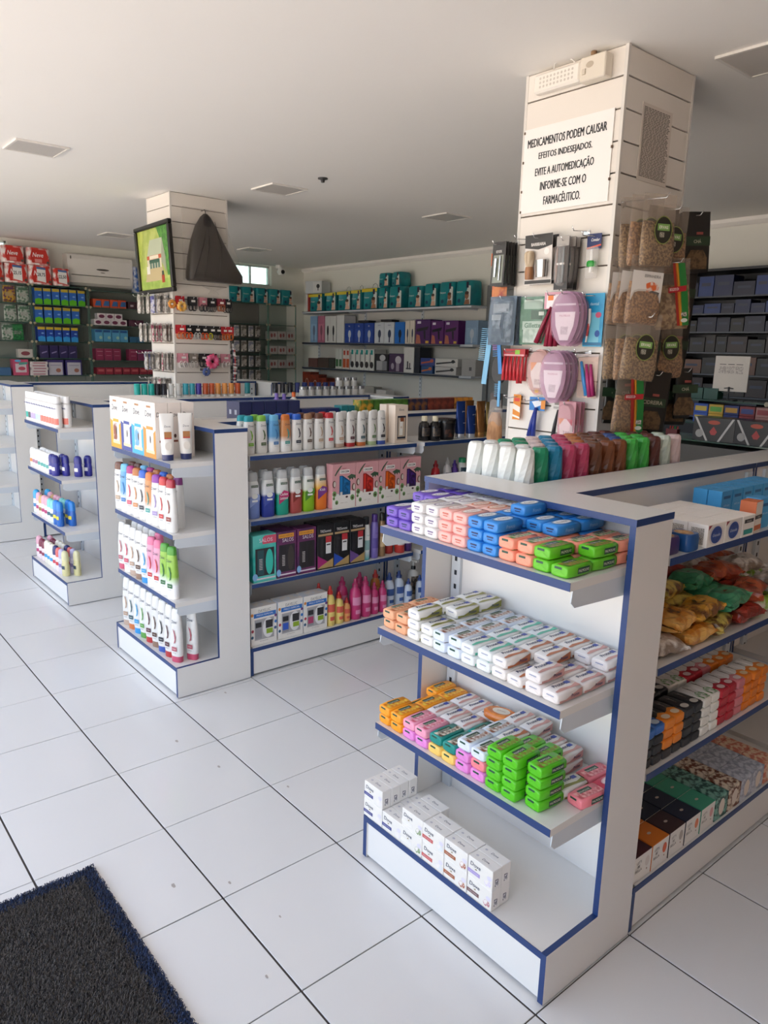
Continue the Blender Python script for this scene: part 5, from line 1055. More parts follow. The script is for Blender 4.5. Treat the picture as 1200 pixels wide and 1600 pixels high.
m = MB(); m.prism([(x * .074, -.102 + z * .112) for x, z in ((math.sin(6.2832 * k / 28) * (1 - .18 * (1 - math.cos(6.2832 * k / 28)) / 2), math.cos(6.2832 * k / 28)) for k in range(28))], 'y', -.001, .001, LILACF); oval = Proto('insole_blister', m)
q = MB(); q.patch([(-.05, -.075), (.05, -.075), (.044, -.13), (.02, -.19), (-.02, -.19), (-.044, -.13)], (0, -.0015, 0), (1, 0, 0), ZU, C('#efe6e8')); q.patch(rect(.018, .016), (0, -.002, -.15), (1, 0, 0), ZU, C('#8a7a80', .5, h2='#efe9ea', scale=400)); q.text('PALMILHA', (0, -.002, -.09), .07, .008, C('#a04a6a'), (1, 0, 0), ZU); q.patch(rect(.05, .004), (0, -.002, -.045), (1, 0, 0), ZU, C('#e2d6de')); oval.add('label_card', q)
blist(oval, .13, .2, -.1, .022, film('#d0b0c6', .3, .08, 'lilac_blister', .1), 2.6)
m = MB(); m.prism([(x * .066, -.092 + z * .1) for x, z in ((math.sin(6.2832 * k / 28) * (1 - .18 * (1 - math.cos(6.2832 * k / 28)) / 2), math.cos(6.2832 * k / 28)) for k in range(28))], 'y', -.001, .001, film('#d8a8a0', .6, .12, 'rose_blister', .1)); ovo = Proto('insole_blister', m)
q = MB(); q.patch([(-.046, -.05), (.046, -.05), (.04, -.11), (.02, -.16), (-.02, -.16), (-.04, -.11)], (0, -.0015, 0), (1, 0, 0), ZU, C('#ece4e2')); q.patch([(-.046, -.05), (-.01, -.05), (-.04, -.09)], (0, -.002, 0), (1, 0, 0), ZU, C('#e2862c')); q.patch([(.046, -.05), (.01, -.05), (.04, -.09)], (0, -.002, 0), (1, 0, 0), ZU, C('#d85a6c')); q.patch(rect(.018, .012), (0, -.002, -.135), (1, 0, 0), ZU, C('#6a6064', .5, h2='#efe9ea', scale=400)); q.patch(ell(.012, .007), (0, -.002, -.175), (1, 0, 0), ZU, C('#e0b03c')); ovo.add('label_card', q)
blist(ovo, .118, .18, -.09, .02, film('#e0c0bc', .3, .08, 'rose_blister', .1), 2.6)
bluep = card('toothbrush_pack', .092, .215, C('#2a9ac4', .25, h2='#1f86b8', scale=12, bump=.4, bscale=30), lambda d, y: (FP(d, y, rect(.044, .006, 0, -.192), C('#1a6a94')), FP(d, y, rect(.03, .06, 0, -.125), C('#6fb6cc', .2)), FT(d, y, 'dental', 0, -.03, .05, .012, C('#bfe2ee')), FP(d, y, ell(.014, .012, 12, .022, -.075), C('#c24a6a'), .0003), FP(d, y, ell(.012, .014, 12, .022, -.15), C('#1f4f9a'), .0003)))
q = MB(); q.tube([(-.018, -.006, -.05), (-.014, -.008, -.1), (-.026, -.006, -.185)], [.007, .006, .004], C('#e9e4e2', .3), 8); q.tube([(-.016, -.009, -.11), (-.02, -.01, -.16)], .005, C('#c24a4a', .3), 8); bluep.add('toothbrush', q)
redp = card('red_comb_card', .13, .035, '#b0242c', lambda d, y: (FP(d, y, rect(.014, .01, .02, -.003), C('#8fc83c')), FP(d, y, rect(.06, .004, 0, -.016), C('#e0a0a4'))))
handles(redp, [((-.05 + .022 * i, -.006, -.02), (-.052 + .022 * i, -.008, -.13 - (.012 if i == 4 else 0))) for i in range(6)], '#c9343c', .006)
comb = card('comb_card', .1, .03, film('#e0d0cc', .5, .1, 'rose_blister', .1))
handles(comb, [((-.03, -.006, -.02), (.012, -.01, -.16))], '#3f8fd0', .009); handles(comb, [((-.0, -.012, -.03), (.03, -.012, -.165)), ((.018, -.006, -.03), (.04, -.006, -.16))], '#a8306c', .009); q = MB(); q.box(-.045, .05, -.002, -.001, -.17, .0, film('#e6c8b8', .35, .1, 'clear_film', .2)); comb.add('clear_pouch', q)
orc = card('orange_card', .045, .115, '#e08a2c', lambda d, y: (FP(d, y, [(-.022, -.03), (.022, -.045), (.022, -.07), (-.022, -.055)], C('#f0e6da')), FP(d, y, rect(.016, .008, 0, -.012), C('#d83a2c')), FP(d, y, [(-.022, -.08), (.022, -.09), (.022, -.098), (-.022, -.09)], C('#f4efe6'))))
bl_r = card('razor_card', .085, .06, '#2f7fc8', lambda d, y: (FP(d, y, [(-.03, -.01), (.02, 0), (.03, -.02), (-.01, -.035)], C('#e6e9ee')), FP(d, y, rect(.012, .02, .034, -.02), C('#e08a2c'), .0003))); handles(bl_r, [((-.002, -.006, -.035), (-.03, -.01, -.165)), ((.004, -.01, -.035), (-.004, -.012, -.165))], '#20368f', .009)
bk_r = card('razor_card', .095, .055, '#dcd6d0', lambda d, y: (FP(d, y, rect(.01, .026, .036, -.02), C('#e0a03c')), FP(d, y, rect(.02, .008, -.01, -.012), C('#7a7470')), FP(d, y, rect(.03, .005, -.005, -.032), C('#a8a29c')))); handles(bk_r, [((-.004, -.006, -.04), (-.022, -.01, -.17))], '#26262a', .008)
tw = card('tweezer_card', .085, .15, film('#c98a98', .7, .1, 'rose_blister', .1), lambda d, y: (FP(d, y, [(-.04, -.06), (.03, -.062), (.036, -.135), (-.03, -.13)], C('#eee4e4')), FP(d, y, [(-.04, -.06), (-.01, -.06), (-.034, -.09)], C('#e2862c'), .0003), FP(d, y, [(.03, -.062), (0, -.061), (.03, -.09)], C('#d85a6c'), .0003), FP(d, y, rect(.016, .008, .002, -.12), C('#7a7074', .5, h2='#efe9ea', scale=400), .0003)))
blist(tw, .08, .14, -.065, .02, film('#d8a8b0', .35, .08, 'rose_blister', .1), 3)
FY = CY0 - .001
for P, x, z, n_, dy, lb, ct in ((nail, -1.375, 2.2, 5, .018, 'dark card with a chrome nail clipper', 'nail clipper'), (brush, -1.18, 2.215, 2, .05, 'shaving brush and chrome bowl on a black and white card', 'shaving kit'), (stick, -1.03, 2.19, 3, .035, 'slim dark card with brushes', 'brush set'), (tooth, -.93, 2.2, 1, 0, 'navy headed clear pack with green cap', 'toothbrush'),
                                  (razor, -1.345, 1.965, 3, .03, 'smoky blue grey razor blister pack', 'razor'), (gil, -1.2, 1.96, 2, .03, 'green razor blister pack', 'razor'), (rz_, -1.085, 1.975, 2, .03, 'card with dark red razor handles', 'razor'), (oval, -.985, 1.975, 4, .028, 'lilac oval blister pack', 'blister pack'), (bluep, -.905, 1.965, 1, 0, 'bright blue pouch with a toothbrush', 'toothbrush'),
                                  (redp, -1.3, 1.735, 2, .02, 'red card with red handles', 'comb'), (ovo, -1.15, 1.74, 2, .028, 'rose oval blister pack with orange corner', 'blister pack'), (oval, -1.025, 1.735, 4, .03, 'smaller lilac oval pack in the lower row', 'blister pack'), (comb, -.915, 1.72, 1, 0, 'clear pouch of blue and magenta combs', 'comb'),
                                  (orc, -1.285, 1.53, 1, 0, 'small orange and white card', 'card'), (bl_r, -1.17, 1.525, 1, 0, 'blue card with two navy razors', 'razor'), (bk_r, -1.04, 1.53, 1, 0, 'white card with one black razor', 'razor'), (tw, -.955, 1.52, 3, .03, 'rose tweezer blister pack', 'tweezers')):
    hook(NC, x, FY, z, .1 if n_ < 4 else .135); hang(P, x, FY - .008, z, n_, dy, lb, ct, G1)
for x, z in ((-1.29, 2.22), (-.985, 2.225), (-1.1, 1.53), (-.93, 1.74)): hook(NC, x, FY, z, .09)
# goods on the pillar's far edge: combs and brushes
LX = CX0 - .001
cb = lambda c_, h_: None
def comb_p(c_, L_, wd):
    m = MB(); m.box(-wd * .2, wd * .25, -.003, .003, -L_, 0, C(c_, .35), ch=.0015); P = Proto('comb', m); q = MB()
    z = -.015
    while z > -L_ * .6: q.box(-wd * .75, -wd * .2, -.002, .002, z - .0025, z, C(c_, .35)); z -= .009
    P.add('teeth', q); P.parts[-1] = ('teeth',) + P.parts[-1][1:]
    return P
cmb = comb_p('#79b8dc', .27, .055); cmb.put((-1.44, 1.71, 1.85), R(25), 'pale blue comb hanging on the far edge of the pillar', 'comb', None, ry=R(5))
for i, (c_, nm) in enumerate((('#e8a42c', 'amber'), ('#6fbf3a', 'lime'), ('#c83a8c', 'magenta'), ('#2f86d0', 'blue'))): comb_p(c_, .2, .04).put((-1.425 + .013 * i, 1.735 - .012 * i, 1.92 - i * .03), R(25), f'{nm} comb in the fan of coloured combs', 'comb', 'coloured combs on the pillar edge', ry=R(-6))
hb = MB(); hb.loft([(-.012, 0, -.06, .034, .062, 2.4), (.0, 0, -.06, .036, .065, 2.4), (.012, 0, -.06, .03, .058, 2.4)], C('#161518', .4), n=22, axis='y'); hbp = Proto('hair_brush', hb); q = MB(); q.tube([(0, 0, -.118), (0, 0, -.15), (0, 0, -.2)], [.012, .009, .011], C('#161518', .4), 8); hbp.add('handle', q)
hbp.put((-1.395, 1.735, 1.71), R(20), 'black oval hair brush on the pillar edge', 'hair brush', None)
comb_p('#5fa8d8', .12, .03).put((-1.375, 1.715, 1.6), R(20), 'short sky blue comb below the black hair brush', 'comb', None)
oc = card('orange_tag', .05, .055, '#e0661c', lambda d, y: FP(d, y, rect(.014, .008, 0, -.012), C('#f4e6da'))); oc.put((-1.44, 1.72, 2.16), R(15), 'small orange tag at the far edge of the pillar', 'tag', None)
rp = card('sponge_pack', .075, .14, C('#a83a24', .3, h2='#d07a34', scale=25)); rp.put((-1.415, 1.725, 2.03), R(15), 'red and orange pack under the orange tag', 'pack', None)
lf = MB(); lf.loft([(-.23, 0, 0, .03, .022, 2.2), (-.2, 0, 0, .038, .028, 2.3), (-.12, 0, 0, .034, .024, 2.2), (-.08, 0, 0, .022, .012, 2.2)], C('#b98a60', .7, h2='#8f6440', scale=30, bump=.6, bscale=50, stretch=(1, 1, .3)), n=16); lfp = Proto('loofah_bag', lf); q = MB(); q.loft([(-.235, 0, 0, .032, .024, 2.4), (-.1, 0, 0, .036, .024, 2.4), (-.02, 0, 0, .03, .004, 4), (.0, 0, 0, .03, .002, 4)], film('#d0c8c0', .25, .1), n=16); lfp.add('clear_bag', q); q = MB(); q.box(-.032, .032, -.004, .004, -.06, .01, C('#3a2f2a', .5)); lfp.add('header_card', q)
lfp.put((-1.41, 1.74, 1.53), R(15), 'loofah in a clear bag with dark header beside the metallic tubes', 'bag', None)
for z in (2.05, 1.94, 1.53): hook(NC, LX, 1.79, z, .075, R(-90))
# herb bags on the aisle face of the notice pillar
HERB = [C('#5a4028', .8, h2='#a08058', scale=130, bump=.9, bscale=120, detail=6), C('#a87c52', .8, h2='#6a4830', scale=120, bump=.9, bscale=110, detail=6), C('#b89a70', .8, h2='#7c5c3c', scale=55, bump=.9, bscale=70, detail=5)]
def herb(kind, hm, w_=.155, h_=.255):
    b = MB(); fz = -h_ + .012
    b.loft([(fz, 0, 0, w_ * .44, .006, 4), (fz + .012, 0, 0, w_ * .47, .016, 3), (fz + .05, 0, -.002, w_ * .48, .02, 3), (fz + h_ * .45, 0, 0, w_ * .47, .015, 3), (fz + h_ * .62, 0, 0, w_ * .46, .004, 4)], hm, n=20); P = Proto('herb_bag', b)
    f = MB(); f.loft([(fz - .002, 0, 0, w_ * .46, .007, 4), (fz + .012, 0, 0, w_ * .485, .0175, 3), (fz + .05, 0, -.002, w_ * .495, .0215, 3), (fz + h_ * .45, 0, 0, w_ * .485, .0165, 3), (fz + h_ * .64, 0, 0, w_ * .48, .0055, 4), (.012, 0, 0, w_ * .48, .0015, 5)], film('#b8a898', .22, .1, 'bag_film'), n=20); P.add('clear_bag', f)
    d = MB(); y = -.0245
    if kind == 'oval':
        d.patch(ell(.041, .05, 22), (.004, y, fz + .125), (1, 0, 0), ZU, C('#8a9a4a')); d.patch(ell(.038, .047, 22), (.004, y - .0004, fz + .125), (1, 0, 0), ZU, C('#26241c')); d.patch(rect(.028, .012), (.004, y - .0008, fz + .135), (1, 0, 0), ZU, C('#7fa85a')); d.text('ERVAS', (.004, y - .0012, fz + .135), .045, .011, C('#efeede'), (1, 0, 0), ZU, bold=.02); d.patch(rect(.011, .009), (-.002, y - .0008, fz + .108), (1, 0, 0), ZU, C('#c9c2b0', .5, h2='#3a362c', scale=400))
    elif kind == 'ribbon':
        for c_, a, b_ in (('#a8281c', -.012, .004), ('#e0962c', .0, .014), ('#1f7a34', .012, .045)):
            d.patch([(a - .012, fz + h_ * .93), (b_ - .012, fz + h_ * .93), (b_ + .008, fz + h_ * .5), (b_ + .018, fz + .012), (a + .02, fz + .012), (a + .004, fz + h_ * .5)], (0, y, 0), (1, 0, 0), ZU, C(c_))
        d.patch([(-.04, -.012), (.045, -.005), (.045, .016), (-.04, .009)], (0, y - .0006, fz + .15), (1, 0, 0), ZU, C('#b8202c')); d.text('BOLDO DO CHILE', (.003, y - .001, fz + .153), .08, .011, C('#f4e8e4'), (1, 0.08, .05), ZU, bold=.02, keep=False)
        d.patch(rect(.013, .008), (.038, y - .0006, fz + .055), (1, 0, 0), ZU, C('#e6dfd6', .5, h2='#4a443c', scale=300)); d.patch(ell(.016, .008), (.04, y - .0006, fz + .032), (1, 0, 0), ZU, C('#dfe6da'))
    elif kind == 'white':
        d.patch(rect(.066, .055), (0, y + .012, fz + .14), (1, 0, 0), ZU, C('#dcd6d0')); d.patch([(.0, .0), (.05, .01), (.055, .03), (.02, .04), (-.005, .03)], (0, y + .0114, fz + .12), (1, 0, 0), ZU, C('#cf5f2c', .5, h2='#dcd2c8', scale=40)); d.patch([(0, 0), (.05, -.012), (.055, .006), (.02, .012)], (.002, y + .0114, fz + .115), (1, 0, 0), ZU, C('#2c2a2e')); d.text('ESPINHEIRA', (.02, y + .011, fz + .178), .07, .011, C('#5a5450'), (1, 0, 0), ZU)
    P.add('printed_label', d); return P
def darkpack(txt=None, w_=.14, h_=.24):
    m = MB(); fz = -h_ + .012
    m.loft([(fz, 0, 0, w_ * .48, .004, 5), (fz + .015, 0, 0, w_ * .49, .012, 4), (fz + h_ * .6, 0, 0, w_ * .49, .01, 4), (.0, 0, 0, w_ * .49, .002, 5), (.012, 0, 0, w_ * .49, .0015, 5)], C('#1b1a17', .35, var=.2, bump=.2), n=20); P = Proto('herb_pack', m)
    d = MB(); y = -.0145; d.patch([(-.05, -.045), (.05, -.045), (.05, .0), (.03, .03), (-.03, .03), (-.05, 0)], (0, y, fz + .06), (1, 0, 0), ZU, C('#6a5236', .7, h2='#4a3824', scale=60)); d.patch(rect(.062, .018), (0, y, fz + .125), (1, 0, 0), ZU, C('#223a26')); d.text(txt or 'CHÁ', (0, y - .0005, fz + .125), .1, .016, C('#a8a490'), (1, 0, 0), ZU, bold=.02); d.patch(rect(.016, .005), (.01, y, fz + .155), (1, 0, 0), ZU, C('#9a4a44')); P.add('printed_label', d); return P
HB = dict(bark=herb('oval', HERB[0]), root=herb('oval', HERB[1]), chips=herb('ribbon', HERB[2], .165, .27), plain=herb(None, HERB[1]), white=herb('white', HERB[1], .15, .25), tag=herb('ribbon', HERB[1], .14, .25), dark=darkpack(), cid=darkpack('CIDREIRA', .16, .25), slim=darkpack('CHÁ', .08, .21))
HN = dict(bark='bag of brown bark with green oval label', root='bag of reddish root shavings with green oval label', chips='bag of pale dried slices with green ribbon', plain='unlabelled clear bag of brown herbs', white='herb bag with white printed label', tag='small herb bag with green ribbon and red tag', dark='black herb pack with brown window', cid='large black herb pack lettered in pale green', slim='narrow black and green herb pack')
hcount = {}
def hherb(y, z, keys, ri, off=.05):
    th = [.037 if k in ('dark', 'cid', 'slim') else .05 for k in keys]; yaw = random.uniform(-.46, -.34); n_ = ORD[hcount.setdefault(ri, 0) + 1]
    hook(NC, CX1 + .001, y, z, off + sum(th), FX); d_ = off
    for i in range(len(keys) - 1, -1, -1):
        k = keys[i]; d_ += th[i] / 2
        HB[k].put((CX1 + d_, y + random.uniform(-.006, .006), z), FX + yaw + random.uniform(-.03, .03), f'{HN[k]}, {"outermost" if i == 0 else ORD[i + 1] + " from outside"}, {ri} row, {n_} hook', 'herb bag', 'herb bags on the notice pillar', ry=R(random.uniform(-5, 5)), sc=1.04)
        d_ += th[i] / 2
    hcount[ri] += 1
hherb(1.815, 2.33, ['bark', 'root', 'bark'], 'top', .04); hherb(2.01, 2.32, ['root', 'dark'], 'top'); hherb(2.19, 2.32, ['dark', 'slim', 'dark'], 'top', .02)
hherb(1.81, 2.1, ['white', 'white', 'white'], 'second', .02); hherb(2.0, 2.11, ['chips', 'plain'], 'second', .07); hherb(2.19, 2.11, ['dark', 'dark'], 'second', .03)
hherb(1.81, 1.885, ['bark', 'root', 'bark'], 'third', .03); hherb(1.955, 1.875, ['dark'], 'third', .05); hherb(2.06, 1.89, ['root', 'plain'], 'third', .03); hherb(2.2, 1.89, ['dark', 'dark'], 'third', .02)
hherb(1.80, 1.655, ['tag', 'slim', 'slim'], 'lowest', .03); hherb(1.975, 1.655, ['cid', 'cid'], 'lowest', .07); hherb(2.165, 1.67, ['slim', 'dark', 'slim', 'dark'], 'lowest', .02)

# ------------------------------------------------------------------ picture pillar
pf_ = MB(); fr = mat('#1c1916', .35, var=.1); W2, H2 = .385, .268
fr_root = ob('framed_picture', MB().box(-W2 + .03, W2 - .03, .0, .012, -H2 + .03, H2 - .03, C('#b9c46a', .4, h2='#9fb04c', scale=8)), None, (-5.09, 1.655, 2.405), label='aerial photo of a shop in a dark wooden frame on the pillar', cat='picture'); fr_root.rotation_euler = (R(3), 0, R(-3))
fb = MB(); prof = [(0, 0), (.034, .004), (.034, .02), (.012, .026), (0, .03)]
for a, b_, c_, d_ in ((-W2, W2, -H2, -H2 + .034), (-W2, W2, H2 - .034, H2), (-W2, -W2 + .034, -H2 + .034, H2 - .034), (W2 - .034, W2, -H2 + .034, H2 - .034)): fb.box(a, b_, -.022, .014, c_, d_, fr, ch=.006)
ob('frame', fb, fr_root)
pr_ = MB(); Y_ = -.0008
def pp(pts, c_, k=0, **kw): pr_.patch(pts, (0, Y_ - .0003 * k, 0), (1, 0, 0), ZU, C(c_, .4, **kw))
pp([(.08, .235), (.35, .235), (.35, -.14), (.26, -.14), (.22, .05)], '#3f7a2c', 1, h2='#5a9a3a', scale=30); pp([(-.35, -.16), (.35, -.16), (.35, -.235), (-.35, -.235)], '#93b04a', 1, h2='#a8c05c', scale=12)
pp([(-.16, -.03), (.14, -.03), (.2, -.17), (-.24, -.17)], '#c2b083', 2); pp([(-.08, .15), (.19, .15), (.15, .02), (-.17, .02)], '#b8c0a4', 3); pp([(.19, .15), (.24, .0), (.24, -.12), (.15, -.03), (.15, .02)], '#9aa088', 3); pp([(-.17, .02), (.15, .02), (.15, -.07), (-.17, -.07)], '#d8cfb4', 3)
pp([(-.17, .03), (.15, .03), (.15, .0), (-.17, .0)], '#c9623c', 4); pp([(-.11, .028), (.09, .028), (.09, .002), (-.11, .002)], '#e6dcc4', 5); pp([(-.12, -.002), (.11, -.002), (.11, -.03), (-.12, -.03)], '#2f5a44', 5); 
for i in range(4): pp(rect(.022, .02, -.09 + i * .06, -.05), '#5a7a6a', 5)
pp([(-.19, -.05), (-.12, -.05), (-.12, -.11), (-.19, -.11)], '#e6e2d4', 6); pp([(.13, -.13), (.19, -.13), (.19, -.19), (.13, -.19)], '#b0401f', 6); pp([(.14, -.10), (.18, -.10), (.18, -.135), (.14, -.135)], '#3a4a3a', 6); pp([(-.35, .235), (-.2, .235), (-.3, .0), (-.35, .0)], '#a8b84c', 2, h2='#bcc860', scale=14)
ob('photo_print', pr_, fr_root)
# dark garment bag under clear plastic
gb = MB(); gm = C('#241f1e', .4, var=.15, bump=.7, bscale=9)
gb.loft([(2.235, 2.035, 0, .235, .045, 4), (2.25, 2.035, 0, .245, .062, 4), (2.3, 2.035, 0, .245, .066, 3.4), (2.42, 2.0, 0, .195, .062, 3), (2.55, 1.975, 0, .14, .052, 2.8), (2.66, 1.965, 0, .09, .04, 2.5), (2.73, 1.965, 0, .045, .024, 2.2), (2.755, 1.965, 0, .016, .012, 2)], gm, n=28)
for i, v in enumerate(gb.v): gb.v[i] = (v[1], v[0] - 2.0, v[2] - 2.6)
for i, f in enumerate(gb.f): gb.f[i] = f[::-1]
gr = ob('suit_bag', gb, None, (DX1 + .075, 2.0, 2.6), label='black garment bag under clear plastic hanging on the picture pillar', cat='garment bag')
fo = MB(); 
for y0, y1 in ((-.16, -.02), (-.08, .0), (.04, .1)): fo.tube([(.068, y0 * 1.1, -.34), (.066, (y0 + y1) / 2, -.1), (.03, y1 * .5 - .02, .1)], [.004, .005, .002], gm, 6)
ob('fold', fo, gr)
cv = MB(); cv.loft([(2.14, 2.02, 0, .05, .02, 2.4), (2.17, 2.02, 0, .025, .015, 2.2), (2.215, 2.03, 0, .15, .05, 3), (2.24, 2.03, 0, .262, .07, 3.6), (2.32, 2.03, 0, .262, .074, 3.2), (2.45, 2.0, 0, .235, .069, 3), (2.62, 1.97, 0, .2, .05, 2.6), (2.76, 1.95, 0, .19, .012, 3), (2.79, 1.95, 0, .18, .003, 4)], film('#c9beb2', .09, .05, 'garment_film', .8), n=28)
for i, v in enumerate(cv.v): cv.v[i] = (v[1], v[0] - 2.0, v[2] - 2.6)
for i, f in enumerate(cv.f): cv.f[i] = f[::-1]
ob('plastic_cover', cv, gr)
ob('hanger', MB().tube([(0, -.035, .14), (0, -.035, .17), (-.02, -.03, .19), (-.055, -.035, .185), (-.072, -.035, .185)], .0035, C('#2a2624', .4), 8), gr)
# lots of small packs
def pouch(c_, c2, w_=.058, h_=.15):
    m = MB(); m.loft([(-h_ + .012, 0, 0, w_ * .5, .002, 5), (-h_ + .03, 0, 0, w_ * .5, .008, 3.5), (-h_ * .4, 0, 0, w_ * .48, .007, 3.5), (0, 0, 0, w_ * .46, .0015, 5), (.012, 0, 0, w_ * .46, .0012, 5)], C(c_, .3, h2=c2, scale=35, bump=.3, bscale=60), n=16); P = Proto('accessory_pack', m)
    d = MB(); d.patch(rect(w_ * .36, .014), (0, -.009, -.02), (1, 0, 0), ZU, C(c2, .4)); d.patch(rect(w_ * .3, .02), (0, -.0095, -.085), (1, 0, 0), ZU, C('#8a8580', .5, h2=c_, scale=120)); P.add('printed_label', d); return P
PO = [pouch('#d8d2ca', '#a8a098'), pouch('#cfc9c4', '#8a8a98'), pouch('#c2c0cc', '#5a5a90'), pouch('#b8b0a8', '#6a625a'), pouch('#d6ccc4', '#b04060')]
PN = ['off-white', 'pale grey', 'white and violet', 'taupe', 'white and magenta']
G2 = 'small packs hooked on the picture pillar'
fx = ((-5.26, (0, 0, 0, 0)), (-5.16, (0, 3, 0)), (-5.06, (2, 2, 1)), (-4.95, (3, 3, 3)))
for ri, (z, sel) in enumerate(((2.115, fx), (1.885, ((-5.24, (0, 0, 3, 0)), (-5.12, (0, 3, 0)), (-5.0, (4, 4, 4, 4)), (-4.92, (3, 3)))), (1.655, ((-5.24, (1, 2, 1)), (-5.12, (3, 3, 0, 3)), (-5.0, (3, 0, 3)), (-4.91, (4, 0, 3)))), (1.45, ((-5.2, (3, 0, 3)), (-5.08, (0, 0)), (-4.97, (4, 0, 3)))))):
    for hi_, (x, ks) in enumerate(sel):
        hook(FC, x, DY0 - .001, z, .16)
        for i, k in enumerate(ks): PO[k].put((x + random.uniform(-.008, .008), DY0 - .022 - .034 * (len(ks) - 1 - i), z), random.uniform(-.5, .2), f'{PN[k]} pouch, {ORD[i + 1]} on the {ORD[hi_ + 1]} hook, {ORD[ri + 1]} row, picture pillar', 'accessory pack', G2, sc=(1, 1, 1 if ri < 3 else .62))
def loopcard(c_, lc, w_=.075, h_=.07, lab='#e0dcd6', loops=2):
    P = card('hair_tie_card', w_, h_, c_, lambda d, y: FP(d, y, rect(w_ * .22, .008, .006, -.022), C(lab)))
    for i in range(loops):
        q = MB(); x0 = -w_ * .2 + i * w_ * .4
        q.tube([(x0 + .016 * math.cos(a) * (1), -.006 - .002 * i, -h_ + .01 + .026 * math.sin(a) - .012) for a in [6.2832 * k / 14 for k in range(15)]], .0035, C(lc, .6), 6); P.add('hair_tie', q)
    return P
LC = dict(red=loopcard('#b8242e', '#d06a2c'), black=loopcard('#1e1c1f', '#2a282c'), blackorange=loopcard('#1e1c1f', '#e0561c'), blackwhite=loopcard('#1e1c1f', '#c9c6c4'), blackyellow=loopcard('#1e1c1f', '#d8d02c', loops=1), pink=loopcard('#c9808c', '#2a262a'), plum=loopcard('#8a2a3c', '#a8623c', .07, .06), pinkwhite=loopcard('#d08a98', '#e0d8d4', .085, .075), grey=loopcard('#8a827a', '#d9d4cf', .08, .075))
rr = [(2.1, [('red', 1.745), ('black', 1.85), ('pink', 1.945), ('black', 2.02), ('plum', 2.105), ('black', 2.165)]), (1.875, [('red', 1.74), ('blackorange', 1.81), ('blackwhite', 1.88), ('blackorange', 1.95), ('blackyellow', 2.02), ('black', 2.075), ('red', 2.13), ('red', 2.18)]), (1.65, [('pinkwhite', 1.75), ('grey', 1.845), ('black', 1.93), ('black', 2.02), ('pinkwhite', 2.14)])]
lcn = {}
for ri, (z, row) in enumerate(rr):
    for k, y in row:
        lcn[(ri, k)] = lcn.get((ri, k), 0) + 1
        hook(FC, DX1 + .001, y, z, .06, FX)
        for i in range(2): LC[k].put((DX1 + .022 + .022 * (1 - i), y + random.uniform(-.004, .004), z), FX + random.uniform(-.15, .15), f'{k} hair tie card, {"outer" if i == 0 else "inner"}, {ORD[lcn[(ri, k)]]} such, {ORD[ri + 1]} row, picture pillar side', 'hair ties', G2)
def scrunchie(c_, c2, r_, nm, loc):
    m = MB(); rows = []; N, K = 26, 10
    for i in range(N):
        a = 6.2832 * i / N; rr_ = r_ * (.62 + .07 * math.sin(a * 9)); t = r_ * (.36 + .1 * math.sin(a * 13 + 1)); rows.append(list(range(len(m.v), len(m.v) + K)))
        for k in range(K):
            b = 6.2832 * k / K; q_ = rr_ + t * math.cos(b); m.v.append((t * math.sin(b) * .8, q_ * math.cos(a), q_ * math.sin(a)))
    for i in range(N):
        for k in range(K): m.face((rows[i][k], rows[(i + 1) % N][k], rows[(i + 1) % N][(k + 1) % K], rows[i][(k + 1) % K]), C(c_, .7, h2=c2, scale=30), True)
    ob('hair_scrunchie', m, None, loc, label=nm, cat='scrunchie')
scrunchie('#d8406c', '#e878a0', .062, 'hot pink ruffled scrunchie on the picture pillar', (DX1 + .1, 1.985, 1.6)); scrunchie('#3a4f86', '#5a6fa8', .036, 'denim blue scrunchie hanging below the pink one', (DX1 + .085, 1.935, 1.515)); scrunchie('#e0a03c', '#e8c070', .042, 'yellow orange scrunchie on the upper row of the picture pillar', (DX1 + .09, 1.735, 2.03)); scrunchie('#d87a2c', '#e8a850', .036, 'orange scrunchie at the corner of the picture pillar', (DX1 + .05, 1.67, 2.045))
for y in (1.985, 1.935, 1.735): hook(FC, DX1 + .001, y, {1.985: 1.64, 1.935: 1.535, 1.735: 2.06}[y], .1, FX)
for i, (c_, c2) in enumerate((('#2a2c5c', '#d8d4d0'), ('#b0302c', '#e0d8d0'), ('#2a2a2e', '#c9c4c0'))):
    hook(FC, DX1 - .01 + .012 * i, DY1 + .001, 1.755 - i * .05, .015, R(180)); ob('lanyard', MB().tube([(DX1 + .02 + i * .014, DY1 + .02 + i * .006, 1.75 - i * .05), (DX1 + .025 + i * .014, DY1 + .025 + i * .006, 1.6), (DX1 + .02 + i * .014, DY1 + .02, 1.34)], .008, C(c_, .6, h2=c2, scale=40, stretch=(.2, .2, 1.5)), 6), None, label=f'striped lanyard at the rear edge of the picture pillar, {("navy", "red", "black")[i]} one', cat='lanyard', group='lanyards')

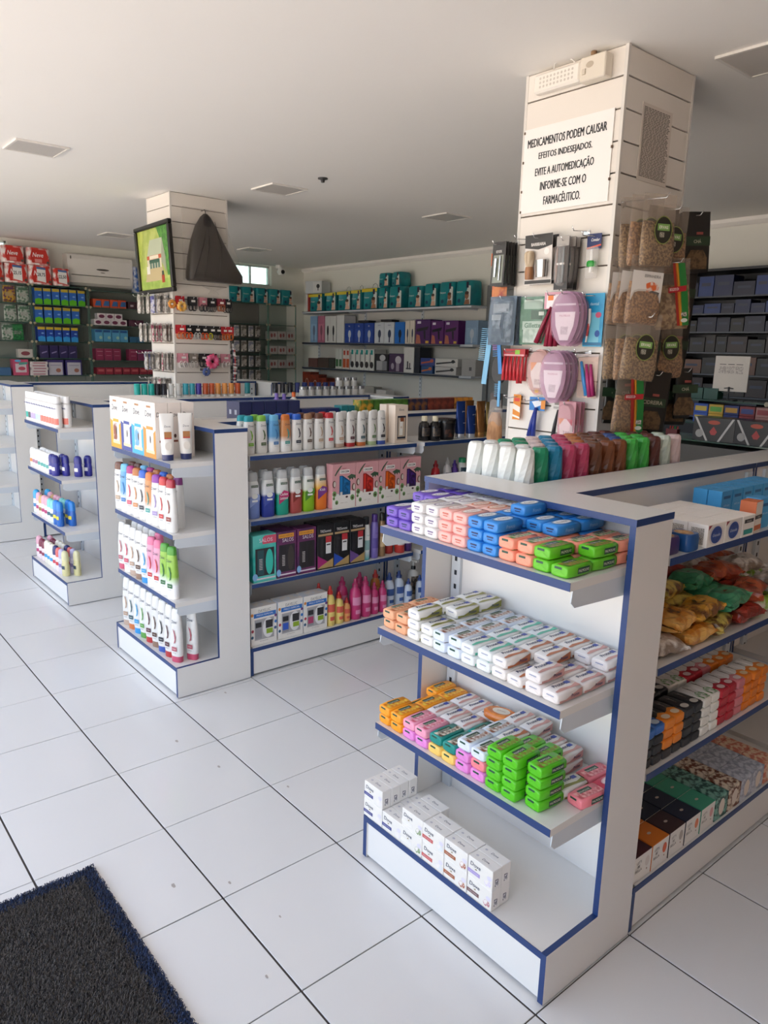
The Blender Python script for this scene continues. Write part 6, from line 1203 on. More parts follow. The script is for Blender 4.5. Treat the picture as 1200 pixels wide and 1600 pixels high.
# ------------------------------------------------------------------ back wall shelving (faces -y)
BWX0, BWX1 = -8.47, -5.0
bw = ob('appliance_shelving', None, None, ((BWX0 + BWX1) / 2, YB, 0), label='grey wall shelving with diapers and appliances along the back wall', cat='shop shelving')
bm_ = (BWX0 + BWX1) / 2
ob('back_panel', MB().box(BWX0 - bm_, BWX1 - bm_, -.02, -.002, .0, 2.5, mat('#d9d7d0', .6, var=.04)), bw)
for x in (-8.44, -7.33, -6.17, -5.04): ob('upright', upright(1.11, 2.5), bw, (x - bm_, -.02, 0))
DE = mat('#2a2f3c', .4, var=.05); GS = mat('#b9bfc6', .4, var=.03)
for z, x1 in ((2.25, -5.05), (1.815, -5.2), (1.46, -5.2)):
    s = ob('shelf', MB().box(BWX0 - bm_ + .01, x1 - bm_, -.32, -.034, z - .024, z, GS, zp=WHITE), bw)
    ob('edge_band', MB().box(BWX0 - bm_ + .01, x1 - bm_, -.3215, -.32, z - .004, z + .0, DE).box(BWX0 - bm_ + .01, x1 - bm_, -.3215, -.32, z - .024, z - .006, STEEL if z > 2 else DE), s)
    for x in (-8.44, -7.33, -6.17, -5.22): ob('bracket', bracket(.28, 1), s, (x - bm_, -.315, z - .0245)).scale = (1, 1, .28)
cbn = ob('base_cabinet', MB().box(-8.5, -5.0, YB - .45, YB - .022, .05, 1.1, mat('#cfccc4', .5, var=.03), zp=WHITE), None, label='pale base cabinet under the back wall shelving', cat='cabinet')
ob('counter_edge', MB().box(-8.5, -5.0, YB - .452, YB - .45, 1.07, 1.1, DE), cbn)
for i in range(6): ob('door', MB().box(-8.48 + i * .58, -7.92 + i * .58, YB - .456, YB - .45, .1, 1.06, mat('#d6d3cb', .45, var=.03)), cbn)
yb = 5.345
# diaper packs
TEAL = lambda: C('#14868c', .3, h2='#0f6f7a', scale=6, bump=.4, bscale=18)
def diaper(w_, h_, d_=.2, yellow=False, skin='#d8b098', lift=True):
    m = MB(); m.loft([(0, 0, 0, w_ / 2 * .94, d_ / 2 * .94, 5), (.015, 0, 0, w_ / 2, d_ / 2, 5), (h_ * .5, 0, 0, w_ / 2 * 1.0, d_ / 2, 4.5), (h_ - .02, 0, 0, w_ / 2 * .99, d_ / 2 * .97, 4.5), (h_, 0, 0, w_ / 2 * .92, d_ / 2 * .85, 4.5)], TEAL(), n=20); P = Proto('diaper_pack', m)
    d = MB(); y = -d_ / 2 - .001
    if yellow: d.patch(rect(w_ * .5, h_ * .08, 0, h_ * .9), (0, y, 0), (1, 0, 0), ZU, C('#d8c42a'))
    d.patch([(w_ * .14, 0.012), (w_ * .49, .012), (w_ * .49, h_ * .78), (w_ * .34, h_ * .8), (w_ * .2, h_ * .4)], (0, y - .0003, 0), (1, 0, 0), ZU, C('#cfd8d4')); d.patch(rect(w_ * .07, h_ * .12, w_ * .3, h_ * .82), (0, y - .0006, 0), (1, 0, 0), ZU, C('#2a1f3a'))
    d.patch(ell(w_ * .12, w_ * .15, 16, w_ * .28, h_ * .4), (0, y - .0008, 0), (1, 0, 0), ZU, C(skin)); d.patch([(w_ * .12, .012), (w_ * .46, .012), (w_ * .42, h_ * .24), (w_ * .2, h_ * .24)], (0, y - .0009, 0), (1, 0, 0), ZU, C(skin)); d.patch(ell(w_ * .12, w_ * .07, 12, w_ * .28, h_ * .5), (0, y - .001, 0), (1, 0, 0), ZU, C('#4a3226'))
    d.text('Pampers', (-w_ * .16, y - .0006, h_ * .55), w_ * .5, h_ * .1, C('#e6eeee'), (1, 0, 0), ZU, slant=.15); d.patch(ell(w_ * .09, h_ * .08, 12, -w_ * .18, h_ * .2), (0, y - .0006, 0), (1, 0, 0), ZU, C('#123a5c'))
    P.add('printed_front', d)
    if lift: q = MB(); q.tube([(-w_ * .2, 0, h_ - .004), (-w_ * .12, 0, h_ + .05), (0, 0, h_ + .065), (w_ * .12, 0, h_ + .05), (w_ * .2, 0, h_ - .004)], .004, film('#dfe3df', .5, .2, 'carry_strap'), 6); P.add('carry_strap', q)
    return P
dl = [(-8.2, .32, .245, True, '#d8b098'), (-7.83, .26, .25, True, '#e0bca4'), (-7.52, .3, .255, True, '#d8b098'), (-7.24, .23, .26, True, '#d8b098'), (-6.95, .32, .27, True, '#a87858'), (-6.68, .2, .27, False, '#d8b098'), (-6.44, .26, .27, False, '#d8b098'), (-6.07, .28, .255, False, '#d8b098'), (-5.79, .25, .27, False, '#d8b098'), (-5.52, .27, .275, False, '#8f6248'), (-5.24, .29, .275, False, '#8f6248')]
for i, (x, w_, h_, yl, sk) in enumerate(dl):
    diaper(w_ - .01, h_, .2, yl, sk, yl and i > 1).put((x, yb + .13, 2.251), random.uniform(-.06, .06), f'teal diaper pack{" with yellow band" if yl else ""}, {ORD[i + 1]} from the window wall', 'diaper pack', 'teal diaper packs on the top back shelf')
diaper(.2, .17, .2, False, '#d8b098', False).put((-6.68, yb + .13, 2.524), .05, 'teal diaper pack stacked on others, beside a second stacked one', 'diaper pack', 'teal diaper packs on the top back shelf'); diaper(.19, .17, .2, False, '#d8b098', False).put((-6.44, yb + .14, 2.524), -.1, 'teal diaper pack stacked on others, nearest the door of the two', 'diaper pack', 'teal diaper packs on the top back shelf')
def abox(name, w_, h_, d_, c, deco=None, side=None): return carton(name, w_, d_, h_, c if not isinstance(c, str) else C(c, .45), side, None, deco)
def dryer(c_): return lambda d, y: None
wb = abox('appliance_carton', .3, .17, .2, '#c9cdd0', lambda d, y: (FP(d, y, rect(.07, .07, .06, .085), C('#d6d8d8')), FP(d, y, ell(.03, .03, 14, .08, .1), C('#22242a'), .0004), FP(d, y, rect(.008, .02, .08, .06), C('#22242a'), .0005)))
wb.put((-8.27, yb + .13, 2.503), .3, 'white appliance carton lying on the yellow banded diapers', 'box', None)
for i, (x, c_) in enumerate(((-8.44, '#e0dcd8'), (-8.38, '#b03a34'))): abox('tall_carton', .05, .3, .16, c_).put((x + .01, yb + .12, 2.251), 0, f'{"white" if i == 0 else "red"} upright carton at the window end of the diaper shelf', 'box', None)
def arow(z, items, shelf):
    n_ = {}
    for nm, x0, x1, h_, c_, deco in items:
        n_[nm] = n_.get(nm, 0) + 1
        abox('appliance_carton', x1 - x0 - .006, h_, .2, c_, deco).put(((x0 + x1) / 2, yb + .125, z + .0008), random.uniform(-.02, .02), f'{nm} on the {shelf}, {ORD[n_[nm]]} of its kind', 'box', f'cartons on the {shelf}')
def picto(bg, fg, w_, h_, t=None, f2=None):
    def f(d, y):
        FP(d, y, rect(w_ * .36, h_ * .3, 0, h_ * .4), C(bg)); FP(d, y, ell(w_ * .16, h_ * .2, 14, w_ * .04, h_ * .45), C(fg), .0004); FP(d, y, rect(w_ * .06, h_ * .2, w_ * .04, h_ * .25), C(fg), .0005)
        if t: FT(d, y, t, 0, h_ * .86, w_ * .7, h_ * .08, C(f2 or '#e6e6ea'), dy=.0004)
    return f
def gun(w_, h_):
    def f(d, y):
        FP(d, y, [(-w_ * .4, h_ * .5), (w_ * .3, h_ * .58), (w_ * .38, h_ * .72), (-w_ * .4, h_ * .62)], C('#1a1820'), .0003); FP(d, y, [(w_ * .05, h_ * .55), (w_ * .18, h_ * .55), (w_ * .2, h_ * .2), (w_ * .1, h_ * .2)], C('#1a1820'), .0003)
        FP(d, y, [(-w_ * .45, 0.004), (-w_ * .1, .004), (-w_ * .2, h_ * .35), (-w_ * .4, h_ * .4)], C('#b06a54'), .0003); FP(d, y, rect(w_ * .1, h_ * .05, w_ * .3, h_ * .08), C('#d8b040'), .0003); FP(d, y, rect(w_ * .12, h_ * .05, -w_ * .25, h_ * .88), C('#e0d8e6'), .0003)
    return f
arow(1.815, [('pale blue tall carton', -8.31, -8.13, .37, '#8ab0d4', picto('#9ac0e0', '#6a7a9a', .18, .37)), ('pink tall carton', -8.12, -7.95, .37, '#b8708a', picto('#c98098', '#8a5a6a', .17, .37)), ('white clipper carton', -7.94, -7.81, .365, '#d9dbd9', picto('#d9dbd9', '#24262c', .13, .365)), ('white clipper carton', -7.81, -7.67, .365, '#d9dbd9', picto('#d9dbd9', '#24262c', .13, .365)), ('plain white tall carton', -7.66, -7.48, .37, '#dfe0de', None),
             ('royal blue clipper carton', -7.47, -7.26, .26, '#27459a', picto('#2c4fa8', '#c9d2e0', .2, .26, 'kit')), ('royal blue clipper carton', -7.26, -7.05, .26, '#27459a', picto('#2c4fa8', '#c9d2e0', .2, .26, 'kit')), ('royal blue clipper carton', -7.04, -6.83, .26, '#27459a', picto('#2c4fa8', '#c9d2e0', .2, .26, 'kit')), ('white and blue clipper carton', -6.82, -6.62, .265, '#c9cfd6', picto('#cfd6dd', '#2f3c5a', .2, .265, 'clipper', '#2a4a8a')), ('white and blue clipper carton', -6.62, -6.42, .265, '#c9cfd6', picto('#cfd6dd', '#2f3c5a', .2, .265, 'clipper', '#2a4a8a')), ('bright blue trimmer carton', -6.41, -6.22, .265, '#1f6fc8', picto('#1f6fc8', '#1a2438', .19, .265)),
             ('cream trimmer carton', -6.21, -6.12, .28, '#d9d2c4', picto('#d9d2c4', '#2a3a5a', .09, .28)), ('cream trimmer carton', -6.12, -6.03, .28, '#d9d2c4', picto('#d9d2c4', '#2a3a5a', .09, .28)), ('purple hair dryer carton', -6.02, -5.75, .29, '#4a2060', gun(.27, .29)), ('purple hair dryer carton', -5.74, -5.52, .27, '#5a2468', gun(.22, .27)), ('purple hair dryer carton', -5.51, -5.28, .27, '#5a2468', gun(.23, .27))], 'second back shelf')
abox('appliance_carton', .2, .27, .16, '#7f9ab8', picto('#8aa6c2', '#b8c4d0', .2, .27)).put((-5.1, yb + .14, 1.8155), 0, 'dull blue carton at the door end of the second back shelf', 'box', None)
ob('end_ledge', MB().box(-5.195, -5.0, YB - .32, YB - .034, 1.791, 1.815, GS), bw, (-bm_, -YB, 0)); ob('end_ledge', MB().box(-5.195, -5.0, YB - .32, YB - .034, 1.436, 1.46, GS), bw, (-bm_, -YB, 0))
for x, z in ((-7.1, 2.082), (-6.62, 2.087)): abox('small_appliance', .2, .03, .14, '#26242a').put((x, yb + .12, z), .1, f'flat black case lying on the {"royal" if x < -7 else "white and"} blue clipper cartons', 'box', None)
arow(1.46, [('glass jar set carton', -8.36, -8.12, .13, '#6a4a44', None), ('glass jar set carton', -8.11, -7.85, .14, '#54463f', None), ('clear glass set', -7.84, -7.7, .13, '#4a4c46', None), ('white and green tall carton', -7.68, -7.6, .27, '#d6d9d2', lambda d, y: FP(d, y, rect(.03, .05, 0, .08), C('#3f6a44'))), ('white and green tall carton', -7.6, -7.52, .27, '#d6d9d2', lambda d, y: FP(d, y, rect(.03, .05, 0, .08), C('#3f6a44'))), ('white and orange tall carton', -7.51, -7.43, .27, '#dcd5cc', lambda d, y: (FP(d, y, rect(.032, .06, 0, .08), C('#c05a34')), FP(d, y, rect(.02, .03, 0, .22), C('#c0452c')))), ('white and orange tall carton', -7.43, -7.35, .27, '#dcd5cc', lambda d, y: (FP(d, y, rect(.032, .06, 0, .08), C('#c05a34')), FP(d, y, rect(.02, .03, 0, .22), C('#c0452c'))))]
     + [('white teal tabbed carton with dark rosette', -7.34 + i * .106, -7.235 + i * .106, .275, '#dfe0db', lambda d, y: (FP(d, y, rect(.022, .03, .0, .235), C('#1f9a94')), FP(d, y, ell(.04, .045, 8, 0, .07), C('#3a3436'), .0003), FP(d, y, rect(.006, .07, -.03, .16), C('#4a4a4c'), .0003))) for i in range(5)]
     + [('black appliance carton', -6.8, -6.52, .22, '#2c2a2e', lambda d, y: (FP(d, y, rect(.06, .06, -.04, .07), C('#b8b8ba')), FP(d, y, rect(.05, .06, .06, .07), C('#8f8f94')), FP(d, y, ell(.06, .04, 14, .02, .17), C('#d0d0d2')))), ('plum appliance carton', -6.51, -6.22, .23, '#4f3a58', lambda d, y: (FP(d, y, ell(.06, .05, 16, .04, .15), C('#d2ccd4')), FP(d, y, rect(.03, .05, .03, .06), C('#a89aac')), FP(d, y, ell(.03, .04, 14, -.07, .07), C('#b0a4b4')))), ('tall white carton with brush picture', -6.22, -6.03, .31, '#d9d7d3', lambda d, y: (FP(d, y, rect(.012, .05, -.02, .09), C('#3a3a40')), FP(d, y, rect(.01, .04, .02, .08), C('#4a4a50')), FP(d, y, rect(.05, .008, 0, .05), C('#5a5a5e')))), ('dark narrow carton', -6.02, -5.92, .31, '#22242e', None)], 'third back shelf')
fl2 = [('#3a5a8a', '#c06a3c', -5.795, 1.461, .2), ('#c4c2c0', '#2a2a30', -5.47, 1.461, .36), ('#3a4a8a', '#b8583c', -5.785, 1.556, .25), ('#d0cecb', '#2a2a30', -5.46, 1.556, .38)]
for i, (c_, c2, x, z, wv) in enumerate(fl2):
    abox('flat_iron_carton', wv, .092, .16, c_, lambda d, y, c2=c2, wv=wv: (FP(d, y, [(-wv * .45, .02), (wv * .4, .05), (wv * .4, .065), (-wv * .45, .04)], C(c2)), FP(d, y, ell(.03, .02, 12, wv * .3, .06), C(c2), .0002))).put((x, yb + .11, z), 0, f'{"blue and orange" if i % 2 == 0 else "white"} flat iron carton, {"upper" if i > 1 else "lower"} of its stack, third back shelf', 'box', 'flat iron cartons')
abox('appliance_carton', .22, .19, .16, '#a8a6a4', lambda d, y: FP(d, y, rect(.02, .02, .03, .08), C('#5a585a'))).put((-5.12, yb + .14, 1.4608), 0, 'grey carton at the door end of the third back shelf', 'box', None)
# lowest back row: rust gift boxes with loops
for i, (x, h_) in enumerate(((-8.3, .29), (-8.1, .26), (-7.9, .22), (-7.68, .18))):
    abox('gift_carton', .19, h_, .16, mat('#8f3a22', .4, h2='#6a281a', scale=12), lambda d, y, h_=h_: (FP(d, y, ell(.04, h_ * .25, 16, .02, h_ * .45), C('#c9a898')), FP(d, y, ell(.03, h_ * .2, 16, .02, h_ * .45), C('#7a2f1e'), .0003))).put((x, yb + .03, 1.1005), random.uniform(-.1, .1), f'rust red gift carton with pale loop, {ORD[i + 1]} from the window wall', 'box', 'rust gift cartons')
abox('carton', .16, .2, .14, '#8f9a3c').put((-7.45, yb + .06, 1.1005), .1, 'olive green carton behind the silver lidded jars', 'box', None)
for i, x in enumerate((-7.1, -6.85, -6.6)): abox('carton', .2, .12 + .03 * (i % 2), .14, ('#c9c6c0', '#a8a49c', '#d2cfca')[i]).put((x, yb + .05, 1.1005), 0, f'pale carton on the base cabinet, {ORD[i + 1]} past the olive one', 'box', 'pale cartons on the base cabinet')

# ------------------------------------------------------------------ glass wall shelves on the far wall (face +x)
GL = glass_mat(); GE = mat('#3f5c52', .15, var=.02, name='glass_edge')
def glass_unit(y0, y1, zs, label, depth=.28, back='#8f938c', x0=XL):
    r = ob('glass_shelving', None, None, (x0, (y0 + y1) / 2, 0), label=label, cat='shop shelving', group='glass wall shelving'); h2 = (y1 - y0) / 2
    ob('back_panel', MB().box(.002, .012, -h2, h2, .9, zs[0] + .05, mat(back, .5, var=.1, scale=3)), r)  # added sheet, its grey paints in the shade behind the shelves
    for z in zs: ob('glass_shelf', MB().box(.014, depth, -h2 + .01, h2 - .01, z - .008, z, GL, xp=GE), r)
    for y in (-h2 + .006, h2 - .006): ob('post', MB().box(depth - .02, depth, y - .004, y + .004, .9, zs[0], GL, xp=GE), r)
    for z in zs:
        for y in (-h2 + .02, h2 - .02): ob('clamp', MB().loft([(depth - .004, y, z - .004, .016, .016, 2), (depth + .01, y, z - .004, .014, .014, 2)], mat('#a39a82', .4), n=12, axis='x'), r)
    return r
WXS = XL + .17
glass_unit(.9, 1.64, (2.38, 2.16, 1.945, 1.73, 1.535, 1.33), 'glass shelves of green bags under the toilet paper packs'); glass_unit(1.645, 2.3, (2.38, 2.16, 1.945, 1.73, 1.535, 1.33), 'glass shelves of blue and purple cartons'); glass_unit(2.305, 3.2, (2.36, 2.16, 1.945, 1.745, 1.515, 1.34), 'glass shelves under the air conditioner', .28)
glass_unit(4.0, 4.85, (2.34, 2.05, 1.84, 1.63, 1.43, 1.2), 'glass shelves of dark hanging packs beside the window', .28, '#77756f'); glass_unit(4.855, 5.33, (2.34, 2.05, 1.84, 1.63, 1.43, 1.2), 'glass shelves with white and red cartons in the room corner', .28, '#a9b0a6')
bc = ob('base_cabinet', MB().box(XL + .002, XL + .34, .85, 5.6, .02, .895, mat('#bcb8b0', .5, var=.04)), None, label='low pale cabinet under the glass wall shelves', cat='cabinet')
for i in range(8): ob('door', MB().box(XL + .34, XL + .346, .88 + i * .58, 1.44 + i * .58, .06, .87, mat('#c4c0b8', .5, var=.03)), bc)
# toilet paper
def tpaper(w_, h_, tag=None):
    m = MB(); m.loft([(0, 0, 0, w_ / 2 * .97, .1, 6), (.012, 0, 0, w_ / 2, .105, 5), (h_ - .014, 0, 0, w_ / 2, .105, 5), (h_, 0, 0, w_ / 2 * .95, .095, 6)], mat('#e6deda', .3, h2='#c8352a', scale=11, bump=.3, bscale=20, name='red_white_film'), n=20); P = Proto('toilet_paper_pack', m); d = MB(); y = -.107
    d.patch([(-w_ * .3, .02), (w_ * .32, .02), (w_ * .4, h_ * .5), (w_ * .3, h_ - .02), (-w_ * .28, h_ - .02), (-w_ * .38, h_ * .5)], (0, y, 0), (1, 0, 0), ZU, C('#c02f26', .3)); d.text('Neve', (-.01, y - .0005, h_ * .58), w_ * .45, h_ * .26, C('#f0e8e6'), (1, 0, 0), ZU, slant=.2, bold=.01); d.patch(rect(w_ * .15, h_ * .1, -.01, h_ * .24), (0, y - .0004, 0), (1, 0, 0), ZU, C('#d98a84')); d.patch(ell(.016, .016, 12, w_ * .36, h_ * .16), (0, y - .0004, 0), (1, 0, 0), ZU, C('#5a4a44'))
    P.add('printed_front', d)
    if tag:
        q = MB(); q.patch([(-.04, h_ * .2), (.055, h_ * .1), (.055, h_ * .86), (-.045, h_ * .9)], (.0, y - .002, 0), (1, 0, 0), ZU, C('#e6e4e0')); q.patch([(-.045, h_ * .8), (.055, h_ * .77), (.055, h_ * .88), (-.045, h_ * .92)], (0, y - .0024, 0), (1, 0, 0), ZU, C('#4a6a9a')); q.text(tag, (.005, y - .003, h_ * .5), .085, .045, C('#22252c'), (1, 0, 0), ZU, bold=.02); P.add('price_tag', q)
    return P
for i, (y, z, w_, h_, tg) in enumerate(((1.255, 2.385, .25, .215, '27,15'), (1.51, 2.385, .255, .215, '25,15'), (1.77, 2.385, .275, .215, '28,75'), (2.01, 2.385, .195, .2, '22,50'))):
    tpaper(w_, h_, tg).put((WXS, y, z), FX, f'red and white toilet paper pack, {("cut off by the photo border", "second", "third", "smallest, nearest the air conditioner")[i]}, lower row', 'toilet paper', 'toilet paper packs')
for i, (y, w_) in enumerate(((1.49, .245), (1.765, .26))): tpaper(w_, .19).put((WXS, y, 2.603), FX, f'red and white toilet paper pack stacked on top, {"one nearer the air conditioner" if i else "one farther from the air conditioner"}', 'toilet paper', 'toilet paper packs')
# air conditioner
ac = MB(); acm = mat('#ddd9d2', .35, var=.02)
ac.prism([(0, 2.385), (.13, 2.385), (.165, 2.42), (.175, 2.52), (.175, 2.70), (.16, 2.745), (.12, 2.76), (0, 2.76)], 'y', 0, 0, acm) if False else None
prof = [(0, 0), (.13, 0), (.17, .035), (.185, .13), (.185, .31), (.17, .355), (.13, .37), (0, .37)]
ac.prism([(a, b) for a, b in prof], 'y', -.4, .4, acm)
acr = ob('air_conditioner', ac, None, (XL + .002, 2.512, 2.415), label='white split air conditioner on the far wall', cat='air conditioner')
ob('air_flap', MB().box(.15, .19, -.36, .36, .118, .124, mat('#55524c', .4)).box(.14, .188, -.37, .37, .03, .116, mat('#d2cec6', .4)), acr); ob('emblem', MB().patch(ell(.08, .012), (.1866, .02, .2), YX, ZU, C('#4a4640')).patch(ell(.03, .005), (.1866, .02, .165), YX, ZU, C('#6a665e')), acr)
ob('sensor', MB().loft([(.185, -.36, .32, .008, .02, 3), (.188, -.36, .32, .007, .018, 3)], C('#6a665e'), n=10, axis='x'), acr)
bp = abox('wipes_pack', .13, .16, .15, mat('#c9cfd8', .35, h2='#2f62b0', scale=16), lambda d, y: (FP(d, y, rect(.05, .03, 0, .05), C('#2f62b0')), FP(d, y, ell(.03, .025, 12, 0, .1), C('#e6e6ea'), .0003)))
for i in range(2): bp.put((WXS, 2.985, 2.362 + i * .163), FX, f'blue and white pack beside the air conditioner, {"upper" if i else "lower"} one', 'pack', 'blue and white packs')
# cartons on the glass shelves
def wallrow(z, y0, pitch, n_, w_, h_, c_, nm, deco=None, d_=.12, x=WXS + .036, skip=()):
    P = abox('medicine_carton', w_, h_, d_, c_, deco)
    for i in range(n_):
        if i not in skip: P.put((x, y0 + (i + .5) * pitch, z + .0008), FX + random.uniform(-.04, .04), f'{nm}, {ORD[i + 1]} of {n_} in its row', 'box', nm)
def bgdeco(top, low, wv, hv): return lambda d, y: (FP(d, y, rect(wv / 2, hv * .09, 0, hv * .9), C(top)), FP(d, y, [(-wv / 2, 0), (wv / 2, 0), (wv / 2, hv * .3), (0, hv * .38), (-wv / 2, hv * .3)], C(low), .0002), FP(d, y, ell(wv * .2, hv * .05, 10, wv * .15, hv * .56), C('#7fa8d8'), .0003))
wallrow(2.16, 1.68, .099, 6, .084, .185, '#2a62b4', 'blue carton with yellow top and green foot, upper shelf', bgdeco('#b09a2c', '#57b01f', .084, .185)); wallrow(1.945, 1.67, .106, 5, .088, .185, '#2a62b4', 'blue carton with yellow top and green foot, second shelf', bgdeco('#b09a2c', '#57b01f', .088, .185)); wallrow(1.73, 1.69, .095, 5, .082, .17, '#173f9a', 'navy carton with yellow top and sky foot', bgdeco('#c4a82c', '#2f8fd0', .082, .17))
wallrow(1.535, 1.7, .11, 4, .1, .15, '#2c2350', 'dark violet carton', lambda d, y: FP(d, y, [(-.03, .05), (.03, .07), (.03, .085), (-.03, .065)], C('#8a80a8')), .12); wallrow(1.33, 1.76, .215, 2, .19, .185, '#3a2f6a', 'violet milk carton with white panel', lambda d, y: (FP(d, y, rect(.08, .075, 0, .08), C('#b9b5bc')), FP(d, y, ell(.03, .025, 12, .03, .06), C('#a06a5a'), .0003), FP(d, y, rect(.06, .004, 0, .12), C('#8a86a0'), .0003)), .14)
wallrow(2.36 - .2, 2.36, .105, 4, .098, .1, '#c04a26', 'orange carton with blue panel', lambda d, y: FP(d, y, [(-.03, .02), (.045, .02), (.045, .08), (-.01, .08)], C('#2f5f94'))); wallrow(2.16, 2.8, .1, 2, .09, .09, '#4a2c34', 'maroon carton past the orange ones', lambda d, y: FP(d, y, rect(.02, .012, 0, .04), C('#b0a0a4')))
wallrow(1.945, 2.36, .105, 4, .1, .072, '#cfc6c8', 'white carton with plum oval, lower layer', lambda d, y: FP(d, y, ell(.036, .022, 14, 0, .036), C('#6a2c48'))); wallrow(2.018, 2.41, .105, 3, .1, .072, '#cfc6c8', 'white carton with plum oval, upper layer', lambda d, y: FP(d, y, ell(.036, .022, 14, 0, .036), C('#6a2c48'))); wallrow(1.945, 2.8, .1, 2, .09, .08, '#4a2436', 'dark plum carton')
wallrow(1.745, 2.36, .107, 4, .098, .15, '#4f94b8', 'light blue carton with navy corner', lambda d, y: (FP(d, y, rect(.042, .014, -.005, .128), C('#1f4a80')), FP(d, y, ell(.02, .02, 10, .02, .05), C('#8fb8a8'), .0002))); wallrow(1.745, 2.8, .1, 2, .09, .07, '#2f5f80', 'low blue carton past the light blue ones')
wallrow(1.515, 2.36, .107, 5, .102, .145, '#8a2c4c', 'crimson pack', lambda d, y: (FP(d, y, rect(.035, .003, 0, .11), C('#c08a9a')), FP(d, y, rect(.03, .003, 0, .06), C('#b87a8a'))), .12, skip=(3,)); wallrow(1.515, 2.9, .12, 2, .11, .14, '#7a2c54', 'plum pack past the crimson ones'); wallrow(1.34, 2.36, .11, 7, .1, .085, '#8f2436', 'red sachet carton on the lowest glass shelf', lambda d, y: FP(d, y, rect(.035, .014, 0, .05), C('#b85a5c')))
# pouches and packs at the shop's far border
PG = {k: pouch(a, b, .14, .185) for k, a, b in (('gold', '#b8922c', '#5a2c4a'), ('silver', '#a9aea4', '#4a6a54'), ('green', '#1f5a34', '#2f7a44'))}
for k, y, z, nm in (('gold', 1.42, 2.165, 'gold and purple foil pouch'), ('silver', 1.57, 2.165, 'silver and green foil pouch, upper shelf'), ('silver', 1.42, 1.95, 'silver foil pouch, second shelf, outer one'), ('silver', 1.57, 1.95, 'silver foil pouch, second shelf, inner one'), ('green', 1.48, 1.735, 'dark green foil pouch, third shelf'), ('silver', 1.38, 1.735, 'silver foil pouch beside the dark green one')):
    PG[k].put((WXS + .05, y, z + .175), FX, nm + ' on the glass shelves', 'pouch', None)
abox('wipes_pack', .16, .1, .1, '#b9b2aa', lambda d, y: FP(d, y, ell(.05, .025, 14, 0, .05), C('#7a3a44'))).put((WXS + .05, 1.54, 1.536), FX, 'white pack with wine red oval on the glass shelves', 'pack', None)
abox('pad_pack', .17, .185, .12, '#b84a68', lambda d, y: (FP(d, y, rect(.06, .05, 0, .085), C('#c9bcc0')), FP(d, y, ell(.035, .014, 12, -.03, .168), C('#5aa8d0'), .0002), FP(d, y, [(-.02, .12), (.075, .13), (.075, .155), (-.02, .15)], C('#4f9a8a'), .0004), FP(d, y, ell(.04, .022, 12, .01, .08), C('#b04a5c'), .0006))).put((WXS + .05, 1.475, 1.331), FX, 'large pink pack with pale panel on the lowest glass shelf', 'pack', None)
st_ = abox('flat_carton', .19, .032, .13, '#cfc4c2', lambda d, y: FP(d, y, rect(.07, .006, 0, .016), C('#a86a78')))
for i in range(5): st_.put((WXS + .07, 1.675 + random.uniform(-.006, .006), 1.331 + i * .0325), FX + random.uniform(-.03, .03), f'flat pale pink carton, {ORD[i + 1]} from the bottom of the small stack', 'box', 'stack of flat pale pink cartons')
abox('wipes_pack', .15, .09, .12, '#3a5f84').put((WXS + .05, 1.29, 1.331), FX, 'blue pack at the border of the lowest glass shelf', 'pack', None)
# goods behind the picture pillar: dark packs and white cartons with red figures
for z in (2.05, 1.84, 1.63, 1.43):
    for i in range(6):
        PO[(i + int(z * 10)) % 2 * 2 + 1].put((WXS + .08, 4.12 + i * .115, z - .04 + .0), FX + random.uniform(-.2, .2), f'dim hanging pouch, {ORD[i + 1]} along the {"top second third lowest".split()[(2.05, 1.84, 1.63, 1.43).index(z)]} glass shelf row beside the window', 'accessory pack', 'dim pouches beside the window', sc=(1.5, 1.2, 1.0))
    if z < 2.05:
        wallrow(z, 4.87, .15, 3, .14, .12, '#b5aea8', f'pale carton with two red figures, {"upper middle lower".split()[(1.84, 1.63, 1.43).index(z)]} corner shelf', lambda d, y: (FP(d, y, ell(.018, .03, 10, -.03, .06), C('#9a4a48')), FP(d, y, ell(.018, .03, 10, .02, .065), C('#8f5a58'))))
for i in range(6): diaper(.19, .21, .18, False, '#d8b098', False).put((WXS + .02, 4.1 + i * .215, 2.341), FX + random.uniform(-.1, .1), f'teal diaper pack under the small window, {ORD[i + 1]} from the picture pillar', 'diaper pack', 'teal diaper packs under the window')

# ------------------------------------------------------------------ medicine wall at the far end of the soap aisle
dk = mat('#191b24', .35, var=.15, name='dark_laminate'); mw = ob('medicine_cabinet', None, None, (-1.2, YB, 0), label='dark open medicine cabinet along the back wall', cat='cabinet')
ob('back_panel', MB().box(-1.45, 2.4, -.012, -.002, .0, 2.46, dk), mw); ob('side_panel', MB().box(-1.47, -1.45, -.36, -.002, 0, 2.46, dk), mw); ob('top_panel', MB().box(-1.45, 2.4, -.36, -.012, 2.44, 2.46, dk), mw); ob('plinth', MB().box(-1.45, 2.4, -.36, -.012, 0, 1.2, dk), mw)
mz = [1.22, 1.42, 1.6, 1.78, 1.95, 2.1, 2.24]
for z in mz[1:]: ob('shelf', MB().box(-1.45, 2.4, -.34, -.012, z - .012, z, dk, yn=mat('#353c4c', .3)), mw)
for x in (.64, 1.5): ob('divider', MB().box(x - .01, x + .01, -.34, -.012, 1.2, 2.44, dk), mw)
cols_ = [('#132452', 'blue'), ('#0d1738', 'navy'), ('#1f3c7c', 'bright blue'), ('#1d1517', 'brown'), ('#100f14', 'black'), ('#6a4638', 'salmon'), ('#27151a', 'maroon'), ('#164434', 'green')]
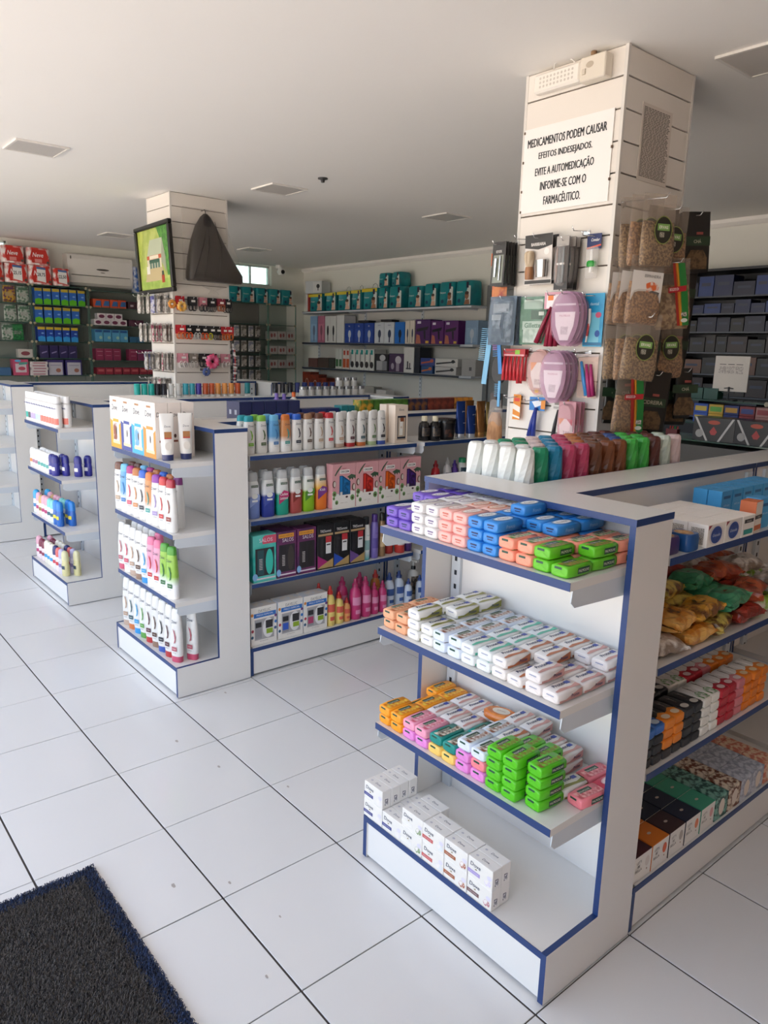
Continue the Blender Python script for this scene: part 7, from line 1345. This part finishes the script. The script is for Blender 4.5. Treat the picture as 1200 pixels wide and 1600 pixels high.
rowc = {2.24: (0, 1, 2), 2.1: (0, 0, 2, 1), 1.95: (1, 4, 1), 1.78: (4, 6, 4, 3), 1.6: (3, 5, 4), 1.42: (4, 3, 6), 1.22: (7, 1, 7)}
for z in mz:
    x = -2.62; i = 0; topz = min([q for q in mz + [2.44] if q > z])
    while x < -.68:
        wv = min(random.uniform(.09, .2), -.58 - x); hv = (topz - z - .012) * random.uniform(.55, .9); k = rowc[z][i % len(rowc[z])]; i += 1
        abox('medicine_carton', wv - .006, hv, .18, mat(cols_[k][0], .4, var=.15), lambda d, y, wv=wv, hv=hv: FP(d, y, rect(wv * .3, hv * .08, 0, hv * .6), C('#2c3450'))).put((x + wv / 2, YB - .22, z + .0008), 0, f'{cols_[k][1]} medicine carton, {ORD[min(i, 20)]} on the {ORD[mz.index(z) + 1]} shelf up, dark cabinet', 'medicine box', 'medicine cartons in the dark cabinet'); x += wv
# glass display counter in front of it
CY = 3.72
gc = ob('display_counter', None, None, (-.6, CY + .2, 0), label='glass display counter behind the soap run', cat='counter')
ob('base', MB().box(-1.3, 1.6, -.2, .2, .0, 1.17, mat('#5c5955', .5, var=.05)), gc); ob('top_glass', MB().box(-1.3, 1.6, -.21, .2, 1.197, 1.205, GL, yn=GE), gc); ob('back_panel', MB().box(-1.3, 1.6, .19, .2, 1.17, 1.197, dk), gc)
for z in (1.3, 1.455): ob('glass_shelf', MB().box(-1.29, 1.6, .02, .2, z - .008, z, GL, yn=GE), gc)
for x in (-1.285, -.3, .6): ob('post', MB().box(x - .008, x + .008, .17, .186, 1.205, 1.45, CHROME), gc)
for x in (-1.1, -.5): ob('clamp', MB().loft([(.015, x, 1.451, .016, .016, 2), (.02, x, 1.451, .014, .014, 2)], mat('#a39a82', .4), n=12, axis='y'), gc)
for i, x in enumerate((-1.33, -1.055, -.78)):
    abox('hair_kit_carton', .27, .15, .16, BLK, lambda d, y: (FP(d, y, [(-.13, .15), (-.115, .15), (-.03, .0), (-.045, .0)], C('#c8c6c4')), FP(d, y, [(.13, .15), (.115, .15), (.03, .0), (.045, .0)], C('#c8c6c4')), FP(d, y, ell(.04, .014, 12, .0, .12), C('#c0492c')), FP(d, y, [(-.025, .06), (0, .095), (.025, .06), (.012, .04), (-.012, .04)], C('#b83a3a'), .0002), FP(d, y, ell(.026, .026, 14, -.09, .045), C('#a8a5a3')))).put((x, CY + .1, 1.2056), random.uniform(-.05, .05), f'black carton with crossing silver stripes, {ORD[i + 1]} on the display counter', 'box', 'black striped cartons on the counter')
cb4 = [('blue', '#1f4fb0', '#c9b040'), ('yellow', '#d0a82c', '#57a838'), ('navy', '#1f2f78', '#d09a2c'), ('red', '#8f2a34', '#2a3a8a'), ('blush', '#c08a84', '#a02c34'), ('white', '#c4bdb8', '#a02c34')]
for i, (nm, a, b_) in enumerate(cb4):
    for l in range(2): abox('medicine_carton', .1, .062, .1, a, lambda d, y, b_=b_: FP(d, y, rect(.04, .016, .0, .03), C(b_))).put((-1.56 + i * .105, CY + .33, 1.301 + l * .063), 0, f'{nm} medicine carton on the counter glass shelf, {"upper" if l else "lower"} of two', 'medicine box', 'bright cartons on the display counter')
for i in range(3): abox('medicine_carton', .1, .075, .08, '#164a40').put((-1.72 + i * .105, CY + .33, 1.456), 0, f'dark green carton beside the card stand, {ORD[i + 1]} of three', 'medicine box', 'dark green cartons')
# stand with a white card
sg = ob('card_stand', MB().box(-.115, .115, -.003, .003, .06, .29, mat('#d6d0c8', .5, var=.02)), None, (-1.39, CY + .3, 1.456), label='white card on a black stand at the medicine counter', cat='sign'); q = MB()
for i in range(3): q.patch(rect(.026, .024, -.06 + i * .056, .2), (0, -.0035, 0), (1, 0, 0), ZU, C('#a8a09c', .5, h2='#d2ccc6', scale=120)); q.patch(rect(.022, .002, -.06 + i * .056, .236), (0, -.004, 0), (1, 0, 0), ZU, INK)
ob('printed_icons', q, sg); q = MB(); q.box(-.004, .004, -.012, -.004, .0, .09, INK); q.box(-.04, .04, -.014, -.006, .05, .056, INK); q.box(-.05, .05, -.04, .03, .0, .006, INK); q.tube([(-.03, -.01, .08), (0, -.012, .084), (.03, -.01, .08)], .003, INK, 6); ob('stand', q, sg)
lol = MB(); [lol.tube([(x, 0, 0), (x + .004, 0, .07)], .0035, C(c_, .4), 6) for x, c_ in ((-.03, '#c23a2c'), (-.012, '#c23a2c'), (.006, '#3f9a3c'), (.024, '#c23a2c'))]; lol.box(-.045, .035, -.02, .02, 0, .05, mat('#6a2a2c', .3))
ob('lip_balm_rack', lol, None, (-1.62, CY + .06, 1.2056), label='little rack of red and green sticks in the display counter', cat='rack')
abox('medicine_carton', .12, .07, .1, '#1c3f9c', lambda d, y: FP(d, y, ell(.02, .012, 10, 0, .04), C('#8aa4d8'))).put((-.93, CY - .1, 1.1036), 0, 'blue carton beside the lip balm rack', 'medicine box', None) if False else None
